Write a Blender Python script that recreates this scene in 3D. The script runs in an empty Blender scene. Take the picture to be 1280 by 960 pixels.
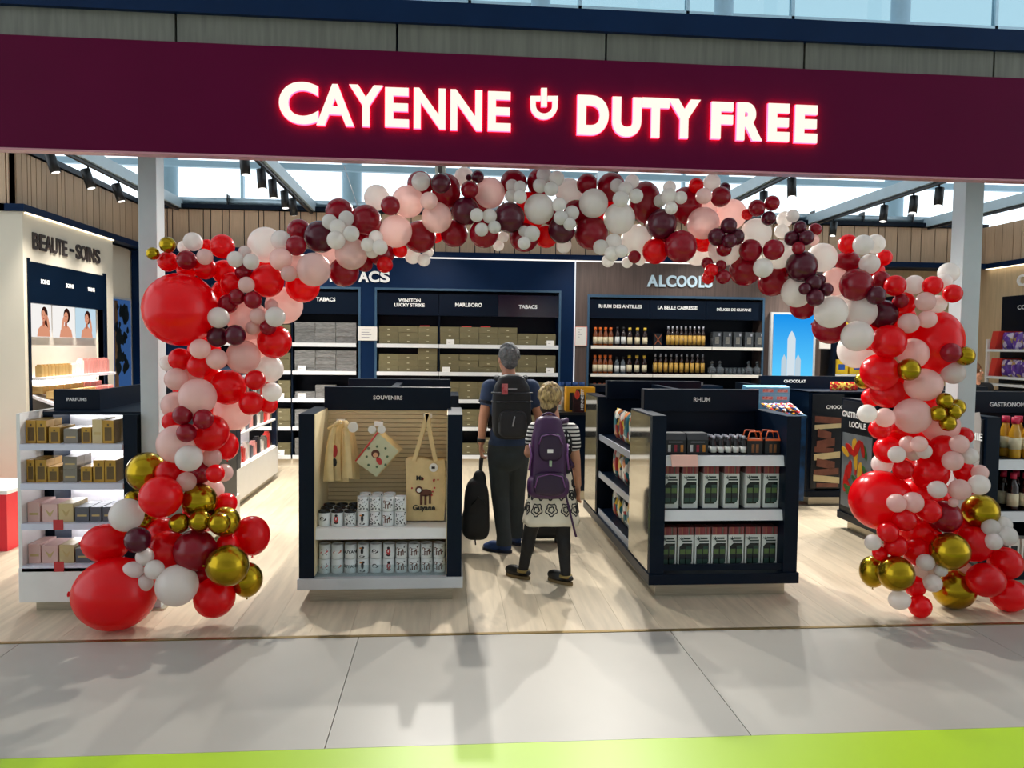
import bpy, bmesh, math, random
from mathutils import Vector, Matrix, Euler
random.seed(7)
scene = bpy.context.scene
col = scene.collection

# ---------------------------------------------------------------- camera
F, CX, CY = 960.0, 640.0, 480.0
YAW, PITCH, ROLL, CAMH = math.atan(80/960), math.atan(48/960), 0.0119, 1.75
_f0 = Vector((math.sin(YAW), math.cos(YAW), 0)); _r0 = Vector((math.cos(YAW), -math.sin(YAW), 0)); _u0 = Vector((0, 0, 1))
CF = _f0*math.cos(PITCH) - _u0*math.sin(PITCH); _u1 = _u0*math.cos(PITCH) + _f0*math.sin(PITCH)
CR = _r0*math.cos(ROLL) + _u1*math.sin(ROLL); CU = _u1*math.cos(ROLL) - _r0*math.sin(ROLL)
CAM = Vector((0, 0, CAMH))
cd = bpy.data.cameras.new('camera'); cam = bpy.data.objects.new('camera', cd); col.objects.link(cam)
cd.sensor_fit = 'HORIZONTAL'; cd.sensor_width = 36.0; cd.lens = 36.0*F/1280.0; cd.clip_end = 300
cam.matrix_world = Matrix(((CR.x, CU.x, -CF.x, 0), (CR.y, CU.y, -CF.y, 0), (CR.z, CU.z, -CF.z, CAMH), (0, 0, 0, 1)))
scene.camera = cam

# ---------------------------------------------------------------- world, exposure
w = bpy.data.worlds.new('overcast_sky'); scene.world = w; w.use_nodes = True
bg = w.node_tree.nodes['Background']
SKY = 1.75
bg.inputs[0].default_value = (0.86, 0.94, 1.0, 1); bg.inputs[1].default_value = SKY
vs = scene.view_settings
vs.view_transform = 'Standard'; vs.look = 'None'; vs.gamma = 1.0; vs.use_curve_mapping = False; vs.exposure = 0.06
SPOT_W = 240.0

# ---------------------------------------------------------------- pixel helpers (1280x960)
def ray(x, y): return CF + CR*((x-CX)/F) - CU*((y-CY)/F)
def FP(x, y, z=0.0):
    d = ray(x, y); return CAM + d*((z-CAMH)/d.z)
def PY(x, y, Y):
    d = ray(x, y); return CAM + d*(Y/d.y)
def PX(x, y, X):
    d = ray(x, y); return CAM + d*(X/d.x)

# ---------------------------------------------------------------- materials
MATS = {}
def mat(name, color, rough=0.5, metal=0.0, noise=0.0, nscale=8.0, stretch=None, emit=None, estr=0.0, rnd=0.0, trans=0.0, spec=0.5, bump=0.0, color2=None, coat=0.0):
    if name in MATS: return MATS[name]
    m = bpy.data.materials.new(name); m.use_nodes = True; MATS[name] = m
    nt = m.node_tree; b = nt.nodes['Principled BSDF']
    b.inputs['Base Color'].default_value = (*color, 1); b.inputs['Roughness'].default_value = rough; b.inputs['Metallic'].default_value = metal
    b.inputs['Specular IOR Level'].default_value = spec
    b.inputs['Transmission Weight'].default_value = trans
    b.inputs['Coat Weight'].default_value = coat
    if emit:
        b.inputs['Emission Color'].default_value = (*emit, 1); b.inputs['Emission Strength'].default_value = estr
    src = None
    if noise > 0 or bump > 0:
        tc = nt.nodes.new('ShaderNodeTexCoord'); mp = nt.nodes.new('ShaderNodeMapping'); nz = nt.nodes.new('ShaderNodeTexNoise')
        nt.links.new(tc.outputs['Object'], mp.inputs[0]); nt.links.new(mp.outputs[0], nz.inputs['Vector'])
        nz.inputs['Scale'].default_value = nscale; nz.inputs['Detail'].default_value = 4
        if stretch: mp.inputs['Scale'].default_value = stretch
        if rnd > 0:
            oi = nt.nodes.new('ShaderNodeObjectInfo'); mu = nt.nodes.new('ShaderNodeMath'); mu.operation = 'MULTIPLY'; mu.inputs[1].default_value = 40
            nt.links.new(oi.outputs['Random'], mu.inputs[0]); nt.links.new(mu.outputs[0], mp.inputs['Location'])
        if noise > 0:
            rp = nt.nodes.new('ShaderNodeValToRGB')
            c2 = color2 or tuple(max(0, c*(1-noise)) for c in color)
            rp.color_ramp.elements[0].color = (*c2, 1); rp.color_ramp.elements[1].color = (*color, 1)
            rp.color_ramp.elements[0].position = 0.32; rp.color_ramp.elements[1].position = 0.68
            nt.links.new(nz.outputs['Fac'], rp.inputs[0]); src = rp.outputs[0]
        if bump > 0:
            bp = nt.nodes.new('ShaderNodeBump'); bp.inputs['Strength'].default_value = bump; bp.inputs['Distance'].default_value = 0.01
            nt.links.new(nz.outputs['Fac'], bp.inputs['Height']); nt.links.new(bp.outputs[0], b.inputs['Normal'])
    if rnd > 0:
        oi = nt.nodes.new('ShaderNodeObjectInfo'); mr = nt.nodes.new('ShaderNodeMapRange'); hs = nt.nodes.new('ShaderNodeHueSaturation')
        mr.inputs[3].default_value = 1-rnd; mr.inputs[4].default_value = 1+rnd
        nt.links.new(oi.outputs['Random'], mr.inputs[0]); nt.links.new(mr.outputs[0], hs.inputs['Value'])
        if src: nt.links.new(src, hs.inputs['Color'])
        else: hs.inputs['Color'].default_value = (*color, 1)
        src = hs.outputs[0]
    if src: nt.links.new(src, b.inputs['Base Color'])
    return m
def srgb(r, g, b):
    f = lambda c: (c/255/12.92) if c/255 <= 0.04045 else ((c/255+0.055)/1.055)**2.4
    return (f(r), f(g), f(b))
def emitmat(name, color, s):
    if name in MATS: return MATS[name]
    m = bpy.data.materials.new(name); m.use_nodes = True; MATS[name] = m
    nt = m.node_tree; nt.nodes.clear()
    e = nt.nodes.new('ShaderNodeEmission'); e.inputs[0].default_value = (*color, 1); e.inputs[1].default_value = s
    o = nt.nodes.new('ShaderNodeOutputMaterial'); nt.links.new(e.outputs[0], o.inputs[0]); return m
def glassmat(name, tint, refl=0.12, rough=0.02):
    if name in MATS: return MATS[name]
    m = bpy.data.materials.new(name); m.use_nodes = True; MATS[name] = m
    nt = m.node_tree; nt.nodes.clear()
    t = nt.nodes.new('ShaderNodeBsdfTransparent'); t.inputs[0].default_value = (*tint, 1)
    g = nt.nodes.new('ShaderNodeBsdfGlossy'); g.inputs['Roughness'].default_value = rough
    mx = nt.nodes.new('ShaderNodeMixShader'); mx.inputs[0].default_value = refl
    o = nt.nodes.new('ShaderNodeOutputMaterial')
    nt.links.new(t.outputs[0], mx.inputs[1]); nt.links.new(g.outputs[0], mx.inputs[2]); nt.links.new(mx.outputs[0], o.inputs[0]); return m
def stripemat(name, cols, scale, axis='X', rough=0.5, rnd=True):
    "flat print: vertical or horizontal bands of several colours"
    if name in MATS: return MATS[name]
    m = bpy.data.materials.new(name); m.use_nodes = True; MATS[name] = m
    nt = m.node_tree; b = nt.nodes['Principled BSDF']; b.inputs['Roughness'].default_value = rough
    tc = nt.nodes.new('ShaderNodeTexCoord'); mp = nt.nodes.new('ShaderNodeMapping')
    wn = nt.nodes.new('ShaderNodeTexWhiteNoise'); wn.noise_dimensions = '1D'
    sp = nt.nodes.new('ShaderNodeSeparateXYZ'); mu = nt.nodes.new('ShaderNodeMath'); mu.operation = 'MULTIPLY'; mu.inputs[1].default_value = scale
    fl = nt.nodes.new('ShaderNodeMath'); fl.operation = 'FLOOR'; rp = nt.nodes.new('ShaderNodeValToRGB'); rp.color_ramp.interpolation = 'CONSTANT'
    while len(rp.color_ramp.elements) < len(cols): rp.color_ramp.elements.new(0.5)
    for i, c in enumerate(cols):
        rp.color_ramp.elements[i].position = i/len(cols); rp.color_ramp.elements[i].color = (*c, 1)
    nt.links.new(tc.outputs['Object'], sp.inputs[0]); nt.links.new(sp.outputs[axis], mu.inputs[0]); nt.links.new(mu.outputs[0], fl.inputs[0])
    nt.links.new(fl.outputs[0], wn.inputs['W']); nt.links.new(wn.outputs['Value'], rp.inputs[0]); nt.links.new(rp.outputs[0], b.inputs['Base Color']); return m
def packmat(name, cols, scale=22.0, rough=0.3):
    "busy printed foil packaging: hard-edged patches of a few inks"
    if name in MATS: return MATS[name]
    m = bpy.data.materials.new(name); m.use_nodes = True; MATS[name] = m
    nt = m.node_tree; b = nt.nodes['Principled BSDF']; b.inputs['Roughness'].default_value = rough
    tc = nt.nodes.new('ShaderNodeTexCoord'); oi = nt.nodes.new('ShaderNodeObjectInfo'); ad = nt.nodes.new('ShaderNodeVectorMath')
    vo = nt.nodes.new('ShaderNodeTexVoronoi'); vo.inputs['Scale'].default_value = scale
    rp = nt.nodes.new('ShaderNodeValToRGB'); rp.color_ramp.interpolation = 'CONSTANT'
    while len(rp.color_ramp.elements) < len(cols): rp.color_ramp.elements.new(0.5)
    for i, c in enumerate(cols):
        rp.color_ramp.elements[i].position = i/len(cols); rp.color_ramp.elements[i].color = (*c, 1)
    sc = nt.nodes.new('ShaderNodeSeparateColor')
    nt.links.new(tc.outputs['Object'], ad.inputs[0]); nt.links.new(oi.outputs['Random'], ad.inputs[1]); nt.links.new(ad.outputs[0], vo.inputs['Vector'])
    nt.links.new(vo.outputs['Color'], sc.inputs[0]); nt.links.new(sc.outputs[0], rp.inputs[0]); nt.links.new(rp.outputs[0], b.inputs['Base Color']); return m
def balloonmat(name, color, tcol, transl, transp, rough=0.22):
    m = bpy.data.materials.new(name); m.use_nodes = True; MATS[name] = m
    nt = m.node_tree; b = nt.nodes['Principled BSDF']; o = nt.nodes['Material Output']
    b.inputs['Base Color'].default_value = (*color, 1); b.inputs['Roughness'].default_value = rough
    oi = nt.nodes.new('ShaderNodeObjectInfo'); mr = nt.nodes.new('ShaderNodeMapRange'); hs = nt.nodes.new('ShaderNodeHueSaturation')
    mr.inputs[3].default_value = 0.88; mr.inputs[4].default_value = 1.1; hs.inputs['Color'].default_value = (*color, 1)
    nt.links.new(oi.outputs['Random'], mr.inputs[0]); nt.links.new(mr.outputs[0], hs.inputs['Value']); nt.links.new(hs.outputs[0], b.inputs['Base Color'])
    t = nt.nodes.new('ShaderNodeBsdfTranslucent'); t.inputs[0].default_value = (*tcol, 1)
    p = nt.nodes.new('ShaderNodeBsdfTransparent'); p.inputs[0].default_value = (*tcol, 1)
    m1 = nt.nodes.new('ShaderNodeMixShader'); m1.inputs[0].default_value = transl
    m2 = nt.nodes.new('ShaderNodeMixShader'); m2.inputs[0].default_value = transp
    nt.links.new(b.outputs[0], m1.inputs[1]); nt.links.new(t.outputs[0], m1.inputs[2]); nt.links.new(m1.outputs[0], m2.inputs[1]); nt.links.new(p.outputs[0], m2.inputs[2]); nt.links.new(m2.outputs[0], o.inputs[0]); return m

NAVY = mat('navy_laminate', srgb(6, 34, 68), 0.45, noise=0.15, nscale=3, spec=0.12)
NAVYD = mat('dark_navy_laminate', srgb(5, 19, 36), 0.35, noise=0.15, nscale=3, spec=0.16)
NAVYF = mat('navy_frame_trim', srgb(52, 84, 110), 0.4, noise=0.1)
BLACK = mat('black_metal', srgb(18, 20, 24), 0.4, noise=0.2)
STEEL = mat('brushed_steel', srgb(190, 182, 165), 0.32, 0.85, noise=0.2, nscale=6, stretch=(1, 1, 30))
WHITEL = mat('white_laminate', srgb(232, 230, 226), 0.35, noise=0.04)
LGREY = mat('light_grey_metal', srgb(196, 198, 200), 0.4, noise=0.08)
RAIL = mat('white_price_rail', srgb(226, 228, 230), 0.4, noise=0.05)
CREAM = mat('cream_wall_panel', srgb(226, 216, 196), 0.6, noise=0.05, nscale=2)
CREAMW = mat('pale_oak_veneer', srgb(214, 188, 150), 0.55, noise=0.16, nscale=4, stretch=(6, 6, 0.6))
OAK = mat('oak_slat', srgb(206, 174, 142), 0.55, noise=0.2, nscale=5, stretch=(7, 7, 0.5), rnd=0.1)
WALNUT = mat('grey_walnut_veneer', srgb(92, 76, 70), 0.5, noise=0.35, nscale=4, stretch=(9, 9, 0.5))
GREYOAK = mat('grey_oak_panel', srgb(108, 108, 98), 0.55, noise=0.28, nscale=4, stretch=(8, 8, 0.6), rnd=0.06)
BURG = mat('burgundy_panel', srgb(86, 4, 46), 0.5, noise=0.08, nscale=1.5, spec=0.08)
POSTM = mat('pale_grey_post_paint', srgb(196, 206, 208), 0.4, noise=0.06)
BEAMM = mat('pale_blue_grey_beam', srgb(178, 198, 208), 0.4, noise=0.06)
WPRINT = mat('white_lettering', srgb(246, 246, 244), 0.5, noise=0.02)
PAPER = mat('white_paper', srgb(232, 228, 222), 0.7, noise=0.04)
INK = mat('black_ink', srgb(22, 22, 24), 0.6, noise=0.1)
REDINK = mat('red_ink', srgb(196, 50, 52), 0.6, noise=0.1)
BROWNINK = mat('brown_ink', srgb(92, 48, 32), 0.6, noise=0.1)
MIRROR = mat('dark_mirror_glass', srgb(196, 192, 180), 0.06, 0.9, noise=0.05)

# ---------------------------------------------------------------- mesh builder
ORI = {}
class MB:
    def __init__(s): s.v = []; s.f = []; s.sm = []
    def add(s, vs_, fs, smooth=False):
        o = len(s.v); s.v += [Vector(p) for p in vs_]; s.f += [tuple(i+o for i in f) for f in fs]; s.sm += [smooth]*len(fs); return s
    def box(s, x0, x1, y0, y1, z0, z1):
        if x1 < x0: x0, x1 = x1, x0
        if y1 < y0: y0, y1 = y1, y0
        if z1 < z0: z0, z1 = z1, z0
        return s.add([(x0,y0,z0),(x1,y0,z0),(x1,y1,z0),(x0,y1,z0),(x0,y0,z1),(x1,y0,z1),(x1,y1,z1),(x0,y1,z1)],
              [(0,3,2,1),(4,5,6,7),(0,1,5,4),(1,2,6,5),(2,3,7,6),(3,0,4,7)])
    def hexa(s, p):  # 8 points, bottom ring then top ring
        return s.add(p, [(0,3,2,1),(4,5,6,7),(0,1,5,4),(1,2,6,5),(2,3,7,6),(3,0,4,7)])
    def obox(s, c, size, M):
        h = Vector(size)/2; c = Vector(c)
        return s.hexa([c + M @ Vector((a*h.x, b*h.y, d*h.z)) for d in (-1, 1) for a, b in ((-1,-1),(1,-1),(1,1),(-1,1))])
    def prism(s, poly, y0, y1, ax='Y'):
        # poly: (a,b) counter-clockwise seen from -Y ; ax Y: (x,z) ; ax X: (y,z) ; ax Z: (x,y)
        n = len(poly)
        mk = {'Y': lambda a, b, d: (a, d, b), 'X': lambda a, b, d: (d, a, b), 'Z': lambda a, b, d: (a, b, d)}[ax]
        vs_ = [mk(a, b, y0) for a, b in poly] + [mk(a, b, y1) for a, b in poly]
        return s.add(vs_, [tuple(range(n)), tuple(range(2*n-1, n-1, -1))] + [(i, n+i, n+(i+1) % n, (i+1) % n) for i in range(n)])
    def cyl(s, p0, p1, r0, r1=None, n=16, cap=True):
        p0 = Vector(p0); p1 = Vector(p1); r1 = r0 if r1 is None else r1
        q = (p1-p0).to_track_quat('Z', 'Y').to_matrix()
        ring = [q @ Vector((math.cos(2*math.pi*i/n), math.sin(2*math.pi*i/n), 0)) for i in range(n)]
        o = len(s.v); s.v += [p0 + c*r0 for c in ring] + [p1 + c*r1 for c in ring]
        for i in range(n): s.f.append((o+i, o+(i+1) % n, o+n+(i+1) % n, o+n+i)); s.sm.append(True)
        if cap: s.f += [tuple(o+n-1-i for i in range(n)), tuple(o+n+i for i in range(n))]; s.sm += [False, False]
        return s
    def lathe(s, prof, c=(0,0,0), n=20, M=None):
        c = Vector(c); o = len(s.v); m = len(prof)
        for r, z in prof:
            for i in range(n):
                p = Vector((r*math.cos(2*math.pi*i/n), r*math.sin(2*math.pi*i/n), z)); s.v.append(c + (M @ p if M else p))
        for k in range(m-1):
            for i in range(n):
                a = o+k*n+i; b = o+k*n+(i+1) % n; s.f.append((a, b, b+n, a+n)); s.sm.append(True)
        if prof[0][0] > 1e-6: s.f.append(tuple(o+n-1-i for i in range(n))); s.sm.append(False)
        if prof[-1][0] > 1e-6: s.f.append(tuple(o+(m-1)*n+i for i in range(n))); s.sm.append(False)
        return s
    def tube(s, pts, r, n=8, cap=True):
        pts = [Vector(p) for p in pts]; rs = r if isinstance(r, (list, tuple)) else [r]*len(pts)
        o = len(s.v); prevx = None
        for i, p in enumerate(pts):
            t = (pts[min(i+1, len(pts)-1)] - pts[max(i-1, 0)]).normalized()
            if prevx is None: x = t.orthogonal().normalized()
            else:
                x = prevx - t*prevx.dot(t); x = x.normalized() if x.length > 1e-6 else t.orthogonal().normalized()
            prevx = x; y = t.cross(x)
            for k in range(n):
                a = 2*math.pi*k/n; s.v.append(p + (x*math.cos(a) + y*math.sin(a))*rs[i])
        for i in range(len(pts)-1):
            for k in range(n):
                a = o+i*n+k; b = o+i*n+(k+1) % n; s.f.append((a, b, b+n, a+n)); s.sm.append(True)
        if cap:
            s.f += [tuple(o+n-1-k for k in range(n)), tuple(o+(len(pts)-1)*n+k for k in range(n))]; s.sm += [False, False]
        return s
    def ell(s, c, rad, nu=16, nv=10, M=None):
        c = Vector(c); R = Vector(rad); o = len(s.v)
        def P(th, ph):
            p = Vector((R.x*math.sin(th)*math.cos(ph), R.y*math.sin(th)*math.sin(ph), R.z*math.cos(th))); return c + (M @ p if M else p)
        s.v.append(P(0, 0))
        for j in range(1, nv):
            for i in range(nu): s.v.append(P(math.pi*j/nv, 2*math.pi*i/nu))
        s.v.append(P(math.pi, 0)); e = len(s.v)-1
        for i in range(nu): s.f.append((o, o+1+i, o+1+(i+1) % nu)); s.sm.append(True)
        for j in range(nv-2):
            for i in range(nu):
                a = o+1+j*nu+i; b = o+1+j*nu+(i+1) % nu; s.f.append((a, a+nu, b+nu, b)); s.sm.append(True)
        for i in range(nu):
            a = o+1+(nv-2)*nu; s.f.append((a+i, e, a+(i+1) % nu)); s.sm.append(True)
        return s
    def mesh(s, name, origin=(0,0,0), fix=True):
        me = bpy.data.meshes.new(name); og = Vector(origin)
        me.from_pydata([tuple(p-og) for p in s.v], [], s.f); me.update()
        me.polygons.foreach_set('use_smooth', s.sm)
        if fix:
            bm = bmesh.new(); bm.from_mesh(me); bmesh.ops.recalc_face_normals(bm, faces=bm.faces); bm.to_mesh(me); bm.free()
        return me
    def base(s):
        xs = [p.x for p in s.v]; ys = [p.y for p in s.v]; zs = [p.z for p in s.v]
        return Vector(((min(xs)+max(xs))/2, (min(ys)+max(ys))/2, min(zs)))
    def build(s, name, m, parent=None, bevel=0.0, label=None):
        og = ORI[parent] if parent else s.base()
        o = bpy.data.objects.new(name, s.mesh(name, og)); o.data.materials.append(m); col.objects.link(o)
        ORI[o] = Vector(og)
        if parent: o.parent = parent
        else: o.location = og
        if bevel > 0:
            b = o.modifiers.new('bevel', 'BEVEL'); b.width = bevel; b.segments = 2; b.limit_method = 'ANGLE'
        if label: o['label'] = label
        return o
def thing(name, label, cat, loc, group=None):
    o = bpy.data.objects.new(name, None); col.objects.link(o); o.empty_display_size = 0.1
    o.location = loc; ORI[o] = Vector(loc); o['label'] = label; o['category'] = cat
    if group: o['group'] = group
    return o
def tag(o, label, cat, group=None):
    o['label'] = label; o['category'] = cat
    if group: o['group'] = group
    return o
def struct(o, label=None):
    o['kind'] = 'structure'
    if label: o['label'] = label
    return o
def inst(name, me, m, loc, parent=None, rz=0.0, sc=None, rot=None):
    "object sharing mesh data; loc is in world space"
    o = bpy.data.objects.new(name, me); col.objects.link(o)
    if m is not None:
        if not me.materials: me.materials.append(m)
        elif me.materials[0] != m:
            o.material_slots[0].link = 'OBJECT'; o.material_slots[0].material = m
    loc = Vector(loc); ORI[o] = loc
    if parent: o.parent = parent; o.location = loc - ORI[parent]
    else: o.location = loc
    o.rotation_euler = rot if rot else (0, 0, rz)
    if sc: o.scale = sc
    return o
def copy_thing(src, loc, rz=None, label=None, group=None):
    r = src.copy(); col.objects.link(r); r.location = loc; ORI[r] = Vector(loc)
    if rz is not None: r.rotation_euler = (0, 0, rz)
    if label: r['label'] = label
    if group: r['group'] = group
    for ch in src.children:
        c = ch.copy(); col.objects.link(c); c.parent = r; ORI[c] = Vector(loc)
        for g in ch.children:
            d = g.copy(); col.objects.link(d); d.parent = c
    return r
# text ------------------------------------------------------------
_tc = {}
def glyphs(s, bold=0.0):
    "flat outline mesh of a string: list of verts (x,z) and faces, normalised so that cap height = 1"
    k = (s, bold)
    if k in _tc: return _tc[k]
    cu = bpy.data.curves.new('t', 'FONT'); cu.body = s; cu.size = 1.0; cu.offset = bold; cu.resolution_u = 8 if len(s) == 1 else 3
    o = bpy.data.objects.new('t', cu); col.objects.link(o)
    me = bpy.data.meshes.new_from_object(o)
    vs_ = [(v.co.x, v.co.y) for v in me.vertices]; fs = [tuple(p.vertices) for p in me.polygons]
    bpy.data.objects.remove(o); bpy.data.curves.remove(cu); bpy.data.meshes.remove(me)
    xs = [a for a, b in vs_]; zs = [b for a, b in vs_]
    x0, x1, z0, z1 = min(xs), max(xs), min(zs), max(zs)
    _tc[k] = ([((a-x0), (b-z0)) for a, b in vs_], fs, x1-x0, z1-z0); return _tc[k]
def text_mb(s, origin, width, height, face='front', depth=0.004, bold=0.02, mb=None):
    "text filling width x height, lower-left corner (as read) at origin, facing -Y (front), +X (xplus) or -X (xminus)"
    vs_, fs, W, Hh = glyphs(s, bold); mb = mb or MB(); o = Vector(origin)
    R = {'front': Vector((1,0,0)), 'xplus': Vector((0,1,0)), 'xminus': Vector((0,-1,0))}[face]
    N = {'front': Vector((0,-1,0)), 'xplus': Vector((1,0,0)), 'xminus': Vector((-1,0,0))}[face]
    pts = [o + R*(a/W*width) + Vector((0,0,b/Hh*height)) for a, b in vs_]
    n = len(pts)
    # boundary edges for side walls
    cnt = {}
    for f in fs:
        for i in range(len(f)):
            e = (f[i], f[(i+1) % len(f)]); cnt[e] = cnt.get(e, 0)+1
    side = [e for e in cnt if (e[1], e[0]) not in cnt]
    mb.add([p + N*depth for p in pts] + pts, list(fs) + [(a, a+n, b+n, b) for a, b in side])
    return mb
def text_c(s, c, height, face='front', depth=0.003, bold=0.015, wscale=1.0, mb=None):
    vs_, fs, W, Hh = glyphs(s, bold); wd = W/Hh*height*wscale
    R = {'front': Vector((1,0,0)), 'xplus': Vector((0,1,0)), 'xminus': Vector((0,-1,0))}[face]
    o = Vector(c) - R*(wd/2) - Vector((0,0,height/2))
    return text_mb(s, o, wd, height, face, depth, bold, mb)
# ================================================================ STRUCTURE
YT = 4.575          # threshold line
# --- shop floor: planks laid along the depth, as pieces of the floor
PLANKM = mat('pale_oak_plank', srgb(206, 190, 164), 0.42, noise=0.2, nscale=3.2, stretch=(7, 0.55, 1), rnd=0.07)
fl = MB().box(-9, 10, YT, 14, -0.12, -0.02).build('floor', mat('oak_underlay', srgb(160, 146, 122), 0.7, noise=0.1)); struct(fl, 'pale oak plank floor inside the shop')
pw, pl = 0.24, 1.45
pm = MB().box(0, pw-0.0012, 0, pl-0.0012, -0.03, 0.0).mesh('plank')
fragm = {}
i = 0; x = -4.9
while x < 8.3:
    y = YT + 0.02 - random.choice((0, 0.35, 0.7, 1.1))
    while y < 11.0:
        y0 = max(y, YT+0.02); L = min(y+pl, 11.4) - y0
        inst('plank', pm, PLANKM, (x, y0, 0), fl, sc=(1, L/pl, 1)); y += pl
    x += pw
st = MB().box(-9, 10, YT-0.012, YT+0.018, -0.02, 0.004).build('trim_1', mat('brass_threshold', srgb(150, 128, 84), 0.35, 0.8, noise=0.2)); struct(st, 'thin metal threshold strip between shop and concourse')
# --- concourse floor slabs and lime stripe
CONC = mat('polished_concrete', srgb(170, 166, 157), 0.42, noise=0.14, nscale=0.9, rnd=0.03)
cf = MB().box(-9, 10, -6, YT-0.012, -0.12, -0.02).build('floor_concourse', mat('floor_screed', (0.2, 0.2, 0.2))); struct(cf, 'grey polished concrete floor of the concourse')
xs = [-8.2, -6.3, -4.4, -2.45, -0.52, 1.38, 3.3, 5.2, 7.1, 9.0]
for a, b in zip(xs[:-1], xs[1:]):
    MB().box(a+0.002, b-0.002, 3.292, YT-0.013, -0.03, 0.0).build('slab', CONC, cf)
    MB().box(a+0.002, b-0.002, -6, 3.288-0.9, -0.03, 0.0).build('slab', CONC, cf)
MB().box(-8.2, 9, 3.288-0.9, 3.288, -0.03, 0.001).build('lime_stripe', mat('lime_green_floor', srgb(164, 200, 28), 0.42, noise=0.08, nscale=1.2), cf, label='lime green stripe')

# --- fascia over the entrance
ZF0, ZF1 = 2.83, 3.452
fs = thing('fascia_sign', 'burgundy shop fascia with glowing white letters and a cup-like emblem', 'sign', (0.5, 4.6, ZF0))
MB().box(-6.5, 7.5, 4.6, 4.66, ZF0, ZF1).build('fascia_panel', BURG, fs)
MB().box(-6.5, 7.5, 4.6, 4.68, ZF0-0.012, ZF0-0.0005).build('bottom_edge', mat('pink_acrylic_edge', srgb(190, 130, 140), 0.3, noise=0.1), fs)
LETF = emitmat('letter_face_light', (1.0, 0.91, 0.80), 1.05)
LETS = emitmat('letter_halo_light', (1.0, 0.02, 0.05), 14.0)
def big_letter(ch, px0, px1, py0, py1, bold):
    a = PY(px0, py1, 4.56); b = PY(px1, py0, 4.56); wd, ht = b.x-a.x, b.z-a.z
    e = 0.0015
    body = text_mb(ch, (a.x-e, 4.599, a.z-e), wd+2*e, ht+2*e, 'front', 0.017, bold+0.004).build('letter', LETS, fs)
    text_mb(ch, (a.x, 4.5815, a.z), wd, ht, 'front', 0.010, bold).build('letter_face', LETF, body)
# pixel boxes of the letters (left, right, top, bottom)
LB = [('C', 348, 397, 102, 153), ('A', 395, 442, 105, 155), ('Y', 436, 478, 106, 156), ('E', 481, 511, 109, 157), ('N', 517, 557, 110, 159), ('N', 563, 603, 112, 161), ('E', 610, 639, 114, 162)]
for ch, a, b, t, d in LB: big_letter(ch, a, b, t, d, 0.028)
LB = [('D', 722, 762, 119, 167), ('U', 766, 803, 121, 169), ('T', 803, 838, 122, 170), ('Y', 836, 877, 124, 171), ('F', 890, 918, 127, 172), ('R', 922, 955, 128, 174), ('E', 961, 989, 129, 175), ('E', 995, 1024, 131, 177)]
for ch, a, b, t, d in LB: big_letter(ch, a, b, t, d, 0.052)
# the cup-like emblem between the words: shield outline with a stem
def emblem():
    def pt(u, v):
        a = PY(663 + u, 113 + v, 4.56); return a.x, a.z
    def poly_mb(polys, y0, y1):
        m = MB()
        for p in polys:
            q = [pt(*c) for c in p]; q.reverse(); m.prism(q, y0, y1)
        return m
    def arc(cx, cy, r, a0, a1, n=10): return [(cx + r*math.cos(math.radians(a0+(a1-a0)*k/n)), cy + r*math.sin(math.radians(a0+(a1-a0)*k/n))) for k in range(n+1)]
    o = arc(17.5, 18, 17, 180, 0, 14); inn = arc(17.5, 17.5, 10.5, 0, 180, 14)
    polys = [[(0.5, 6), (13, 6), (13, 12), (0.5, 12)], [(22, 6), (35, 6), (35, 12), (22, 12)], [(13.8, -4), (21.2, -4), (21.2, 19), (13.8, 19)]]
    for k in range(14): polys.append([o[k], o[k+1], inn[14-k-1], inn[14-k]])
    polys += [[(0.5, 12), (7, 12), (7, 18), (0.5, 18)], [(28, 12), (34.5, 12), (34.5, 18), (28, 18)]]
    b_ = poly_mb(polys, 4.582, 4.599).build('emblem', LETS, fs); poly_mb(polys, 4.571, 4.5815).build('emblem_face', LETF, b_)
emblem()
# --- oak panels and dark band above the fascia
tr = MB().box(-6.5, 7.5, 4.66, 4.75, ZF1-0.02, 3.62).build('trim_2', NAVYD); struct(tr, 'grey oak panel frieze above the fascia')
js = [-6.5, -5.30, -4.05, -2.80, -1.56, -0.312, 0.923, 2.148, 3.371, 4.6, 5.84, 7.08]
for a, b in zip(js[:-1], js[1:]):
    MB().box(a+0.007, b-0.007, 4.612, 4.659, ZF1+0.002, 3.612).build('panel', GREYOAK, tr)
db = MB().box(-6.5, 7.5, 4.58, 4.75, 3.612, 3.738).build('trim_3', NAVY); struct(db, 'dark navy band along the top of the frieze')
# posts carrying the fascia
for pxa, pxb, nm in ((173, 196, 'grey square post beside the perfume stand'), (1205, 1228, 'grey square post beside the right balloon column')):
    a = PY(pxa, 300, 5.12).x; b = PY(pxb, 300, 5.12).x
    p = thing('entrance_post', nm, 'post', ((a+b)/2, 5.2, 0))
    MB().box(a, b, 5.12, 5.26, 0.0, 3.62).build('shaft', POSTM, p, bevel=0.004)
    MB().box(a-0.03, b+0.03, 5.09, 5.29, 0.0, 0.012).build('base_plate', STEEL, p)

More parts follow.
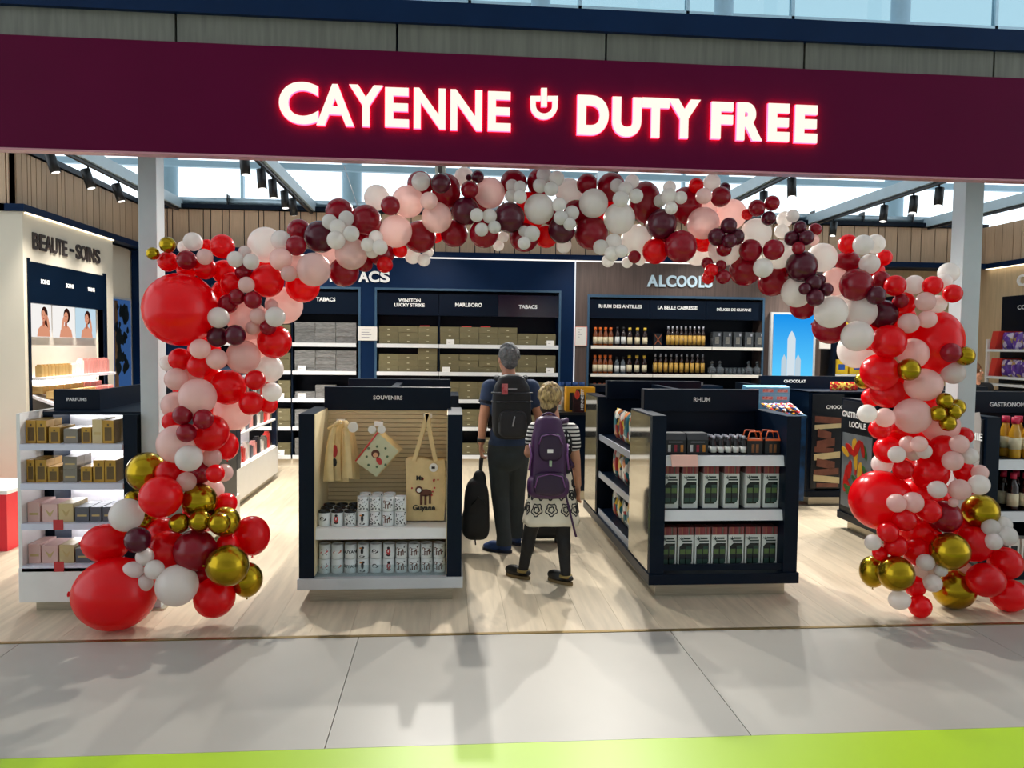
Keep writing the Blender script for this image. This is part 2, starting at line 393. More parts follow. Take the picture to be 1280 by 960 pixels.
# --- walls of the shop
XL, XR, YB = -4.15, 8.1, 11.42
wb = MB().box(-4.6, 8.4, YB, YB+0.1, 0, 3.62).build('wall_back', CREAMW); struct(wb)
NY0, NY1, NZ0, NZ1 = 8.03, 9.66, 0.12, 2.53
wl = MB()
wl.box(-4.75, XL, 7.93, NY0, 0, 3.0).box(-4.75, XL, NY1, 9.95, 0, 3.0).box(-4.75, XL, NY0, NY1, NZ1, 3.0).box(-4.75, XL, NY0, NY1, 0, NZ0).box(-4.85, -4.55, NY0, NY1, NZ0, NZ1)
wl.box(-4.75, -4.36, 9.95, YB, 0, 3.0).box(-9, -4.75, 7.93, 8.03, 0, 3.0)
wl = wl.build('wall_left', CREAM); struct(wl)
wr = MB().box(XR, XR+0.1, 4.6, YB, 0, 3.62).build('wall_right', CREAMW); struct(wr)
wcl = MB().box(-4.95, -4.25, 7.97, YB, 3.0, 3.62).box(-9, -4.25, 7.97, 8.07, 3.0, 3.62).build('wall_left_upper', NAVYD); struct(wcl)
wcb = MB().box(-4.3, 8.1, 11.24, 11.42, 2.98, 3.62).build('wall_back_upper', NAVYD); struct(wcb)
# dark bands (cornice) under the slats
bnd = MB().box(-4.36, 8.1, 10.96, 11.24, 2.985, 3.06).box(-4.36, XL+0.03, 7.9, 11.0, 3.0, 3.07).box(-9, -4.3, 7.9, 8.0, 3.0, 3.07).box(XR-0.06, XR+0.02, 4.8, 11.0, 2.985, 3.06).build('trim_4', NAVY); struct(bnd, 'dark navy cornice under the oak slats')
# oak slats, each a piece
SLM = MB().box(0, 1, -0.018, 0, 0, 1).mesh('slat')
def slats(x0, x1, fn, z0, z1, parent):
    x = x0
    while x < x1-0.03:
        wd = random.choice((0.07, 0.1, 0.16, 0.2, 0.22, 0.22)); wd = min(wd, x1-x)
        fn(x, wd-0.014); x += wd
slats(-4.22, 8.08, lambda x, wd: inst('slat', SLM, OAK, (x, 11.24, 3.065), wcb, sc=(wd, 1, 0.545)), 0, 0, wcb)
slats(8.0, 11.2, lambda x, wd: inst('slat', SLM, OAK, (-4.25, x, 3.075), wcl, rz=math.pi/2, sc=(wd, 1, 0.535)), 0, 0, wcl)
slats(-7.2, -4.27, lambda x, wd: inst('slat', SLM, OAK, (x, 7.97, 3.075), wcl, sc=(wd, 1, 0.535)), 0, 0, wcl)
slats(6.5, 11.2, lambda x, wd: inst('slat', SLM, OAK, (XR, x+wd, 3.065), wr, rz=-math.pi/2, sc=(wd, 1, 0.545)), 0, 0, wr)
cp = MB().box(-4.9, 8.2, 11.18, 11.5, 3.62, 3.68).box(-4.95, -4.2, 7.9, 11.4, 3.62, 3.68).box(-9, -4.2, 7.9, 8.1, 3.62, 3.68).build('trim_5', NAVYD); struct(cp, 'dark capping rail on top of the slats')
ct = thing('cable_tray', 'silver cable tray running along the top of the back wall', 'cable tray', (1.9, 11.3, 3.68))
MB().cyl((-4.2, 11.3, 3.735), (8.1, 11.3, 3.735), 0.055, n=12).build('duct', mat('galvanised_duct', srgb(170, 190, 200), 0.35, 0.6, noise=0.3, nscale=9), ct)
hm = MB().box(-0.01, 0.01, -0.07, 0.07, 0, 0.15).mesh('hanger')
for k in range(16): inst('hanger', hm, BLACK, (-3.9+k*0.78, 11.3, 3.678), ct)
# small LED lines under the cornice (lit)
LEDW = emitmat('warm_led_strip', (1.0, 0.86, 0.62), 2.6)
LEDC = emitmat('cool_led_strip', (0.92, 0.95, 1.0), 15.0)
tl = MB().box(XL+0.005, XL+0.02, 7.96, 9.95, 2.985, 2.999).build('trim_6', LEDW); struct(tl, 'warm LED strip under the left cornice')
tl = MB().box(XR-0.055, XR-0.02, 6.0, 11.0, 2.972, 2.984).build('trim_7', LEDW); struct(tl, 'warm LED strip under the right cornice')
tl = MB().box(-3.0, 5.2, 10.985, 11.0, 2.966, 2.984).build('trim_8', emitmat('dim_led_strip', (1.0, 0.95, 0.9), 1.2)); struct(tl, 'LED strip above the tobacco and spirits units')

# --- overhead beams with lighting tracks and spotlights
ZBM = 3.6
BX = [-3.79, -1.95, -0.1, 1.75, 3.6, 5.4, 7.25]
bname = ['overhead beam nearest the beauty wall', 'overhead beam above the dark tobacco unit', 'overhead beam above the souvenirs stand', 'overhead beam above the seam of tobacco and spirits units', 'overhead beam above the rocket light box', 'overhead beam left of the right entrance post', 'overhead beam nearest the right wall']
for X, lb in zip(BX, bname):
    b = thing('ceiling_beam', 'pale ' + lb, 'beam', (X, 8, ZBM), 'beams with lighting tracks over the shop')
    MB().box(X-0.055, X+0.055, 4.76, 11.5, ZBM+0.02, ZBM+0.15).build('beam', BEAMM, b)
    MB().box(X-0.02, X+0.02, 4.9, 11.2, ZBM-0.015, ZBM+0.02).build('lighting_track', BLACK, b)
LENS = emitmat('spot_lens_light', (1.0, 0.96, 0.9), 2.5)
def spot(X, Y, tx, ty, lb, power=SPOT_W, cone=105):
    t = thing('track_spotlight', lb, 'spotlight', (X, Y, ZBM-0.015), 'track spotlights on the overhead beams')
    d = Vector((tx-X, ty-Y, 0.6-ZBM)).normalized(); c = Vector((X, Y, ZBM-0.15)); a = c - d*0.1; e = c + d*0.1
    MB().cyl(a, e, 0.047, n=16).build('body', BLACK, t)
    MB().cyl((X, Y, ZBM-0.015), (X, Y, ZBM-0.11), 0.01, n=8).build('stem', BLACK, t)
    MB().cyl(e, e + d*0.004, 0.036, n=16).build('lens', LENS, t)
    if True:
        ld = bpy.data.lights.new('spot_lamp', 'SPOT'); ld.energy = power; ld.spot_size = math.radians(cone); ld.spot_blend = 0.7; ld.shadow_soft_size = 0.035; ld.color = (1.0, 0.95, 0.87)
        lo = bpy.data.objects.new('spot_lamp', ld); col.objects.link(lo); lo.parent = t; lo.location = (e + d*0.03) - ORI[t]
        lo.rotation_euler = d.to_track_quat('-Z', 'Y').to_euler()
def on_beam(px, py, X):
    p = PX(px, py-12, X); return p.y
SP = []
for px, py in ((65, 205), (110, 222), (148, 245)): SP.append((BX[0], on_beam(px, py, BX[0]), -2.9, on_beam(px, py, BX[0])+0.2, 'black track spotlight on the beam nearest the beauty wall'))
for px, py in ((306, 207), (327, 222), (341, 236), (356, 252)): SP.append((BX[1], on_beam(px, py, BX[1]), -1.7, on_beam(px, py, BX[1])-0.1, 'black track spotlight on the beam above the tobacco unit'))
for Y, tx in ((7.0, -1.2), (8.6, 0.6)): SP.append((BX[2], Y, tx, 4.2, 'black track spotlight on the beam above the souvenirs stand', 330, 84))
for Y, tx in ((6.8, 2.6), (8.4, 1.0)): SP.append((BX[3], Y, tx, 4.2, 'black track spotlight on the beam above the spirits seam', 330, 84))
for px, py in ((990, 236), (955, 252)): SP.append((BX[4], on_beam(px, py, BX[4]), 3.5, on_beam(px, py, BX[4])-0.5, 'black track spotlight on the beam above the rocket light box'))
for px, py in ((1042, 286), (1105, 270), (1142, 260), (1174, 250)): SP.append((BX[5], on_beam(px, py, BX[5]), 5.0, on_beam(px, py, BX[5])-0.3, 'black track spotlight on the beam left of the right post'))
cnt_ = {}
for s in sorted(SP, key=lambda q: (q[0], q[1])):
    k = cnt_[s[0]] = cnt_.get(s[0], 0)+1; s = list(s)
    if 'turned' not in s[4]: s[4] = s[4].replace('black track spotlight', 'black track spotlight, %s from the fascia,' % ('first', 'second', 'third', 'fourth', 'fifth')[k-1])
    spot(*s)
# spots lighting the wall units
for X, Y, tx, lb in ((BX[2], 9.6, -0.6, 'black track spotlight turned to the tobacco shelves'), (BX[3], 9.7, 2.6, 'black track spotlight turned to the spirits shelves'), (BX[1], 9.9, -1.9, 'black track spotlight turned to the silver cartons'), (BX[4], 9.8, 4.0, 'black track spotlight turned to the rocket light box')):
    spot(X, Y, tx, 11.2 if abs(tx) < 4.05 else Y+0.3, lb, 70)

# --- the bright hall behind: columns and a glazed wall
HCOL = mat('pale_blue_column', srgb(140, 172, 190), 0.5, noise=0.06)
for X, lb in ((-1.73, 'round pale column of the hall behind the shop, above the tobacco unit'), (4.97, 'round pale column of the hall behind the spirits wall'), (8.35, 'round pale column of the hall above the right beams'), (-4.9, 'round pale column of the hall above the beauty wall'), (11.2, 'round pale column of the hall beyond the right wall'), (1.6, 'round pale column of the hall behind the balloon arch')):
    c = thing('hall_column', lb, 'column', (X, 14.0, 0))
    MB().cyl((X, 14, 0), (X, 14, 11), 0.17, n=24).build('shaft', HCOL, c)
    MB().cyl((X, 14, 5.4), (X, 14, 5.5), 0.19, n=24).build('collar', HCOL, c)
win = MB()
WY = 17.0
zt = [0, 3.0, 6.7, 8.6, 9.1, 11.2]
for z in zt: win.box(-14, 22, WY-0.07, WY+0.07, z-0.06, z+0.06)
wx = [-14 + 2.4*k for k in range(16)]
for x in wx: win.box(x-0.035, x+0.035, WY-0.07, WY+0.07, 6.7, 11.2)
for x in wx[::2]: win.box(x-0.03, x+0.03, WY-0.07, WY+0.07, 0, 6.7)
wn = win.build('window_1', mat('window_frame_blue_grey', srgb(150, 178, 192), 0.45, noise=0.06)); struct(wn, 'glazed wall of the hall behind the shop')
G1 = glassmat('clear_pane', (0.97, 0.99, 1.0), 0.03); G2 = glassmat('tinted_pane', (0.52, 0.64, 0.68), 0.06)
for i in range(0, 14, 2):
    MB().box(wx[i]+0.04, wx[i+2]-0.04, WY-0.006, WY+0.006, 3.06, 6.64).build('pane', G1, wn)
for i in range(15):
    for z0, z1 in ((6.76, 8.54), (9.16, 11.14)): MB().box(wx[i]+0.035, wx[i+1]-0.035, WY-0.006, WY+0.006, z0, z1).build('pane', G2, wn)
# --- high hall roof and an added concourse wall, both unseen, holding back sky light
HROOF = mat('white_hall_ceiling', srgb(214, 218, 220), 0.7, noise=0.04)
struct(MB().box(-14, 22, -8, 17.1, 11.2, 11.4).build('ceiling', HROOF), 'high white ceiling of the terminal hall')
struct(MB().box(-14, 22, -8.2, -8, 0, 11.2).build('wall_front_unseen', mat('pale_concourse_wall', srgb(190, 188, 184), 0.7, noise=0.05)), 'unseen pale wall across the concourse, added to block sky light')
hb = MB().box(-14, 22, 13.3, 13.4, 4.66, 4.76).build('trim_9', HCOL); struct(hb, 'horizontal steel tube of the hall behind the shop')
# ================================================================ WALL UNITS AND GONDOLAS
def multimesh(name, parts, origin=(0,0,0)):
    me = bpy.data.meshes.new(name); V = []; Fc = []; mi = []; sm = []; og = Vector(origin)
    for k, (mb, m) in enumerate(parts):
        o = len(V); V += [tuple(p-og) for p in mb.v]; Fc += [tuple(i+o for i in f) for f in mb.f]; mi += [k]*len(mb.f); sm += mb.sm
        me.materials.append(m)
    me.from_pydata(V, [], Fc); me.update(); me.polygons.foreach_set('material_index', mi); me.polygons.foreach_set('use_smooth', sm)
    bm = bmesh.new(); bm.from_mesh(me); bmesh.ops.recalc_face_normals(bm, faces=bm.faces); bm.to_mesh(me); bm.free()
    return me
YW = 11.0
def XB(px, Y=YW): return PY(px, 430, Y).x
def ZB(py, px=585, Y=YW): return PY(px, py, Y).z
ZTOP = 2.983
# ---- tobacco wall unit
tu = thing('tobacco_wall_unit', 'dark navy tobacco wall unit with shelves of cartons', 'shelf unit', (-1.2, 11.2, 0))
x0u, x1u = -4.34, XB(717)
bayL = (XB(268), XB(448)); bayR = (XB(471), XB(698)); zb = ZB(364, 585); zbL = ZB(362, 410)
MB().box(x0u, bayL[0], YW, YB, 0.11, ZTOP).build('side_board', NAVY, tu)
MB().box(bayL[1], bayR[0], YW, YB, 0.11, zb).build('pillar', NAVY, tu)
MB().box(bayR[1], x1u, YW, YB, 0.11, zb).build('pillar', NAVY, tu)
MB().box(bayL[0], x1u, YW, YB, zb, ZTOP).build('upper_panel', NAVY, tu)
MB().box(bayL[0], bayL[1], YW+0.36, YB, 0.11, zb).build('back_panel', NAVYD, tu)
MB().box(bayR[0], bayR[1], YW+0.36, YB, 0.11, zb).build('back_panel', NAVYD, tu)
MB().box(x0u, x1u, YW+0.03, YB, 0, 0.11).build('kickboard', CREAM, tu)
for bx, zt_ in ((bayL, zb), (bayR, zb)):
    f = MB().box(bx[0]-0.03, bx[1]+0.03, YW-0.012, YW+0.02, zt_, zt_+0.03).box(bx[0]-0.03, bx[0], YW-0.012, YW+0.02, 0.12, zt_).box(bx[1], bx[1]+0.03, YW-0.012, YW+0.02, 0.12, zt_)
    f.build('bay_frame', NAVYF, tu)
zh0, zh1 = ZB(395), ZB(368)
def head(xa, xb, m, texts, parent, z0=zh0, z1=zh1, y=YW+0.02):
    h = MB().box(xa, xb, y, y+0.06, z0, z1).build('header_panel', m, parent)
    for s, c, ht in texts: text_c(s, c, ht, bold=0.03).build('lettering', WPRINT, h)
GLOSSN = mat('glossy_navy_panel', srgb(8, 20, 38), 0.12, noise=0.1, nscale=3)
head(bayR[0], XB(548), NAVYD, [('WINSTON', (XB(511.5), YW+0.02, ZB(376.5)), 0.05), ('LUCKY STRIKE', (XB(511.5), YW+0.02, ZB(382.3)), 0.05)], tu)
head(XB(548.6), XB(622), NAVYD, [('MARLBORO', (XB(585.5), YW+0.02, ZB(381)), 0.055)], tu)
head(XB(622.6), bayR[1], GLOSSN, [('TABACS', (XB(659.5), YW+0.02, ZB(382.3)), 0.055)], tu)
head(XB(365), bayL[1], NAVYD, [('TABACS', (XB(407), YW+0.02, ZB(377)), 0.055)], tu)
head(bayL[0], XB(364), NAVYD, [], tu)
for ch, a, b in (('T', 408, 420), ('A', 420, 433), ('B', 435, 446), ('A', 448, 461), ('C', 461, 474), ('S', 475, 487)):
    text_mb(ch, (XB(a), YW, ZB(353, 467)), XB(b)-XB(a), ZB(339, 467)-ZB(353, 467), 'front', 0.03, 0.035).build('letter', WPRINT, tu)
SHY = [431, 465.5, 499.5, 534, 569]
SHZ = [ZB(y) for y in SHY]
def shelf(xa, xb, z, ya=YW-0.02, yb=YW+0.36, parent=tu, m=NAVYD, rail=RAIL, rh=0.05):
    s = MB().box(xa, xb, ya+0.012, yb, z-0.025, z).build('shelf', m, parent)
    MB().box(xa, xb, ya, ya+0.012, z-rh, z+0.004).build('price_rail', rail, s)
    return s
for z in SHZ:
    shelf(bayR[0], XB(548.5), z); shelf(XB(549), bayR[1], z)
    shelf(XB(365.5), bayL[1]-0.03, z); shelf(bayL[0], XB(363.5), z)
MB().box(XB(548), XB(549.5), YW+0.03, YW+0.37, 0.12, zh0).build('divider', NAVYD, tu)
MB().box(XB(363.5), XB(365.5), YW+0.03, YW+0.37, 0.12, zh0).build('divider', NAVYD, tu)
# lit edge between tobacco and spirits units
MB().box(x1u, x1u+0.014, YW-0.02, YW, 1.2, ZTOP).build('edge_light', emitmat('edge_led', (0.9, 0.95, 1.0), 1.0), tu)
# ---- spirits wall unit (walnut)
su = thing('spirits_wall_unit', 'grey walnut spirits wall unit with ALCOOLS lettering and bottle shelves', 'shelf unit', (3.5, 11.2, 0))
sx0, sx1 = x1u+0.016, XB(1026); ba = (XB(736), XB(952)); zs = ZB(373, 845)
MB().box(sx0, ba[0], YW, YB, 0.11, zs).build('pillar', WALNUT, su)
MB().box(ba[1], sx1, YW, YB, 0.11, zs).build('pillar', WALNUT, su)
MB().box(sx0, sx1, YW, YB, zs, ZTOP).build('upper_panel', WALNUT, su)
MB().box(ba[0], ba[1], YW+0.36, YB, 0.11, zs).build('back_panel', NAVYD, su)
MB().box(sx0, sx1, YW+0.03, YB, 0, 0.11).build('kickboard', CREAM, su)
MB().box(ba[0]-0.03, ba[1]+0.03, YW-0.012, YW+0.02, zs, zs+0.035).box(ba[0]-0.03, ba[0], YW-0.012, YW+0.02, 0.12, zs).box(ba[1], ba[1]+0.03, YW-0.012, YW+0.02, 0.12, zs).build('bay_frame', NAVYF, su)
Zs = lambda py: ZB(py, 845)
q = [ba[0], XB(812), XB(882), ba[1]]
for k, (s, c, py) in enumerate((('RHUM DES ANTILLES', 775, 384), ('LA BELLE CABRESSE', 846.5, 384.5), ('DÉLICES DE GUYANE', 917, 385.5))):
    head(q[k]+0.004, q[k+1]-0.004, NAVYD, [(s, (XB(c), YW+0.02, Zs(py)), 0.052)], su, Zs(399), Zs(376))
for ch, a, b in (('A', 807, 820.5), ('L', 822, 830), ('C', 831, 843), ('O', 843.5, 856), ('O', 856.5, 869), ('L', 871, 878), ('S', 878.5, 888)):
    text_mb(ch, (XB(a), YW, Zs(359)), XB(b)-XB(a), Zs(344.5)-Zs(359), 'front', 0.03, 0.035).build('letter', mat('pale_blue_letter', srgb(196, 222, 236), 0.4, noise=0.05), su)
SPZ = [Zs(433.5), Zs(468), Zs(503), Zs(538), Zs(572)]
EDGEW = mat('warm_white_shelf_edge', srgb(244, 240, 230), 0.4, noise=0.03)  # plain warm white edge strip, not a lamp
sq = [ba[0]+0.02, XB(815.5), XB(888.5), ba[1]]
for z in SPZ:
    for k in range(3): shelf(sq[k]+0.004, sq[k+1]-0.004, z, ya=YW-0.06, parent=su, rail=EDGEW, rh=0.04)
# ---- rocket light box
lb = thing('light_box', 'blue backlit light box picturing a white rocket', 'light box', (XB(989), 10.97, Zs(486)))
MB().box(XB(961), XB(1017), 10.94, 10.999, Zs(486), Zs(388.5)).build('frame', LGREY, lb)
skym = bpy.data.materials.new('backlit_blue_print'); skym.use_nodes = True
nt = skym.node_tree; nt.nodes.clear(); em = nt.nodes.new('ShaderNodeEmission'); ou = nt.nodes.new('ShaderNodeOutputMaterial'); tcn = nt.nodes.new('ShaderNodeTexCoord'); spx = nt.nodes.new('ShaderNodeSeparateXYZ'); rpn = nt.nodes.new('ShaderNodeValToRGB')
rpn.color_ramp.elements[0].color = (*srgb(96, 206, 250), 1); rpn.color_ramp.elements[1].color = (*srgb(20, 140, 226), 1)
nt.links.new(tcn.outputs['Generated'], spx.inputs[0]); nt.links.new(spx.outputs['Z'], rpn.inputs[0]); nt.links.new(rpn.outputs[0], em.inputs[0]); em.inputs[1].default_value = 1.05; nt.links.new(em.outputs[0], ou.inputs[0])
MB().box(XB(964), XB(1014), 10.935, 10.94, Zs(485), Zs(391)).build('print', skym, lb)
RK = emitmat('backlit_white_print', srgb(214, 226, 234), 0.95); RK2 = emitmat('backlit_grey_print', srgb(196, 214, 226), 0.9)
def P2(pts): return [(XB(a, 10.93), ZB(b, 990, 10.93)) for a, b in pts][::-1]
MB().prism(P2([(984.5, 480), (984.5, 424), (986.5, 418), (989.5, 413.5), (992.5, 418), (994.5, 424), (994.5, 480)]), 10.930, 10.9345).build('rocket_body', RK, lb)
for a in (977.5, 995): MB().prism(P2([(a, 480), (a, 450), (a+3.2, 443), (a+6.5, 450), (a+6.5, 480)]), 10.928, 10.9345).build('rocket_booster', RK2, lb)
MB().prism(P2([(976, 484), (978, 474), (1001, 474), (1003, 484)]), 10.926, 10.9345).build('rocket_base', RK, lb)

# ---- right of the light box: dark shelf with coloured cases on the oak wall
ru = thing('confectionery_shelf', 'dark shelf unit holding yellow cases beside the light box', 'shelf unit', (5.9, 11.2, 0))
ra, rb_ = XB(1040), XB(1115)
MB().box(ra, rb_, 11.3, YB, 0.0, 2.55).build('back_panel', NAVYD, ru)
MB().box(ra, ra+0.04, 10.95, 11.3, 0, 2.55).build('side_board', NAVYD, ru); MB().box(rb_-0.04, rb_, 10.95, 11.3, 0, 2.55).build('side_board', NAVYD, ru)
RSZ = [ZB(468, 1055), ZB(505, 1055), ZB(545, 1055), 2.05]
for z in RSZ: shelf(ra+0.04, rb_-0.04, z, ya=10.95, yb=11.3, parent=ru)
nt_ = MB().box(XB(1024), XB(1038), 10.99, 11.0, ZB(436, 1030), ZB(416, 1030)).build('notice', PAPER); tag(nt_, 'white notice sheet taped beside the rocket light box', 'notice')

# ---- gondolas
GL = 2.55   # length
def gondola(name, label, X0, X1, title, levels, body=NAVYD, base=None, side_l='panel', back=NAVYD, inner=None, tw=0.092, th=0.035, Y0=5.17, length=GL, st=0.1, lip=0.0, rail=RAIL, shd=NAVYD, side_levels=(0.95, 0.6, 0.25), endd=0.62):
    base = base or body; inner = inner or body
    Y1 = Y0+length; t = thing(name, label, 'display stand', ((X0+X1)/2, Y0+length/2, 0))
    MB().box(X0+0.06, X1-0.06, Y0+0.06, Y1-0.06, 0, 0.1).build('plinth', STEEL, t, label='brushed steel plinth')
    MB().box(X0-0.01, X1+0.01, Y0-0.02, Y1+0.02, 0.1, 0.175).build('base', base, t, bevel=0.004)
    for (ya, yb) in ((Y0, Y0+endd), (Y1-endd, Y1)):
        for xa, xb in ((X0, X0+st), (X1-st, X1)):
            sp_ = MB().box(xa, xb, ya, yb, 0.175, 1.28).build('side_panel', body, t)
            ix = xb if xa == X0 else xa; s_ = 0.004 if xa == X0 else -0.004
            if inner != body and ya == Y0: MB().box(ix, ix+s_, ya+0.01, yb, 0.19, 1.275).build('inner_lining', inner, sp_)
            ox = X0 if xa == X0 else X1; so = -0.008 if xa == X0 else 0.008
            if side_l == 'mirror': MB().box(ox+so, ox-so*0.01, ya+0.03, yb-0.02, 0.19, 1.27).build('mirror_panel', MIRROR, sp_)
    for yb, face in ((Y0+endd-0.04, -1), (Y1-endd, 1)):
        MB().box(X0+st, X1-st, yb, yb+0.04, 0.175, 1.26).build('back_panel', back, t)
        ya_ = yb-0.03 if face < 0 else yb-0.02
        h = MB().box(X0+st*0.8, X1-st*0.8, ya_, ya_+0.09, 1.262, 1.432).build('header', body, t, bevel=0.002)
        if face < 0 and title: text_c(title, ((X0+X1)/2+0.0, ya_, 1.355), th, bold=0.012).build('lettering', WPRINT, h)
    xc = (X0+X1)/2
    MB().box(xc-0.03, xc+0.03, Y0+endd, Y1-endd, 0.175, 1.40).build('spine', body, t)
    for z in side_levels:
        for sg in (-1, 1):
            xo = X0+0.02 if sg < 0 else X1-0.02; xi = xc-0.03*(-sg) if False else xc+sg*0.03
            s_ = MB().hexa([(xi, Y0+endd+0.005, z-0.0), (xo, Y0+endd+0.005, z-0.05), (xo, Y1-endd-0.005, z-0.05), (xi, Y1-endd-0.005, z-0.0),
                            (xi, Y0+endd+0.005, z+0.02), (xo, Y0+endd+0.005, z-0.03), (xo, Y1-endd-0.005, z-0.03), (xi, Y1-endd-0.005, z+0.02)]).build('side_shelf', shd, t)
            MB().box(xo-0.006, xo+0.006, Y0+endd+0.01, Y1-endd-0.01, z-0.075, z-0.02).build('price_rail', mat('grey_price_rail', srgb(150, 156, 168), 0.35, noise=0.1), s_)
    for z in levels:
        s_ = MB().box(X0+st, X1-st, Y0+0.05, Y0+endd-0.04, z-0.025, z).build('shelf', shd, t)
        MB().hexa([(X0+st, Y0+0.025, z-0.075), (X1-st, Y0+0.025, z-0.075), (X1-st, Y0+0.05, z-0.07), (X0+st, Y0+0.05, z-0.07),
                   (X0+st, Y0+0.04, z-0.005), (X1-st, Y0+0.04, z-0.005), (X1-st, Y0+0.055, z), (X0+st, Y0+0.055, z)]).build('price_rail', rail, s_)
    return t
CREAMP = mat('cream_slatwall', srgb(222, 204, 162), 0.55, noise=0.06)
# souvenirs stand
gC = gondola('souvenir_stand', 'dark navy souvenirs stand with mugs and cotton tote bags', -0.985, 0.1, 'SOUVENIRS', [0.505], base=LGREY, inner=CREAMP, back=CREAMP, rail=WHITEL, shd=WHITEL, th=0.03)
gm = MB().box(-0.885+0.0, 0.0, 5.735, 5.751, 0, 0.028).mesh('slatwall_board', (-0.4425, 5.743, 0))
for k in range(22): inst('slatwall_board', gm, CREAMP, (-0.4425, 5.743, 0.56+k*0.032), gC)
MB().box(-0.885, 0.0, 5.2, 5.25, 0.176, 0.24).build('glass_lip', glassmat('clear_acrylic', (0.9, 0.95, 0.96), 0.1), gC)
# rum stand
gD = gondola('rum_stand', 'dark navy rum stand with boxed bottles and mirrored side panels', 1.405, 2.465, 'RHUM', [1.0, 0.615], side_l='mirror', th=0.034, rail=RAIL)
MB().box(1.505, 2.365, 5.185, 5.2, 0.19, 0.235).build('front_lip', NAVYD, gD)
# local food stand (right, its front half hidden by the balloon column)
gF = gondola('local_food_stand', 'dark navy GASTRONOMIE LOCALE stand with syrup bottles and food posters', 3.845, 4.95, None, [0.97, 0.59], th=0.034, length=2.03)
hd = [c for c in gF.children if c.name.startswith('header')][0]
text_mb('GASTRONOMIE LOCALE', (PY(1237, 505, 5.72).x, 5.72, PY(1237, 505, 5.72).z-0.02), 0.52, 0.034, 'front', 0.004, 0.015).build('lettering', WPRINT, hd)
# posters on its left side
POSTG = mat('poster_grey_print', srgb(168, 160, 156), 0.4, noise=0.12); POSTR = mat('poster_crimson_print', srgb(150, 24, 40), 0.4, noise=0.2); POSTD = mat('poster_dark_print', srgb(26, 30, 36), 0.35, noise=0.2)
LEAF = mat('poster_leaf_print', srgb(52, 110, 48), 0.45, noise=0.3, nscale=20); PEP = mat('poster_pepper_print', srgb(206, 34, 30), 0.35, noise=0.4, nscale=14); YEL = mat('poster_yellow_print', srgb(226, 176, 48), 0.4, noise=0.2)
def yz(mb, pts, x0, x1): return mb.prism(pts, x0, x1, 'X')
XF = 3.845
for ya, yb in ((5.2, 5.76), (6.61, 7.17)):
    po = MB().box(XF-0.010, XF, ya, yb, 0.2, 1.26).build('poster_panel', POSTD, gF)
    yz(MB(), [(ya+0.02, 0.24), (yb-0.02, 0.24), (yb-0.02, 0.95), (ya+0.02, 0.95)], XF-0.013, XF-0.010).build('poster_field', POSTG if ya < 6 else mat('poster_blue_grey_print', srgb(120, 128, 134), 0.4, noise=0.3, nscale=5), po)
    text_c('GASTRONOMIE', (XF-0.010, (ya+yb)/2, 1.13), 0.055, 'xminus', 0.004, 0.02, 1.08).build('lettering', WPRINT, po)
    text_c('LOCALE', (XF-0.010, (ya+yb)/2, 1.04), 0.055, 'xminus', 0.004, 0.02, 1.08).build('lettering', WPRINT, po)
    for k in range(22):   # peppers and leaves of the print
        cy = ya+0.08+0.4*random.random(); cz = 0.35+0.5*random.random(); an = random.uniform(0, 3.1); L = random.uniform(0.05, 0.11)
        pts = [(cy+math.cos(an)*L*math.cos(a)-math.sin(an)*L*0.38*math.sin(a), cz+math.sin(an)*L*math.cos(a)+math.cos(an)*L*0.38*math.sin(a)) for a in [2*math.pi*j/12 for j in range(12)]]
        yz(MB(), pts, XF-0.0145-0.0002*k, XF-0.013).build('printed_pepper' if k % 3 else 'printed_leaf', (PEP, LEAF, PEP)[(k+1) % 3] if k % 4 else YEL, po)
fr = [c for c in gF.children if c.name.startswith('poster_panel')][0]
yz(MB(), [(5.22, 0.62)] + [(5.22+0.33*math.sin(a), 0.98-0.33*math.cos(a)) for a in [math.pi*j/14*0.98 for j in range(15)]] + [(5.22, 1.25)], XF-0.0122, XF-0.010).build('poster_disc', POSTG, fr)
yz(MB(), [(5.22, 0.25), (5.74, 0.25), (5.74, 0.8), (5.22, 0.9)], XF-0.0135, XF-0.0129).build('poster_field', POSTR, fr)
# chocolate stand (second row)
gE = gondola('chocolate_stand', 'dark navy chocolate stand with chocolate bar posters', 3.99, 5.0, None, [0.8, 0.42], Y0=8.2, length=2.2)
MB().box(3.99, 5.0, 8.2, 8.74, 1.266, 1.282).build('top_board', NAVYD, gE)
pp = MB().box(4.03, 4.39, 8.185, 8.2, 0.2, 1.25).build('poster_panel', POSTD, gE)
text_mb('CHOCOLAT', (4.185, 8.185, 1.09), 0.30, 0.04, 'front', 0.003, 0.02).build('lettering', WPRINT, pp)
CHO = mat('chocolate_print', srgb(128, 78, 62), 0.4, noise=0.35, nscale=12); CHOW = mat('white_chocolate_print', srgb(214, 196, 150), 0.4, noise=0.15, nscale=9)
for k, (z0, z1, m, sk) in enumerate(((0.93, 1.0, CHO, 0.01), (0.87, 0.92, CHOW, -0.01), (0.76, 0.85, CHO, 0.02), (0.66, 0.75, CHO, -0.02), (0.60, 0.66, CHO, 0.01), (0.53, 0.60, CHOW, -0.015), (0.43, 0.52, CHO, 0.02), (0.35, 0.42, CHO, -0.01), (0.27, 0.34, CHOW, 0.015), (0.215, 0.26, CHO, 0))):
    xa, xb = (4.06, 4.36) if m == CHOW or k == 0 else (4.06+0.05*random.random(), 4.25+0.1*random.random())
    MB().prism([(xa, z0+sk), (xb, z0-sk), (xb, z1-sk), (xa, z1+sk)], 8.180-0.0006*k, 8.1845).build('printed_chocolate_bar', m, pp)
for c_ in [c for c in gE.children if c.name.startswith('header')]: bpy.data.objects.remove(c_)
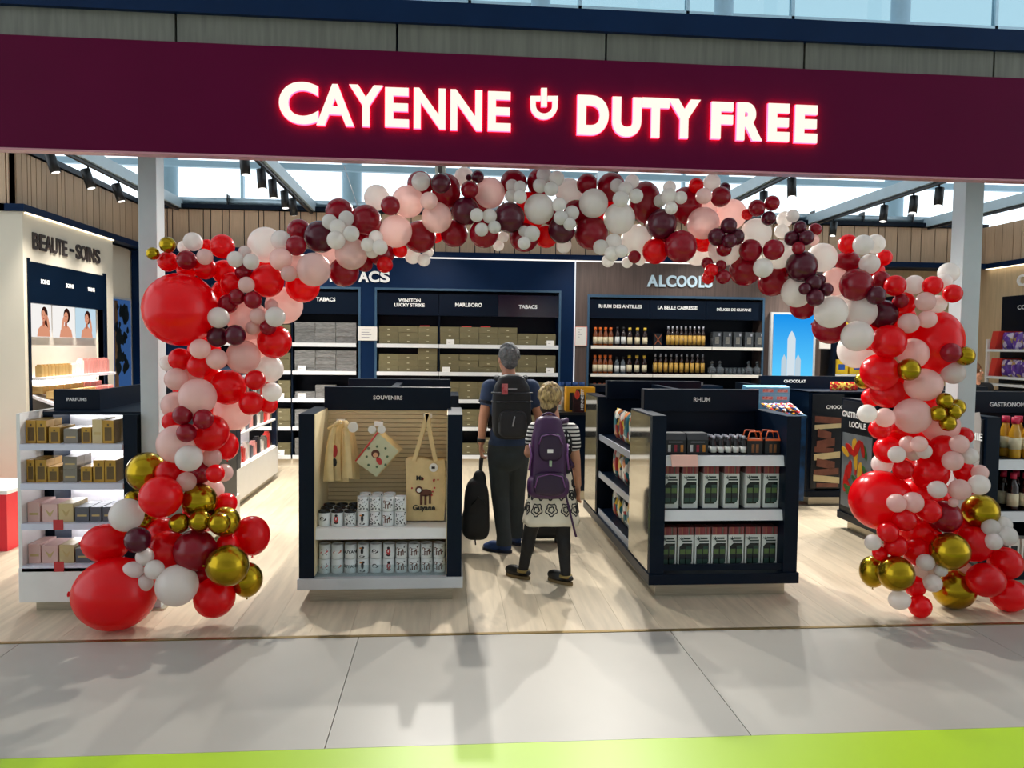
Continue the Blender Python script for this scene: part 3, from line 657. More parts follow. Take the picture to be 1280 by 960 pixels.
hdr = MB().box(XB(952, 8.75), XB(1085, 8.75), 8.75, 8.81, 1.26, PY(1000, 470, 8.75).z).build('long_header', NAVYD, gE)
text_c('CHOCOLAT', (XB(995, 8.75), 8.75, PY(995, 476.5, 8.75).z), 0.036, 'front', 0.003, 0.02).build('lettering', WPRINT, hdr)
MB().box(XB(952, 8.75), XB(1085, 8.75), 8.75, 8.81, 0.9, 1.26).build('header_support', NAVYD, gE)
# snack counter left of the chocolate stand
sc_ = thing('snack_counter', 'dark navy snack counter behind the rum stand', 'counter', (3.45, 8.3, 0))
ca, cb = XB(915, 8.0), XB(1004, 8.0)
MB().box(ca+0.04, cb-0.04, 8.04, 8.5, 0, 0.1).build('plinth', STEEL, sc_)
MB().box(ca, cb, 8.02, 8.55, 0.1, 1.0).build('body', NAVYD, sc_)
MB().hexa([(ca, 7.98, 1.0), (cb+0.06, 7.98, 1.0), (cb+0.06, 8.6, 1.0), (ca, 8.6, 1.0), (ca, 7.98, 1.03), (cb+0.06, 7.98, 1.03), (cb+0.06, 8.6, 1.12), (ca, 8.6, 1.12)]).build('sloping_top', NAVYF, sc_)
MB().box(cb+0.005, cb+0.06, 8.0, 8.3, 0.1, 1.0).build('side_panel', mat('blue_printed_side', srgb(30, 84, 140), 0.35, noise=0.7, nscale=7, color2=srgb(12, 26, 44)), sc_)
# hennessy / cognac display behind the woman
hc = thing('cognac_display', 'dark low display stand with cognac cases behind the rum stand', 'display stand', (XB(722, 8.6), 8.8, 0))
a_, b_ = XB(700, 8.6), XB(748, 8.6)
MB().box(a_, b_, 8.6, 9.0, 0.1, 0.97).build('body', NAVYD, hc); MB().box(a_+0.03, b_-0.03, 8.63, 8.97, 0, 0.1).build('plinth', STEEL, hc); MB().box(a_-0.01, b_+0.01, 8.58, 9.02, 0.97, 1.0).build('top_board', BLACK, hc)
# second row stand seen between (behind the rum stand)
gd2 = thing('low_glass_cabinet', 'dark glass-fronted cabinet behind the rum stand', 'cabinet', (XB(785, 9.2), 9.4, 0))
a_, b_ = XB(745, 9.2), XB(905, 9.2)
MB().box(a_, b_, 9.2, 9.6, 0.1, 1.28).build('body', NAVYD, gd2); MB().box(a_+0.03, b_-0.03, 9.23, 9.57, 0, 0.1).build('plinth', STEEL, gd2); MB().box(a_+0.02, b_-0.02, 9.185, 9.2, 0.3, 1.2).build('glass_front', glassmat('smoked_glass', (0.3, 0.3, 0.3), 0.2), gd2)

# perfume stand (white, lit)
WLIT = mat('bright_white_panel', srgb(240, 238, 240), 0.4, noise=0.02)
gA = thing('perfume_stand', 'white perfume stand with lit shelves of gold and pink boxes', 'display stand', (-2.34, 6.3, 0))
AX0, AX1, AY0 = -2.715, -1.985, 5.06
MB().box(AX0+0.07, AX1-0.06, AY0+0.07, AY0+2.4, 0, 0.075).build('plinth', STEEL, gA)
MB().box(AX0, AX1, AY0, AY0+2.45, 0.075, 0.30).build('base', WHITEL, gA, bevel=0.004)
MB().box(AX0, AX0+0.022, AY0+0.01, AY0+2.4, 0.30, 1.285).build('outer_edge', WHITEL, gA)
MB().box(AX0+0.022, AX0+0.085, AY0+0.29, AY0+0.6, 0.30, 1.28).build('side_panel', NAVYD, gA)
MB().box(AX1-0.085, AX1, AY0+0.02, AY0+0.6, 0.30, 1.28).build('side_panel', NAVYD, gA)
MB().box(AX0+0.085, AX1-0.085, AY0+0.52, AY0+0.56, 0.30, 1.28).build('back_panel', WLIT, gA)
MB().box(AX0+0.02, AX1, AY0+0.5, AY0+0.6, 1.28, 1.285).build('cap', NAVYD, gA)
h = MB().box(PY(67, 500, 5.3).x, PY(125, 500, 5.3).x, 5.3, 5.36, 1.288, 1.425).build('header', NAVYD, gA)
MB().box(PY(67, 500, 5.3).x, AX1, AY0+0.1, 7.4, 1.27, 1.29).build('top_board', NAVYD, gA)
text_c('PARFUMS', ((PY(67, 500, 5.3).x+PY(125, 500, 5.3).x)/2+0.0, 5.3, 1.36), 0.022, 'front', 0.003, 0.01).build('lettering', WPRINT, h)
MB().box(PY(125, 500, 5.3).x-0.03, PY(125, 500, 5.3).x, 5.36, 7.4, 1.288, 1.425).build('side_header', NAVYD, gA)
MB().box(AX1-0.04, AX1, AY0+0.6, 7.4, 0.3, 1.27).build('side_board', NAVYD, gA)
ASZ = [PY(90, y, 5.07).z for y in (556, 605, 655, 707)]
for z in ASZ:
    s_ = MB().box(AX0+0.03, AX1-0.085, AY0+0.05, AY0+0.52, z-0.02, z).build('shelf', WLIT, gA)
    MB().box(AX0+0.022, AX1-0.083, AY0, AY0+0.05, z-0.035, z+0.004).build('price_rail', mat('pale_lilac_price_rail', srgb(214, 216, 232), 0.35, noise=0.06), s_)
    MB().box(AX0+0.1, AX1-0.1, AY0+0.49, AY0+0.515, z+0.17, z+0.185).build('led_strip', LEDC, s_)
# second white stand behind the left balloon column
gB = thing('makeup_stand', 'white makeup stand with lit side shelves behind left balloon column', 'display stand', (-2.55, 9.1, 0))
BX0, BX1, BY0, BY1 = -2.95, -2.19, 8.18, 10.1
MB().box(BX0+0.05, BX1-0.05, BY0+0.05, BY1-0.05, 0, 0.08).build('plinth', STEEL, gB)
MB().box(BX0, BX1, BY0, BY1, 0.08, 0.42).build('base', WHITEL, gB)
MB().box(BX1-0.12, BX1, BY0, BY0+0.14, 0.42, 1.4).build('corner_post', NAVYD, gB); MB().box(BX1-0.06, BX1, BY1-0.08, BY1, 0.42, 1.4).build('corner_post', NAVYD, gB)
MB().box(BX0, BX1-0.12, BY0, BY0+0.04, 0.42, 1.4).build('end_panel', WLIT, gB)
MB().box((BX0+BX1)/2-0.02, (BX0+BX1)/2+0.02, BY0+0.04, BY1, 0.42, 1.4).build('spine', WLIT, gB)
MB().box(BX0, BX1, BY0, BY1, 1.4, 1.44).build('top_board', NAVYD, gB)
BSZ = (0.44, 0.78, 1.12)
for z in BSZ:
    s_ = MB().box((BX0+BX1)/2+0.02, BX1-0.01, BY0+0.14, BY1-0.08, z-0.02, z).build('shelf', WLIT, gB)
    MB().box((BX0+BX1)/2+0.025, (BX0+BX1)/2+0.04, BY0+0.16, BY1-0.1, z+0.27, z+0.285).build('led_strip', LEDC, s_)
# ---- beauty wall niche
bu = thing('beauty_wall_niche', 'lit beauty wall niche with portrait screens under BEAUTE - SOINS letters', 'shelf unit', (-4.35, 8.85, 0.12))
MB().box(XL-0.1, XL+0.01, NY0, NY1, 2.12, NZ1).build('header_panel', NAVYD, bu)
MB().box(XL-0.06, XL+0.012, NY0-0.04, NY0, 0.12, NZ1+0.03).build('niche_frame', NAVYD, bu); MB().box(XL-0.06, XL+0.012, NY1, NY1+0.08, 0.12, NZ1+0.03).build('niche_frame', NAVYD, bu)
MB().box(-4.55, -4.23, NY0, NY1, 0.12, 2.12).build('back_panel', mat('beige_back_panel', srgb(214, 204, 190), 0.5, noise=0.04), bu)
hp = [c for c in bu.children if c.name.startswith('header_panel')][0]
for px, py in ((55, 352.5), (86, 357.5), (113, 362)):
    p = PX(px, py, XL); text_c('SOINS', (XL+0.01, p.y, p.z), 0.045, 'xplus', 0.003, 0.02).build('lettering', WPRINT, hp)
SKIN = emitmat('portrait_skin_print', srgb(232, 160, 128), 0.85); SKIN2 = emitmat('portrait_shadow_skin_print', srgb(196, 112, 84), 0.8); HAIRP = emitmat('portrait_hair_print', srgb(58, 30, 24), 0.8); LIPP = emitmat('portrait_lip_print', srgb(190, 70, 70), 0.8)
for k, (pa, pb, ya, yb) in enumerate(((39, 64, 379, 421), (69, 93.5, 381.5, 422), (97.5, 119.5, 385, 422.5))):
    Xp = -4.205; a = PX(pa, yb, Xp); b = PX(pb, ya, Xp)
    po = MB().box(Xp-0.03, Xp, a.y, b.y, a.z, b.z).build('portrait_screen', emitmat('portrait_screen_light' + str(k), ((0.93, 0.9, 0.87), (0.93, 0.9, 0.87), (0.55, 0.72, 0.82))[k], 0.95), bu)
    cy, cz, hw, hh = (a.y+b.y)/2, (a.z+b.z)/2, (b.y-a.y), (b.z-a.z); c0 = cy + (0.12, 0.05, 0.0)[k]*hw
    def el(cy_, cz_, ry, rz, d, rot=0.0): return yz(MB(), [(cy_+ry*math.cos(2*math.pi*j/20)*math.cos(rot)-rz*math.sin(2*math.pi*j/20)*math.sin(rot), cz_+ry*math.cos(2*math.pi*j/20)*math.sin(rot)+rz*math.sin(2*math.pi*j/20)*math.cos(rot)) for j in range(20)], Xp+0.0003, Xp+d)
    el(c0+0.03*hw, cz+0.16*hh, 0.16*hw, 0.22*hh, 0.0010).build('printed_hair', HAIRP, po)
    if k == 0: el(c0+0.12*hw, cz-0.08*hh, 0.09*hw, 0.3*hh, 0.0012, 0.15).build('printed_hair', HAIRP, po)
    yz(MB(), [(c0-0.34*hw, a.z+0.005), (c0+0.3*hw, a.z+0.005), (c0+0.24*hw, cz-0.26*hh), (c0+0.06*hw, cz-0.14*hh), (c0-0.1*hw, cz-0.14*hh), (c0-0.28*hw, cz-0.27*hh)], Xp+0.0003, Xp+0.0016).build('printed_shoulders', SKIN, po)
    el(c0-0.02*hw, cz-0.1*hh, 0.055*hw, 0.1*hh, 0.0018).build('printed_neck', SKIN2, po)
    el(c0-0.02*hw, cz+0.11*hh, 0.105*hw, 0.16*hh, 0.0022, (0.15, -0.3, 0.0)[k]).build('printed_face', SKIN, po)
    for s_ in (-1, 1): el(c0-0.02*hw+s_*0.04*hw, cz+0.13*hh, 0.016*hw, 0.008*hh, 0.0026).build('printed_eye', HAIRP, po)
    el(c0-0.02*hw, cz+0.03*hh, 0.03*hw, 0.012*hh, 0.0026).build('printed_lips', LIPP, po)
    el(c0+(0.2, -0.17, 0.2)[k]*hw, cz-0.08*hh, 0.05*hw, 0.24*hh, 0.0024, (0.3, -0.35, 0.25)[k]).build('printed_arm', SKIN, po)
t_ = 'BEAUTE - SOINS'
lp = [(40, 48), (48.5, 56), (55.5, 64), (64, 71), (71, 77), (77.5, 83), (86.5, 91.5), (94, 100), (100, 107), (107.5, 109.5), (111, 117), (118, 124)]
for ch, (a, b) in zip([c for c in t_ if c != ' '], lp):
    ya = PX(a, 310, XL).y; yb = PX(b, 310, XL).y
    if ch == '-': text_mb(ch, (XL, ya, 2.725), yb-ya, 0.03, 'xplus', 0.014, 0.03).build('letter', INK, bu)
    else: text_mb(ch, (XL, ya, 2.66), yb-ya, 0.165, 'xplus', 0.014, 0.02).build('letter', mat('dark_bronze_letter', srgb(70, 62, 60), 0.35, noise=0.2), bu)
# niche shelves
BNZ = [PX(60, 470, XL).z, 1.05]
MB().box(-4.23, XL+0.14, NY0, NY1, BNZ[0]-0.03, BNZ[0]).build('shelf', WLIT, bu)
MB().hexa([(-4.23, NY0, 1.2), (XL+0.45, NY0, 1.0), (XL+0.45, NY1, 1.0), (-4.23, NY1, 1.2), (-4.23, NY0, 1.23), (XL+0.45, NY0, 1.03), (XL+0.45, NY1, 1.03), (-4.23, NY1, 1.23)]).build('sloping_shelf', WLIT, bu)
MB().box(-4.23, XL+0.4, NY0, NY1, 0.12, 0.98).build('cupboard', WHITEL, bu)
MB().box(-4.225, -4.19, NY0+0.05, NY1-0.05, BNZ[0]-0.05, BNZ[0]-0.032).build('led_strip', LEDC, bu)
# tree light box further along the wall
tb = thing('light_box', 'tall narrow light box picturing a dark tree against blue', 'light box', (-4.36, 10.3, 0.9))
ta, te = PX(141.5, 480, -4.345), PX(163, 378, -4.345)
MB().box(-4.36, -4.345, ta.y-0.03, te.y+0.03, ta.z-0.4, te.z+0.05).build('frame', LGREY, tb)
MB().box(-4.345, -4.342, ta.y, te.y, ta.z-0.38, te.z+0.02).build('print', emitmat('backlit_blue_sky_print', srgb(60, 100, 160), 0.6), tb)
TRK = mat('printed_bark', srgb(120, 92, 60), 0.5, noise=0.4, nscale=14); TRL = mat('printed_dark_leaves', srgb(18, 30, 30), 0.5, noise=0.4, nscale=20)
yz(MB(), [(ta.y+0.05, ta.z-0.3), (ta.y+0.17, ta.z-0.3), (ta.y+0.15, te.z), (ta.y+0.06, te.z)], -4.342, -4.340).build('printed_trunk', TRK, tb)
for k in range(40):
    cy, cz, r = ta.y+0.1+0.36*random.random(), te.z-0.06-0.9*random.random(), 0.03+0.045*random.random()
    yz(MB(), [(cy+r*math.cos(2*math.pi*j/11)*random.uniform(0.7, 1.2), cz+r*math.sin(2*math.pi*j/11)*random.uniform(0.8, 1.4)) for j in range(11)], -4.342, -4.3395+0.0001*k).build('printed_foliage', TRL, tb)
# ---- right wall: niche sign and white shelving with bags
rw = thing('confectionery_wall_unit', 'white shelving with red shelf ends under dark sign on right wall', 'shelf unit', (XR-0.2, 10.4, 0))
p0 = PX(1254, 371, XR); 
MB().box(XR-0.012, XR, 8.6, p0.y, 1.0, p0.z).build('back_panel', NAVYD, rw)
text_mb('CO', (XR-0.012, PX(1273, 384, XR).y, PX(1273, 387, XR).z), 0.16, 0.06, 'xminus', 0.003, 0.02).build('lettering', WPRINT, rw)
text_mb('C', (XR, PX(1273, 357, XR).y, PX(1273, 358, XR).z), 0.17, 0.16, 'xminus', 0.03, 0.02).build('letter', WPRINT, rw)
XS = XR-0.42
ra_, rz_ = PX(1234, 437, XS).y, 8.7
MB().box(XS, XS+0.04, ra_, ra_+0.03, 0.1, PX(1233, 424, XS).z).build('upright', WHITEL, rw)
MB().box(XS, XR-0.012, rz_, ra_, 0.0, 1.2).build('base_cabinet', NAVYD, rw)
RWZ = [PX(1250, y, XS).z for y in (437, 471)] + [PX(1250, 480, XS).z]
for z in RWZ:
    s_ = MB().box(XS, XR-0.012, rz_, ra_+0.02, z-0.02, z).build('shelf', WHITEL, rw)
    MB().box(XS-0.01, XS, rz_, ra_+0.02, z-0.03, z+0.005).build('price_rail', RAIL, s_)
REDC = mat('red_shelf_end', srgb(222, 60, 48), 0.45, noise=0.1)
for z in RWZ[:2]:
    MB().hexa([(XS+0.02, ra_-0.12, z), (XS+0.03, ra_-0.0, z), (XR-0.05, ra_, z), (XR-0.05, ra_-0.12, z), (XS+0.02, ra_-0.2, z+0.26), (XS+0.03, ra_-0.06, z+0.26), (XR-0.05, ra_-0.06, z+0.26), (XR-0.05, ra_-0.2, z+0.26)]).build('red_end_card', REDC, rw)
# red counter at the far left edge
rc = thing('red_counter', 'bright red counter block beside the beauty wall', 'counter', (-4.9, 6.9, 0))
p = PY(8, 620, 6.6)
MB().box(-5.6, p.x, 6.6, 7.2, 0.0, PY(5, 618, 6.6).z).build('body', mat('bright_red_laminate', srgb(222, 24, 44), 0.35, noise=0.06), rc); MB().box(-5.62, p.x+0.01, 6.59, 7.21, PY(5, 618, 6.6).z, PY(5, 618, 6.6).z+0.03).build('top_board', WHITEL, rc)
# ================================================================ PRODUCTS
def place(name, me, loc, label, cat, group, rz=0.0, m=None):
    o = inst(name, me, m, loc, rz=rz); return tag(o, label, cat, group)
ORD = ('top', 'second', 'third', 'fourth', 'lowest')
# ---- cigarette cartons
OLV = mat('olive_carton', srgb(112, 104, 74), 0.5, noise=0.12, rnd=0.1); SLV = mat('silver_wrapped_carton', srgb(150, 150, 148), 0.35, 0.3, noise=0.45, nscale=30, stretch=(0.5, 1, 3), rnd=0.14)
SEAL = mat('pale_seal', srgb(196, 190, 160), 0.5, noise=0.05)
cw = XB(609.3) - XB(585)
cm = multimesh('cigarette_carton', [(MB().box(-cw/2+0.003, cw/2-0.003, -0.06, 0.06, 0, 0.0835), OLV), (MB().box(-0.016, 0.016, -0.0615, -0.06, 0.034, 0.044), SEAL)])
sw = XB(425.6) - XB(400)
sm_ = multimesh('silver_carton', [(MB().box(-sw/2+0.002, sw/2-0.002, -0.06, 0.06, 0, 0.0475), SLV)])
def cart_stack(px, sh, n, where, me=cm, h=0.0845):
    for k in range(n):
        g = 'cartons ' + where
        place('cigarette_carton', me, (XB(px)+random.uniform(-0.003, 0.003), YW+0.07+random.uniform(0, 0.012), SHZ[sh]+0.0005+k*h), ('silver wrapped' if me is sm_ else 'olive') + ' cigarette carton ' + where, 'carton', g)
rowsA = [(3, 3, 3), (3, 3, 4), (2, 2, 2), (3, 3, 3), (3, 3, 2)]
rowsB = [(3, 3, 3, 3, 2, 2), (3, 3, 3, 3, 3, 3), (3, 3, 3, 2, 3, 3), (3, 3, 3, 3, 2, 3), (3, 2, 3, 3, 3, 3)]
for sh in range(5):
    for k, n in enumerate(rowsA[sh]): cart_stack(473.5+12.2+k*24.4, sh, n, 'on %s shelf of wide tobacco bay, section nearer the silver cartons' % ORD[sh])
    for k, n in enumerate(rowsB[sh]): cart_stack(550+12.2+k*24.2, sh, n, 'on %s shelf of wide tobacco bay, section nearer the spirits unit' % ORD[sh])
    for k, n in enumerate(((6, 6, 6), (6, 6, 6), (2, 4, 2), (5, 5, 4), (5, 4, 4))[sh]): cart_stack(368+12.9+k*25.8, sh, n, 'on %s silver carton shelf' % ORD[sh], sm_, 0.0485)
    cart_stack(350, sh, (3, 3, 3, 3, 2)[sh], 'on %s shelf behind the balloons' % ORD[sh])
# red flash cards and price cards on the cartons
for px, py, sh in ((531, 403, 0), (583, 405.5, 0), (607, 405.5, 0)):
    m_ = MB().box(-0.07, 0.07, -0.03, 0.03, 0, 0.012); o = inst('promotion_card', m_.mesh('promotion_card'), REDINK, (XB(px), YW+0.05, SHZ[0]+3*0.0845+0.001))
    tag(o, 'red and white promotion card lying on top of the olive cartons', 'card', 'promotion cards on the cartons')
pcm = multimesh('price_card', [(MB().hexa([(-0.055, -0.02, 0), (0.055, -0.02, 0), (0.055, -0.014, 0), (-0.055, -0.014, 0), (-0.055, 0.002, 0.075), (0.055, 0.002, 0.075), (0.055, 0.006, 0.075), (-0.055, 0.006, 0.075)]), PAPER), (MB().box(-0.035, 0.0, -0.0135, -0.012, 0.03, 0.034), INK)])
for px, sh, s_ in ((563, 0, 'top'), (688, 0, 'top'), (558, 1, 'second'), (688, 1, 'second'), (377, 1, 'second'), (377, 2, 'third'), (350, 2, 'third'), (350, 4, 'lowest')):
    place('price_card', pcm, (XB(px), YW+0.005, SHZ[sh]), 'small white price card standing on %s tobacco shelf' % s_, 'price card', 'price cards on the tobacco shelves')
# notices on the pillars
def notice(pa, pb, ya, yb, lb, red):
    t = thing('notice', lb, 'notice', (XB((pa+pb)/2), YW-0.006, ZB(yb, pa)))
    a, b, z0, z1 = XB(pa), XB(pb), ZB(yb, pa), ZB(ya, pa)
    MB().box(a, b, YW-0.019, YW-0.013, z0, z1).build('sheet', PAPER, t)
    pr = MB()
    for k in range(4): pr.box(a+0.05, b-0.08-0.03*(k % 2), YW-0.0205, YW-0.019, z1-0.05-0.035*k, z1-0.042-0.035*k)
    pr.build('printed_lines', mat('grey_ink', srgb(140, 140, 150), 0.6, noise=0.1), t)
    if red:
        MB().box(a, b, YW-0.02, YW-0.019, z0, z0+0.01).box(a, b, YW-0.02, YW-0.019, z1-0.01, z1).box(a, a+0.01, YW-0.02, YW-0.019, z0, z1).box(b-0.01, b, YW-0.02, YW-0.019, z0, z1).build('red_border', mat('salmon_ink', srgb(222, 140, 124), 0.6, noise=0.1), t)
notice(447.5, 471.5, 408, 425.5, 'white health notice on pillar between the tobacco bays', False)
notice(717.9, 733.5, 408, 432.5, 'white notice with salmon border on walnut pillar', True)

# ---- bottles
GLD = mat('dark_rum_glass', srgb(42, 20, 14), 0.12, noise=0.1, coat=0.4); GLC = mat('clear_bottle_glass', srgb(120, 130, 138), 0.08, noise=0.1, trans=0.5); GLA = mat('amber_rum', srgb(128, 62, 20), 0.15, noise=0.15, coat=0.4)
CAPO = mat('orange_cap', srgb(230, 110, 30), 0.4, noise=0.1); CAPY = mat('gold_yellow_cap', srgb(222, 184, 60), 0.35, noise=0.1); CAPK = mat('black_cap', srgb(24, 22, 24), 0.4, noise=0.1); CAPS = mat('silver_cap', srgb(180, 180, 190), 0.3, 0.5, noise=0.1); CAPR = mat('crimson_cap', srgb(206, 34, 74), 0.4, noise=0.1)
LABC = mat('cream_bottle_label', srgb(236, 222, 186), 0.6, noise=0.12, nscale=40); LABG = mat('gold_bottle_label', srgb(206, 162, 74), 0.45, noise=0.15, nscale=40); LABW = mat('white_bottle_label', srgb(226, 226, 222), 0.6, noise=0.1, nscale=40)
def bottle(name, r, h, glass, cap, label, nr=0.32, sh=0.62, lz=(0.12, 0.48)):
    b = MB().lathe([(r*0.92, 0), (r, 0.01), (r, h*sh), (r*0.8, h*(sh+0.07)), (r*nr*1.1, h*(sh+0.16)), (r*nr, h*0.86)], n=14)
    c = MB().lathe([(r*nr*1.25, h*0.84), (r*nr*1.25, h)], n=12)
    l = MB().lathe([(r*1.015, h*lz[0]), (r*1.015, h*lz[1])], n=14)
    return multimesh(name, [(b, glass), (c, cap), (l, label)])
bt_o = bottle('bottle', 0.035, 0.27, GLA, CAPO, LABC, nr=0.5); bt_k = bottle('bottle', 0.034, 0.28, GLD, CAPK, LABW, nr=0.45); bt_y = bottle('bottle', 0.037, 0.27, GLD, CAPY, LABC, nr=0.5)
bt_g = bottle('bottle', 0.0295, 0.30, GLD, CAPS, LABG, nr=0.4, lz=(0.1, 0.55)); bt_s = bottle('bottle', 0.0285, 0.28, GLD, CAPK, LABW, nr=0.5); bt_c = bottle('bottle', 0.035, 0.25, GLC, CAPK, LABW, nr=0.45)
def brow(pxs, sh, me, lb, grp, Y=YW+0.05):
    for p in pxs: place('bottle', me, (XB(p, Y), Y, SPZ[sh]+0.001), lb, 'bottle', grp)
for sh in range(5):
    s_ = ORD[sh]
    brow((744, 750.4, 756.8, 763.2), sh, bt_o, 'orange capped rum bottle on %s shelf of spirits unit, section nearer the tobacco' % s_, 'orange capped bottles')
    brow((771.5, 779), sh, bt_k if sh == 0 else bt_c, 'black capped rum bottle on %s shelf of spirits unit, section nearer the tobacco' % s_, 'black capped bottles')
    brow((787, 796.5, 806), sh, bt_y, 'yellow capped rum bottle on %s shelf of spirits unit, section nearer the tobacco' % s_, 'yellow capped bottles')
    brow([835+5.45*k if sh == 0 else 819.5+6.6*k for k in range(9 if sh == 0 else 10)], sh, bt_g, 'dark rum bottle with gold label on %s shelf of spirits unit, middle section' % s_, 'gold label bottles')
    brow([836.5+5.3*k if sh == 0 else 818.5+6.7*k for k in range(9 if sh == 0 else 10)], sh, bt_s, 'dark bottle behind the gold label bottles on %s shelf' % s_, 'bottles behind the gold label row', Y=YW+0.2)
# boxes and decanters under DELICES DE GUYANE
xbox = multimesh('gift_box', [(MB().box(-0.06, 0.06, -0.05, 0.05, 0, 0.19), BLACK), (MB().obox((0, -0.051, 0.1), (0.012, 0.003, 0.17), Matrix.Rotation(0.6, 3, 'Y')).obox((0, -0.051, 0.1), (0.012, 0.003, 0.17), Matrix.Rotation(-0.6, 3, 'Y')), mat('copper_foil', srgb(170, 96, 60), 0.3, 0.5, noise=0.1))])
place('gift_box', xbox, (XB(822.5), YW+0.05, SPZ[0]+0.001), 'black gift box with copper cross beside gold label bottles', 'box', 'gift boxes')
gbx = multimesh('decanter_box', [(MB().box(-0.062, 0.062, -0.06, 0.06, 0, 0.225), mat('smoky_grey_box', srgb(66, 70, 74), 0.25, noise=0.3, nscale=12)), (MB().box(-0.03, 0.03, -0.0615, -0.06, 0.05, 0.15), mat('grey_box_print', srgb(130, 128, 120), 0.3, noise=0.5, nscale=30)), (MB().box(0.02, 0.045, -0.0615, -0.06, 0.165, 0.205), CAPS)])
for p in (896, 909, 922, 936, 949): place('decanter_box', gbx, (XB(p), YW+0.05, SPZ[0]+0.001), 'smoky grey decanter box on top shelf of spirits unit beside the light box', 'box', 'decanter boxes')
GLS = mat('decanter_glass', srgb(150, 160, 168), 0.05, noise=0.05, trans=0.8)
dec = multimesh('decanter', [(MB().lathe([(0.055, 0), (0.06, 0.02), (0.06, 0.1), (0.02, 0.125), (0.018, 0.16)], n=16), GLS), (MB().ell((0, 0, 0.18), (0.025, 0.025, 0.025), 10, 8), GLS), (MB().lathe([(0.05, 0.01), (0.054, 0.05)], n=16), GLD)])
gls = multimesh('tumbler', [(MB().lathe([(0.026, 0), (0.028, 0.02), (0.03, 0.105)], n=14), GLS), (MB().lathe([(0.02, 0.004), (0.022, 0.03)], n=12), GLD)])
for sh in (1, 2):
    for p in (892, 902, 938, 949): place('decanter', dec, (XB(p), YW+0.05, SPZ[sh]+0.001), 'glass decanter on %s shelf of spirits unit beside the light box' % ORD[sh], 'decanter', 'glass decanters')
    for p in (910.5, 915.5, 920.5, 926, 931): place('tumbler', gls, (XB(p), YW+0.05, SPZ[sh]+0.001), 'small glass tumbler between decanters on %s shelf' % ORD[sh], 'glass', 'glass tumblers')
# confectionery cases beside the light box
yb_ = multimesh('snack_case', [(MB().box(-0.1, 0.1, -0.07, 0.07, 0, 0.22), mat('yellow_snack_case', srgb(236, 196, 44), 0.4, noise=0.15, rnd=0.1)), (MB().box(-0.05, 0.05, -0.0715, -0.07, 0.07, 0.15), mat('blue_case_print', srgb(36, 84, 170), 0.4, noise=0.2))])
for z, n_ in zip(RSZ, ('third', 'fourth', 'lowest', 'top')):
    for k in range(3): place('snack_case', yb_, (ra+0.16+0.24*k, 11.07, z+0.001), 'yellow snack case with blue print on dark shelf beside light box', 'case', 'yellow snack cases')

# ---- rum stand: boxed bottle sets
CAN1 = stripemat('printed_tin_bands', [srgb(40, 70, 60), srgb(20, 30, 40), srgb(120, 60, 50), srgb(34, 62, 88), srgb(86, 110, 60), srgb(30, 34, 40)], 28, 'Z'); BANDM = stripemat('patterned_red_band', [srgb(128, 44, 50), srgb(150, 96, 66), srgb(104, 34, 46), srgb(140, 62, 62), srgb(70, 80, 60), srgb(120, 84, 84)], 140, 'X')
GW = mat('white_gift_carton', srgb(214, 218, 212), 0.5, noise=0.05); WIND = mat('dark_box_window', srgb(16, 26, 24), 0.15, noise=0.2)
def giftbox(x, y, z, lb):
    t = thing('rum_gift_box', lb, 'gift box', (x, y, z), 'white rum gift boxes')
    w_, h_ = 0.056, 0.30
    MB().box(x-w_, x+w_, y, y+0.1, z, z+0.245).build('carton', GW, t)
    MB().box(x-w_, x+w_, y, y+0.1, z+0.245, z+h_).build('patterned_band', BANDM, t)
    wd = MB().prism([(x-0.045, z+0.03), (x+0.022, z+0.03), (x+0.045, z+0.055), (x+0.045, z+0.185), (x-0.02, z+0.185), (x-0.045, z+0.16)], y-0.002, y+0.004).build('window', WIND, t)
    for sx in (-0.022, 0.022): MB().box(x+sx-0.018, x+sx+0.018, y-0.0032, y-0.002, z+0.04, z+0.165-0.02*(sx < 0)).build('tin', CAN1, wd)
    lf = MB()
    for a in (-70, -35, 0, 35, 60): 
        an = math.radians(a); c = (x-0.03, z+0.206); L = 0.03
        lf.prism([c, (c[0]+math.sin(an)*L*0.5+math.cos(an)*0.004, c[1]+math.cos(an)*L*0.5), (c[0]+math.sin(an)*L, c[1]+math.cos(an)*L), (c[0]+math.sin(an)*L*0.5-math.cos(an)*0.004, c[1]+math.cos(an)*L*0.5)], y-0.002, y)
    lf.build('printed_leaf', mat('dark_green_ink', srgb(40, 58, 52), 0.6, noise=0.1), t)
    MB().box(x-0.015, x+0.035, y-0.002, y, z+0.214, z+0.226).box(x-0.025, x+0.045, y-0.002, y, z+0.196, z+0.206).build('printed_lettering', mat('dark_green_ink', (0, 0, 0)), t)
    return t
g0 = None
for row, pxs, z in (('middle', (836, 859.5, 885.5, 911, 937.5, 963.5), 0.6155), ('bottom', (838, 857.5, 878.5, 900.5, 923, 945, 966), 0.1765)):
    lbl = 'white rum gift box with dark window on %s shelf of rum stand' % row
    for n_, p in zip(('first', 'second', 'third', 'fourth', 'fifth', 'sixth', 'seventh'), pxs):
        loc = (PY(p, 620, 5.32).x if row == 'middle' else 1.568+0.1228*pxs.index(p), 5.27, z); loc = (min(loc[0], 2.306), *loc[1:]); lbl = 'white rum gift box on %s shelf of rum stand, %s from the mirrored side' % (row, n_)
        if g0 is None: g0 = giftbox(*loc, lbl); g0['group'] = 'white rum gift boxes'
        else: copy_thing(g0, loc, label=lbl)
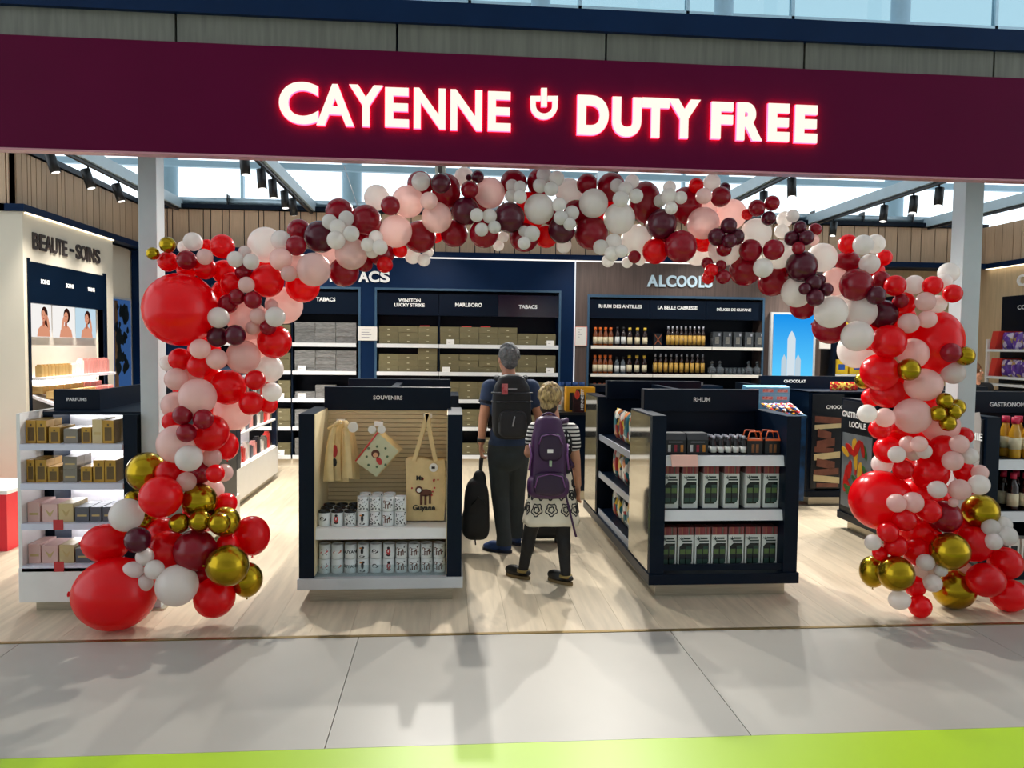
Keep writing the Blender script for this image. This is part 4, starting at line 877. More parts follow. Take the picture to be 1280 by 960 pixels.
# top shelf of the rum stand
def tri_pack(px):
    x = PY(px, 560, 5.3).x; t = thing('bottle_pack', 'black three-bottle gift pack on top shelf of rum stand', 'gift pack', (x, 5.32, 1.0005), 'black gift packs')
    MB().box(x-0.075, x+0.075, 5.27, 5.42, 1.0005, 1.10).build('carton', BLACK, t)
    MB().prism([(5.27, 1.10), (5.42, 1.10), (5.40, 1.145), (5.30, 1.145)], x-0.075, x+0.075, 'X').build('lid', mat('dark_grey_card', srgb(52, 56, 60), 0.5, noise=0.1), t)
    for k, c in enumerate((srgb(220, 220, 220), srgb(150, 20, 50), srgb(200, 130, 40))):
        MB().box(x-0.055+0.045*k, x-0.035+0.045*k, 5.2685, 5.27, 1.015, 1.065).build('bottle_label', mat('pack_label_%d' % k, c, 0.5, noise=0.3, nscale=50), t)
    MB().box(x-0.05, x+0.05, 5.2685, 5.27, 1.082, 1.088).build('printed_line', mat('grey_ink', srgb(140, 140, 150), 0.6, noise=0.1), t)
for p in (843, 870.5): tri_pack(p)
mb_ = bottle('miniature_bottle', 0.02, 0.13, CAPK, CAPS, LABW, nr=0.42, lz=(0.1, 0.42))
for k in range(5):
    for r_ in range(3): place('miniature_bottle', mb_, (PY(890+9.3*k, 560, 5.3).x, 5.27+0.055*r_, 1.0005), 'black miniature rum bottle on top shelf of rum stand', 'bottle', 'miniature rum bottles')
def carrier(px):
    x = PY(px, 560, 5.3).x; t = thing('bottle_carrier', 'dark bottle carrier with orange handle on top shelf of rum stand', 'gift pack', (x, 5.32, 1.0005), 'bottle carriers with orange handles')
    MB().box(x-0.055, x+0.055, 5.27, 5.38, 1.0005, 1.105).build('carton', BLACK, t)
    OR = mat('orange_card', srgb(236, 104, 48), 0.45, noise=0.1)
    for yy in (5.275, 5.37): MB().tube([(x-0.052, yy, 1.105), (x-0.035, yy, 1.16), (x+0.035, yy, 1.16), (x+0.052, yy, 1.105)], 0.005, 6).build('handle', OR, t)
    MB().box(x-0.055, x+0.055, 5.268, 5.276, 1.095, 1.108).build('rim', OR, t)
    for sx in (-0.024, 0.008): MB().box(x+sx, x+sx+0.02, 5.2685, 5.27, 1.01, 1.07).build('bottle_label', mat('amber_label', srgb(150, 92, 50), 0.5, noise=0.4, nscale=60), t)
for p in (941.5, 963.5): carrier(p)
pk = MB().hexa([(PY(839, 575, 5.2).x, 5.178, 0.925), (PY(872, 575, 5.2).x, 5.178, 0.925), (PY(872, 575, 5.2).x, 5.184, 0.925), (PY(839, 575, 5.2).x, 5.184, 0.925), (PY(838, 575, 5.2).x, 5.19, 1.005), (PY(871, 575, 5.2).x, 5.19, 1.005), (PY(871, 575, 5.2).x, 5.196, 1.005), (PY(838, 575, 5.2).x, 5.196, 1.005)]).build('promotion_card', mat('salmon_card', srgb(240, 190, 176), 0.6, noise=0.08)); tag(pk, 'salmon pink promotion card clipped to the rum stand rail', 'card')
# foil snack bags on the stand's left side
FOIL = packmat('busy_foil_print', [srgb(20, 110, 124), srgb(206, 176, 60), srgb(226, 222, 212), srgb(20, 96, 110), srgb(170, 50, 44), srgb(30, 34, 40), srgb(216, 212, 200), srgb(206, 120, 56)], 17)
def pillow(w_, h_, d_, nx=6, nz=8):
    mb = MB(); vs_ = []; fs_ = []
    for sgn in (-1, 1):
        for j in range(nz+1):
            for i in range(nx+1):
                u = i/nx*2-1; v = j/nz*2-1
                th = d_*max(0, (1-abs(u)**3)*(1-abs(v)**2.5))**0.5
                vs_.append((u*w_/2*(1-0.06*(1-v*v)), sgn*th/2, (v+1)/2*h_))
    n1 = (nx+1)*(nz+1)
    for s_ in range(2):
        for j in range(nz):
            for i in range(nx):
                a = s_*n1+j*(nx+1)+i; f = (a, a+1, a+nx+2, a+nx+1); fs_.append(f if s_ == 0 else f[::-1])
    mb.add(vs_, fs_, True); return mb
bagm = pillow(0.19, 0.27, 0.09).mesh('snack_bag')
for z, s_ in ((0.925, 'top'), (0.575, 'middle'), (0.225, 'lowest')):
    for k in range(5): place('snack_bag', bagm, (1.52, 5.905+0.198*k, z+0.008), 'colourful foil snack bag on %s side shelf of rum stand' % s_, 'snack bag', 'snack bags on the rum stand', rz=-math.pi/2+random.uniform(-0.15, 0.15), m=FOIL)
# ---- snack counter: blue boxes and bars
bb = multimesh('snack_box', [(MB().box(-0.085, 0.085, -0.06, 0.06, 0, 0.082), mat('sky_blue_carton', srgb(116, 178, 214), 0.45, noise=0.15, nscale=15, rnd=0.08)), (MB().box(-0.06, 0.06, -0.0612, -0.06, 0.025, 0.06), mat('red_white_print', srgb(222, 170, 160), 0.45, noise=0.5, nscale=40, color2=srgb(190, 60, 60)))])
for k in range(3):
    for c in range(3):
        o = inst('snack_box', bb, None, (PY(940+18*c, 500, 8.3).x, 8.35-math.sin(0.1442)*0.0835*k, 1.0842+math.cos(0.1442)*0.0835*k), rot=(0.1442, 0, 0)); tag(o, 'sky blue snack box stacked on the snack counter', 'box', 'sky blue snack boxes')
BAR = packmat('bright_bar_wrapper', [srgb(230, 230, 226), srgb(200, 40, 50), srgb(40, 100, 180), srgb(210, 150, 40), srgb(60, 36, 26)], 30)
brm = pillow(0.055, 0.2, 0.03, 4, 6).mesh('chocolate_bar')
SLOPE = math.atan(0.09/0.62)
for k in range(16):
    lay, c = (0, k) if k < 6 else (1, k-6) if k < 11 else (2, k-11)
    x_ = 3.475 + 0.068*c + 0.034*(lay % 2); y_ = 8.0 + 0.012*lay
    o = inst('chocolate_bar', brm, BAR, (x_, y_, 1.03 + (y_-7.98)*0.145 + 0.0165 + 0.0325*lay), rot=(-(math.pi/2-SLOPE), 0, random.uniform(-0.03, 0.03)))
    tag(o, 'bright wrapped chocolate bar heaped on the snack counter', 'chocolate bar', 'chocolate bars on the snack counter')
for k in range(7):
    o = inst('chocolate_bar', brm, packmat('red_wrapper', [srgb(206, 40, 36), srgb(236, 200, 90), srgb(170, 24, 30)], 30), (PY(1040+5*k, 488, 8.4).x, 8.4, 1.2825), rz=random.uniform(-0.3, 0.3), sc=(0.9, 1, 0.5))
    tag(o, 'red wrapped chocolate bar standing on top of the chocolate stand', 'chocolate bar', 'red chocolate bars')
# ---- cognac display
cgx = XB(724, 8.65)
cc = thing('cognac_case', 'orange yellow cognac case with black stripes', 'case', (XB(729, 8.7), 8.75, 1.0005))
MB().box(XB(709, 8.7), XB(745, 8.7), 8.7, 8.86, 1.0005, PY(725, 484, 8.7).z).build('carton', mat('orange_yellow_carton', srgb(240, 170, 24), 0.45, noise=0.08), cc)
MB().box(XB(713, 8.7), XB(718, 8.7), 8.697, 8.7, 1.02, 1.22).box(XB(721, 8.7), XB(726, 8.7), 8.697, 8.7, 1.12, 1.26).build('printed_stripes', INK, cc)
hb_ = thing('cognac_box', 'black and red cognac box with vertical white lettering and ember emblem', 'box', (XB(725, 8.63), 8.63, 1.0005))
MB().box(XB(718, 8.6), XB(732, 8.6), 8.6, 8.68, 1.0005, PY(725, 494, 8.6).z).build('carton', mat('maroon_black_carton', srgb(60, 20, 22), 0.35, noise=0.5, nscale=9, color2=srgb(20, 12, 14)), hb_)
tv = text_mb('HENNESSY', (0, 0, 0), 0.24, 0.032, 'front', 0.003, 0.02)
bz = XB(731, 8.6)-0.004
tv.v = [Vector((bz - p.z, 8.6 + p.y, 1.03 + p.x)) for p in tv.v]; tv.build('lettering', WPRINT, hb_)
MB().ell((XB(722.5, 8.6), 8.6, 1.2), (0.03, 0.004, 0.05), 12, 8).build('printed_emblem', mat('ember_print', srgb(206, 60, 40), 0.4, noise=0.3, nscale=30), hb_)
bl = bottle('bottle', 0.035, 0.33, mat('pale_bottle', srgb(196, 200, 190), 0.2, noise=0.1), mat('blue_cap', srgb(40, 84, 150), 0.4, noise=0.1), LABW, nr=0.8)
for p in (702.5, 711, 719.5, 728): place('bottle', bl, (XB(p, 8.93), 8.93, 1.0005), 'pale bottle with blue cap behind the orange cognac case', 'bottle', 'blue capped bottles')

# ---- souvenirs: mugs
MUGW = mat('white_ceramic', srgb(222, 224, 222), 0.2, noise=0.04); MUGK = mat('black_ceramic', srgb(20, 22, 26), 0.2, noise=0.1)
def wrap_cyl(flat, r, cz):
    "flat: list of polygons (u,v) metres -> patches on a cylinder facing -Y"
    mb = MB()
    for poly in flat:
        n = len(poly); out = []; 
        for rr in (r+0.0012, r-0.001):
            for u, v in poly:
                a = u/r; out.append((rr*math.sin(a), -rr*math.cos(a), cz+v))
        mb.add(out, [tuple(range(n)), tuple(range(2*n-1, n-1, -1))] + [(i, n+i, n+(i+1) % n, (i+1) % n) for i in range(n)])
    return mb
def circ(u, v, a, b=None, n=9, rot=0):
    b = b or a; return [(u+a*math.cos(2*math.pi*k/n)*math.cos(rot)-b*math.sin(2*math.pi*k/n)*math.sin(rot), v+a*math.cos(2*math.pi*k/n)*math.sin(rot)+b*math.sin(2*math.pi*k/n)*math.cos(rot)) for k in range(n)]
def rect(u, v, w_, h_): return [(u-w_/2, v-h_/2), (u+w_/2, v-h_/2), (u+w_/2, v+h_/2), (u-w_/2, v+h_/2)]
def textpolys(s, cu, cv, h_, bold=0.02):
    vs_, fs_, W, Hh = glyphs(s, bold); k = h_/Hh
    return [[(cu+(vs_[i][0]-W/2)*k, cv+(vs_[i][1]-Hh/2)*k) for i in f] for f in fs_]
dots = [circ(random.uniform(-0.028, 0.028), random.uniform(-0.036, 0.036), random.uniform(0.0018, 0.0042)) for k in range(34)]
PR = {
 'guyane': [(textpolys('GUYANE', 0.004, 0, 0.019), INK)],
 'sloth': [([circ(0, 0.008, 0.017, 0.012), circ(-0.02, 0.014, 0.009), rect(-0.012, -0.012, 0.006, 0.026), rect(0.002, -0.012, 0.006, 0.026), rect(0.014, -0.010, 0.006, 0.024)], BROWNINK), ([circ(-0.02, 0.013, 0.005)], PAPER), ([circ(0.02, 0.026, 0.004)], INK), ([circ(-0.022, -0.02, 0.003)], INK), ([circ(0.024, -0.004, 0.004)], INK)],
 'toucan': [([circ(0, 0.004, 0.008, 0.02), circ(0.004, 0.024, 0.008), circ(0, -0.028, 0.016, 0.006)], INK), ([circ(-0.008, 0.022, 0.009, 0.004)], mat('orange_ink', srgb(220, 130, 40), 0.6, noise=0.1))],
 'car': [([circ(0, 0, 0.02, 0.009), circ(-0.006, 0.007, 0.012, 0.008)], INK), ([circ(-0.004, 0.006, 0.007, 0.004)], PAPER)],
 'red': [([circ(0, 0.0, 0.012, 0.02)], REDINK), ([circ(0, -0.02, 0.012, 0.008), circ(0, 0.022, 0.008)], INK)],
 'stamp': [([circ(0, 0.0, 0.024, 0.008, rot=0.25)], REDINK), ([rect(0, 0.016, 0.03, 0.006), rect(0.004, -0.016, 0.026, 0.004)], INK)],
 'wave': [([circ(0, 0.0, 0.026, 0.010, rot=0.2)], mat('terracotta_ink', srgb(196, 90, 60), 0.6, noise=0.1)), ([circ(0.0, 0.002, 0.018, 0.004, rot=0.2)], PAPER)],
 'dots': [(dots, INK)],
}
MUGDESC = {'guyane': 'black GUYANE lettering', 'sloth': 'brown sloth print', 'toucan': 'black toucan print', 'car': 'round black doodle', 'red': 'red figure print', 'stamp': 'red stamp print', 'wave': 'terracotta oval print', 'dots': 'speckled black pattern'}
mugs = {}
def mug(kind, loc, where, r=0.041, h=0.1, rim=None):
    key = (kind, rim)
    lb = ('black rimmed ' if rim else '') + 'white mug with ' + MUGDESC[kind] + ' ' + where
    grp = 'souvenir mugs ' + where
    if key not in mugs:
        t = thing('mug', lb, 'mug', (0, 0, 0), grp); mugs[key] = t
        MB().lathe([(r*0.94, 0), (r, 0.006), (r, h), (r*0.92, h), (r*0.9, 0.01), (0.0, 0.008)], n=20).build('body', MUGW, t)
        if rim: MB().lathe([(r*1.004, h-0.008), (r*1.01, h+0.002), (r*0.9, h+0.002), (r*0.88, 0.02), (0, 0.018)], n=20).build('dark_lining', MUGK, t)
        MB().tube([(q*0.37, q*0.93, z_) for q, z_ in ((r*0.96, h*0.82), (r*1.3, h*0.8), (r*1.42, h*0.5), (r*1.25, h*0.2), (r*0.96, h*0.18))], 0.005, 6).build('handle', MUGK if rim else MUGW, t)
        for k, (pl_, m_) in enumerate(PR[kind]): wrap_cyl([[(u*1.22, v*1.15) for u, v in p] for p in pl_], r+0.0004*k, h/2).build('print', m_, t)
        t.location = loc; ORI[t] = Vector(loc); r_ = t
        t.rotation_euler = (0, 0, random.uniform(-0.12, 0.12))
    else: r_ = copy_thing(mugs[key], loc, random.uniform(-0.12, 0.12), lb, grp)
    return r_
lowk = ['stamp', 'wave', 'guyane', 'toucan', 'car', 'red', 'sloth', 'sloth', 'sloth', 'sloth']
for k, px in enumerate((405, 422, 439, 457.7, 473, 490, 508, 522.5, 538, 552.5)):
    X = -0.836 + 0.0872*k
    mug(lowk[k], (X, 5.3, 0.176), 'in lower row of souvenirs stand'); mug(lowk[k], (X+random.uniform(-0.003, 0.003), 5.3, 0.277), 'in upper row on bottom shelf of souvenirs stand')
    mug(lowk[k], (X, 5.425, 0.176), 'behind the front row on bottom shelf of souvenirs stand')
for k, px in enumerate((402.5, 419, 435.5)):
    X = -0.836 + 0.0872*k; kd = ('car', 'red', 'dots')[k]
    for r_ in range(3): mug(kd, (X, 5.29+0.118*r_, 0.5055), 'on middle shelf of souvenirs stand', 0.041, 0.1, True)
for k, px in enumerate((452.5, 467.5, 482.5, 497.5)):
    X = -0.573 + 0.0842*k; kd = ('dots', 'dots', 'sloth', 'dots')[k]
    mug(kd if k else 'toucan', (X, 5.29, 0.5055), 'in bottom row of middle shelf stack'); mug(kd, (X, 5.29, 0.6065), 'in top row of middle shelf stack'); mug(kd, (X+0.003, 5.41, 0.5055), 'behind the middle shelf stack')
    if k < 3: mug(kd, (X+0.003, 5.41, 0.6065), 'behind the top row of middle shelf stack')
# ---- cotton totes and pouches
COT = mat('natural_cotton', srgb(226, 198, 146), 0.85, noise=0.12, nscale=14, bump=0.15, rnd=0.05)
def sheet(P, nx, nz, th, name, m, parent, amp=0.006):
    "cloth panel from a mapping P(u,v)->Vector, with gentle folds, thickness th along Y"
    mb = MB(); vs_ = []; fs_ = []
    for s_ in (0, 1):
        for j in range(nz+1):
            for i in range(nx+1):
                p = P(i/nx, j/nz); edge = min(1, 6*min(i/nx, 1-i/nx, j/nz, 1-j/nz))
                p.y += (s_*2-1)*th/2*edge + amp*math.sin(i*1.7+j*0.35); vs_.append(p)
    n1 = (nx+1)*(nz+1)
    for s_ in (0, 1):
        for j in range(nz):
            for i in range(nx):
                a = s_*n1+j*(nx+1)+i; f = (a, a+1, a+nx+2, a+nx+1); fs_.append(f if s_ == 0 else f[::-1])
    mb.add(vs_, fs_, True); return mb.build(name, m, parent)
def hook(px, py, Y, lb):
    p = PY(px, py, Y); t = thing('display_hook', lb, 'hook', (p.x, 5.735, p.z), 'display hooks on the slatwall')
    MB().cyl((p.x, 5.735, p.z), (p.x, Y-0.04, p.z+0.01), 0.004, n=6).build('prong', STEEL, t)
    MB().box(p.x-0.03, p.x+0.03, Y-0.045, Y-0.042, p.z-0.005, p.z+0.028).build('price_tag', PAPER, t)
    return t
def tote(px0, px1, pyt, pyb, apx, apy, Y, lb, prints=False):
    a = PY(px0, pyb, Y); b = PY(px1, pyt, Y); ap = PY(apx, apy, Y)
    t = thing('tote_bag', lb, 'tote bag', ((a.x+b.x)/2, Y, a.z), 'cotton tote bags on the souvenirs stand')
    a.z = max(a.z, 0.508); wd, ht = b.x-a.x, b.z-a.z
    sheet(lambda u, v: Vector((a.x+wd*u*(1-0.0)+0.01*math.sin(3*v), Y, a.z+ht*v+0.01*math.sin(6*u)*v)), 10, 10, 0.02, 'bag_body', COT, t, 0.002)
    for yy, m_ in ((Y-0.012, 0), (Y+0.012, 1)):
        pts = []
        for k in range(15):
            s = k/14; x_ = a.x+wd*(0.22+0.56*s); z_ = a.z+ht*0.97 + (ap.z-a.z-ht*0.97)*(1-abs(2*s-1)**1.5); x_ = x_*(1-(1-abs(2*s-1))*0.75) + ap.x*(1-abs(2*s-1))*0.75
            pts.append(Vector((x_, yy, z_)))
        mb = MB()
        for k in range(14):
            p, q_ = pts[k], pts[k+1]; d = (q_-p).normalized(); nn = Vector((-d.z, 0, d.x))*0.014
            mb.hexa([p-nn+Vector((0, -0.002, 0)), q_-nn+Vector((0, -0.002, 0)), q_-nn+Vector((0, 0.002, 0)), p-nn+Vector((0, 0.002, 0)), p+nn+Vector((0, -0.002, 0)), q_+nn+Vector((0, -0.002, 0)), q_+nn+Vector((0, 0.002, 0)), p+nn+Vector((0, 0.002, 0))])
        mb.build('handle', COT, t)
    if prints:
        yy = Y-0.0135
        def polys(pl_, m_, nm, d=0.003):
            mb = MB()
            for p_ in pl_: mb.prism(p_, yy-d, yy+0.004)
            mb.build(nm, m_, t)
        c = PY(531, 619, Y)
        polys([circ(c.x+0.005, c.z+0.02, 0.045, 0.026), circ(c.x-0.04, c.z+0.04, 0.026), rect(c.x-0.025, c.z-0.03, 0.016, 0.07), rect(c.x+0.005, c.z-0.03, 0.016, 0.07), rect(c.x+0.036, c.z-0.025, 0.016, 0.065)], BROWNINK, 'printed_sloth')
        polys([circ(c.x-0.04, c.z+0.038, 0.016)], PAPER, 'printed_face', 0.004)
        polys(textpolys('Guyane', PY(530, 635, Y).x, PY(530, 635, Y).z, 0.05, 0.03), INK, 'printed_lettering')
        polys(textpolys('Ma', PY(525, 597, Y).x, PY(525, 597, Y).z, 0.032, 0.03), INK, 'printed_lettering')
        polys([circ(c.x+random.uniform(-0.1, 0.1), c.z+random.uniform(-0.02, 0.12), 0.006) for k in range(12)], REDINK, 'printed_dots')
        s_ = PY(542, 584, Y); MB().cyl((s_.x, yy-0.006, s_.z), (s_.x, yy+0.002, s_.z), 0.03, n=18).build('round_sticker', PAPER, t)
        MB().box(s_.x-0.014, s_.x+0.01, yy-0.0075, yy-0.006, s_.z-0.008, s_.z+0.008).build('sticker_print', INK, t)
    return t
for k in range(4): tote(506+k*0.9, 555.5-0.6*k, 574-k, 651, 535+0.5*k, 517, 5.36+0.045*k, 'large natural tote bag printed with a sloth and Guyane' if k == 0 else 'plain back tote bag hanging behind the sloth tote', k == 0)
hook(535, 521, 5.5, 'chrome display hook holding the sloth tote bags')
# bunch of narrow folded totes
for k in range(8):
    pa = 404+k*4.7; Y = 5.55 if k == 7 else 5.36+0.045*((k*3) % 5)
    a = PY(pa, 603-random.uniform(0, 5), Y); b = PY(pa+13, 534+random.uniform(-3, 3), Y); ap = PY(424+k*1.2, 526, Y)
    t = thing('folded_tote_bag', 'narrow folded natural tote bag hanging in the bunch', 'tote bag', ((a.x+b.x)/2, Y, a.z), 'folded tote bags in a bunch')
    wd = b.x-a.x; ht = b.z-a.z
    sheet(lambda u, v: Vector((a.x+wd*u*(1-0.45*v)+0.25*wd*v + (ap.x-(a.x+b.x)/2)*v**3*0.5, Y, a.z+ht*v)), 5, 8, 0.02, 'bag_body', COT, t, 0.006)
    MB().tube([(a.x+wd*0.45, Y, a.z+ht*0.96), ((a.x+wd*0.5+ap.x)/2, Y, a.z+ht*1.03), (ap.x, Y, ap.z)], 0.009, 6).build('handle', COT, t)
    if k == 2:
        p = PY(419, 567, Y); MB().prism(circ(p.x, p.z+0.02, 0.018, 0.045), Y-0.02, Y-0.008).build('printed_parrot', REDINK, t); MB().prism(circ(p.x-0.002, p.z-0.06, 0.016, 0.03), Y-0.02, Y-0.008).build('printed_tail', INK, t)
hook(427, 528, 5.5, 'chrome display hook holding the bunch of folded totes')
ds = MB().cyl((PY(441, 534, 5.38).x, 5.38, PY(441, 534, 5.38).z), (PY(441, 534, 5.38).x, 5.386, PY(441, 534, 5.38).z), 0.036, n=20).build('round_tag', PAPER); tag(ds, 'clear white round tag hanging on the bunch of totes', 'tag')
# pouches
POU = mat('pale_sage_pouch', srgb(206, 204, 170), 0.8, noise=0.06, nscale=12, bump=0.1)
for k in range(4):
    Y = 5.40+0.035*k; dx, dy = 1.8*k+0.4, -1.8*k
    A, B_, C_, D_ = [PY(x_+dx, y_+dy*0.6, Y) for x_, y_ in ((444, 577), (470, 596), (498, 564), (472, 541))]
    t = thing('zip_pouch', 'pale zip pouch printed with a monkey, hanging tilted' if k == 0 else 'cream zip pouch hanging behind the monkey pouch', 'pouch', (B_.x, Y, B_.z), 'zip pouches on the souvenirs stand')
    sheet(lambda u, v: (A*(1-u)*(1-v) + B_*u*(1-v) + C_*u*v + D_*(1-u)*v), 8, 8, 0.025, 'pouch_body', POU if k == 0 else COT, t, 0.0005)
    MB().tube([A+Vector((0, -0.004, 0.004)), D_+Vector((0, -0.004, 0.004))], 0.006, 6).build('zip', mat('red_zip', srgb(214, 70, 66), 0.5, noise=0.1) if k == 0 else COT, t)
    if k == 0:
        c = (A+C_)/2; yy = Y-0.014
        MB().prism(circ(c.x-0.01, c.z+0.02, 0.03), yy-0.003, yy+0.006).build('printed_monkey_head', BROWNINK, t); MB().prism(circ(c.x-0.01, c.z+0.012, 0.018), yy-0.004, yy+0.006).build('printed_monkey_face', mat('peach_ink', srgb(226, 170, 130), 0.6, noise=0.1), t)
        MB().prism(circ(c.x+0.015, c.z-0.03, 0.018, 0.03, rot=0.5), yy-0.003, yy+0.006).build('printed_monkey_body', REDINK, t)
        mb = MB()
        for an in range(0, 360, 45):
            r_ = 0.075+0.012*((an//45) % 2); mb.prism(circ(c.x+r_*math.cos(math.radians(an))*0.95, c.z+r_*math.sin(math.radians(an))*0.95, 0.009, n=6), yy-0.002, yy+0.008)
        mb.build('printed_flowers', mat('dull_green_ink', srgb(90, 110, 80), 0.6, noise=0.2), t)
hook(474, 531, 5.46, 'chrome display hook holding the zip pouches')
for px in (465, 477):
    p = PY(px, 537, 5.37); ds = MB().cyl((p.x, 5.37, p.z), (p.x, 5.376, p.z), 0.028, n=18).build('round_tag', PAPER); tag(ds, 'white round tag hanging above the zip pouches', 'tag', 'round tags above the pouches')

# ---- perfume boxes
GOLD = mat('gold_perfume_carton', srgb(196, 150, 60), 0.28, 0.35, noise=0.2, nscale=10, rnd=0.12); GOLDL = mat('pale_gold_carton', srgb(214, 190, 140), 0.35, 0.2, noise=0.1, rnd=0.05); GREYG = mat('silver_grey_carton', srgb(140, 132, 120), 0.3, 0.4, noise=0.15)
PINKB = mat('blush_pink_carton', srgb(226, 186, 176), 0.45, noise=0.06, rnd=0.05); GRYB = mat('charcoal_carton', srgb(96, 94, 102), 0.4, noise=0.08)
PMARK = mat('carton_dark_print', srgb(110, 84, 40), 0.4, noise=0.2); PBAR = mat('carton_gold_bar', srgb(206, 176, 120), 0.35, 0.3, noise=0.1)
def pbox(w_, h_, d_, m_, style):
    b = MB().box(-w_/2, w_/2, -d_/2, d_/2, 0, h_)
    if style == 'g': p = MB().box(-w_*0.32, w_*0.32, -d_/2-0.001, -d_/2, h_*0.12, h_*0.7).box(-0.006, 0.006, -d_/2-0.002, -d_/2-0.001, h_*0.74, h_*0.85); pm_ = PMARK
    elif style == 'w': p = MB().prism([(-w_*0.3, h_*0.72), (-w_*0.05, h_*0.3), (0, h_*0.45), (w_*0.05, h_*0.3), (w_*0.3, h_*0.72), (0.004, h_*0.52), (-0.004, h_*0.52)], -d_/2-0.0012, -d_/2); pm_ = PBAR
    else: p = MB().box(-w_*0.36, w_*0.36, -d_/2-0.001, -d_/2, h_*0.36, h_*0.48); pm_ = PBAR
    return multimesh('perfume_box', [(b, m_), (p, pm_)])
def prow(pxs, sh, shn, h_, m_, style, desc, ydep=0.1, rows=2, zoff=0.0):
    for pa, pb in pxs:
        Y = AY0+0.07; xa = max(PY(pa, 600, Y).x, AX0+0.026); xb = PY(pb, 600, Y).x; w_ = xb-xa
        me = pbox(w_-0.002, h_, ydep, m_, style)
        for r_ in range(rows): place('perfume_box', me, ((xa+xb)/2, Y+ydep/2+r_*(ydep+0.004), ASZ[sh]+0.001+zoff), '%s on %s shelf of perfume stand' % (desc, shn), 'box', 'perfume boxes on the perfume stand')
px5 = 5.1/960
prow(((33.5, 46), (46.5, 59)), 0, 'top', 0.148, GOLD, 'g', 'tall gold perfume box with green window'); prow(((62, 76), (102.5, 115)), 0, 'top', 0.105, GOLD, 'g', 'short gold perfume box')
prow(((80.5, 98),), 0, 'top', 0.095, GREYG, 'b', 'short silver grey perfume box'); prow(((116, 128.5),), 0, 'top', 0.155, GOLDL, 'n', 'tall pale gold perfume box'); prow(((129, 143),), 0, 'top', 0.15, GOLD, 'g', 'tall gold perfume box at the right end')
prow(((29.5, 43.5), (44.5, 58.5)), 1, 'second', 0.145, GOLD, 'g', 'tall gold perfume box at the left end'); prow(((59.5, 73.5), (101, 115)), 1, 'second', 0.1, GOLD, 'g', 'short gold perfume box')
prow(((79, 96.5),), 1, 'second', 0.082, GREYG, 'b', 'silver grey perfume box under another'); prow(((79, 96.5),), 1, 'second', 0.082, GREYG, 'b', 'silver grey perfume box on another', zoff=0.083); prow(((116.5, 130.5), (131, 145)), 1, 'second', 0.143, GOLD, 'g', 'tall gold perfume box at the right end')
for sh, shn in ((2, 'third'), (3, 'lowest')):
    prow(((28.5, 49),), sh, shn, 0.125, PINKB, 'b', 'large blush pink perfume box'); prow(((52, 71),) if sh == 2 else ((50.5, 70.5),), sh, shn, 0.115, PINKB, 'w', 'blush pink perfume box with winged emblem'); prow(((72.5, 91),), sh, shn, 0.118, GOLDL, 'w', 'cream perfume box with winged emblem')
    prow(((93, 110.5), (112, 126), (127.5, 142)), sh, shn, 0.095, GRYB, 'b', 'charcoal perfume box with gold bar')
for sh, px in ((2, 73), (3, 73)):
    a = PY(px, 655, AY0).x; o = MB().box(a-0.03, a+0.03, AY0-0.004, AY0-0.0005, ASZ[sh]-0.035, ASZ[sh]+0.03).build('shelf_talker', REDINK); tag(o, 'small red shelf talker on %s rail of perfume stand' % ('third' if sh == 2 else 'lowest'), 'shelf talker')
# ---- beauty niche products
GB_ = mat('small_gold_carton', srgb(206, 168, 104), 0.35, 0.2, noise=0.12, rnd=0.12); PKB = mat('pink_cosmetic_carton', srgb(226, 150, 140), 0.4, noise=0.15, rnd=0.2); WHB = mat('pale_cosmetic_carton', srgb(236, 226, 214), 0.4, noise=0.06, rnd=0.06)
sb = MB().box(-0.028, 0.028, -0.03, 0.03, 0, 0.11).box(-0.02, 0.02, -0.02, 0.02, 0.11, 0.125).mesh('cosmetic_box')
for k in range(22):
    m_ = (GB_ if k < 9 else WHB if k < 13 else PKB); dsc = ('small gold', 'small pale', 'small pink')[0 if k < 9 else 1 if k < 13 else 2]
    o = inst('cosmetic_box', sb, m_, (XL+0.05, NY0+0.07+0.071*k, BNZ[0]+0.001), rz=math.pi/2, sc=(1, 1, 1.0 if k < 12 else 1.35)); tag(o, dsc + ' cosmetic box on the niche shelf under the portrait screens', 'box', dsc + ' cosmetic boxes')
gb2 = MB().box(-0.06, 0.06, -0.05, 0.05, 0, 0.075).mesh('gold_carton')
for r_ in range(3):
    for k in range(9):
        x_ = -4.12+0.13*r_; o = inst('gold_carton', gb2, GB_ if k < 6 else PKB, (x_, NY0+0.12+0.15*k, 1.23-(x_-0.05+4.23)/(XL+0.45+4.23)*0.2), rz=math.pi/2)
        tag(o, ('small gold' if k < 6 else 'small pink') + ' carton on the sloping niche shelf', 'box', 'cartons on the sloping niche shelf')
# ---- makeup stand products (right side shelves)
for zi, z in enumerate(BSZ):
    for k in range(9):
        m_ = (PKB, REDC, WHB, GRYB, PKB, BLACK, WHB, GREYG, REDC)[(k+zi) % 9]
        o = inst('cosmetic_box', sb, m_, (BX1-0.07, BY0+0.25+0.17*k, z+0.001), rz=math.pi/2, sc=(1.4, 1.2, 1.1+0.5*((k*7+zi) % 3)/2)); tag(o, 'assorted cosmetic box on %s shelf of makeup stand' % ('lowest', 'middle', 'top')[zi], 'box', 'cosmetic boxes on the makeup stand')
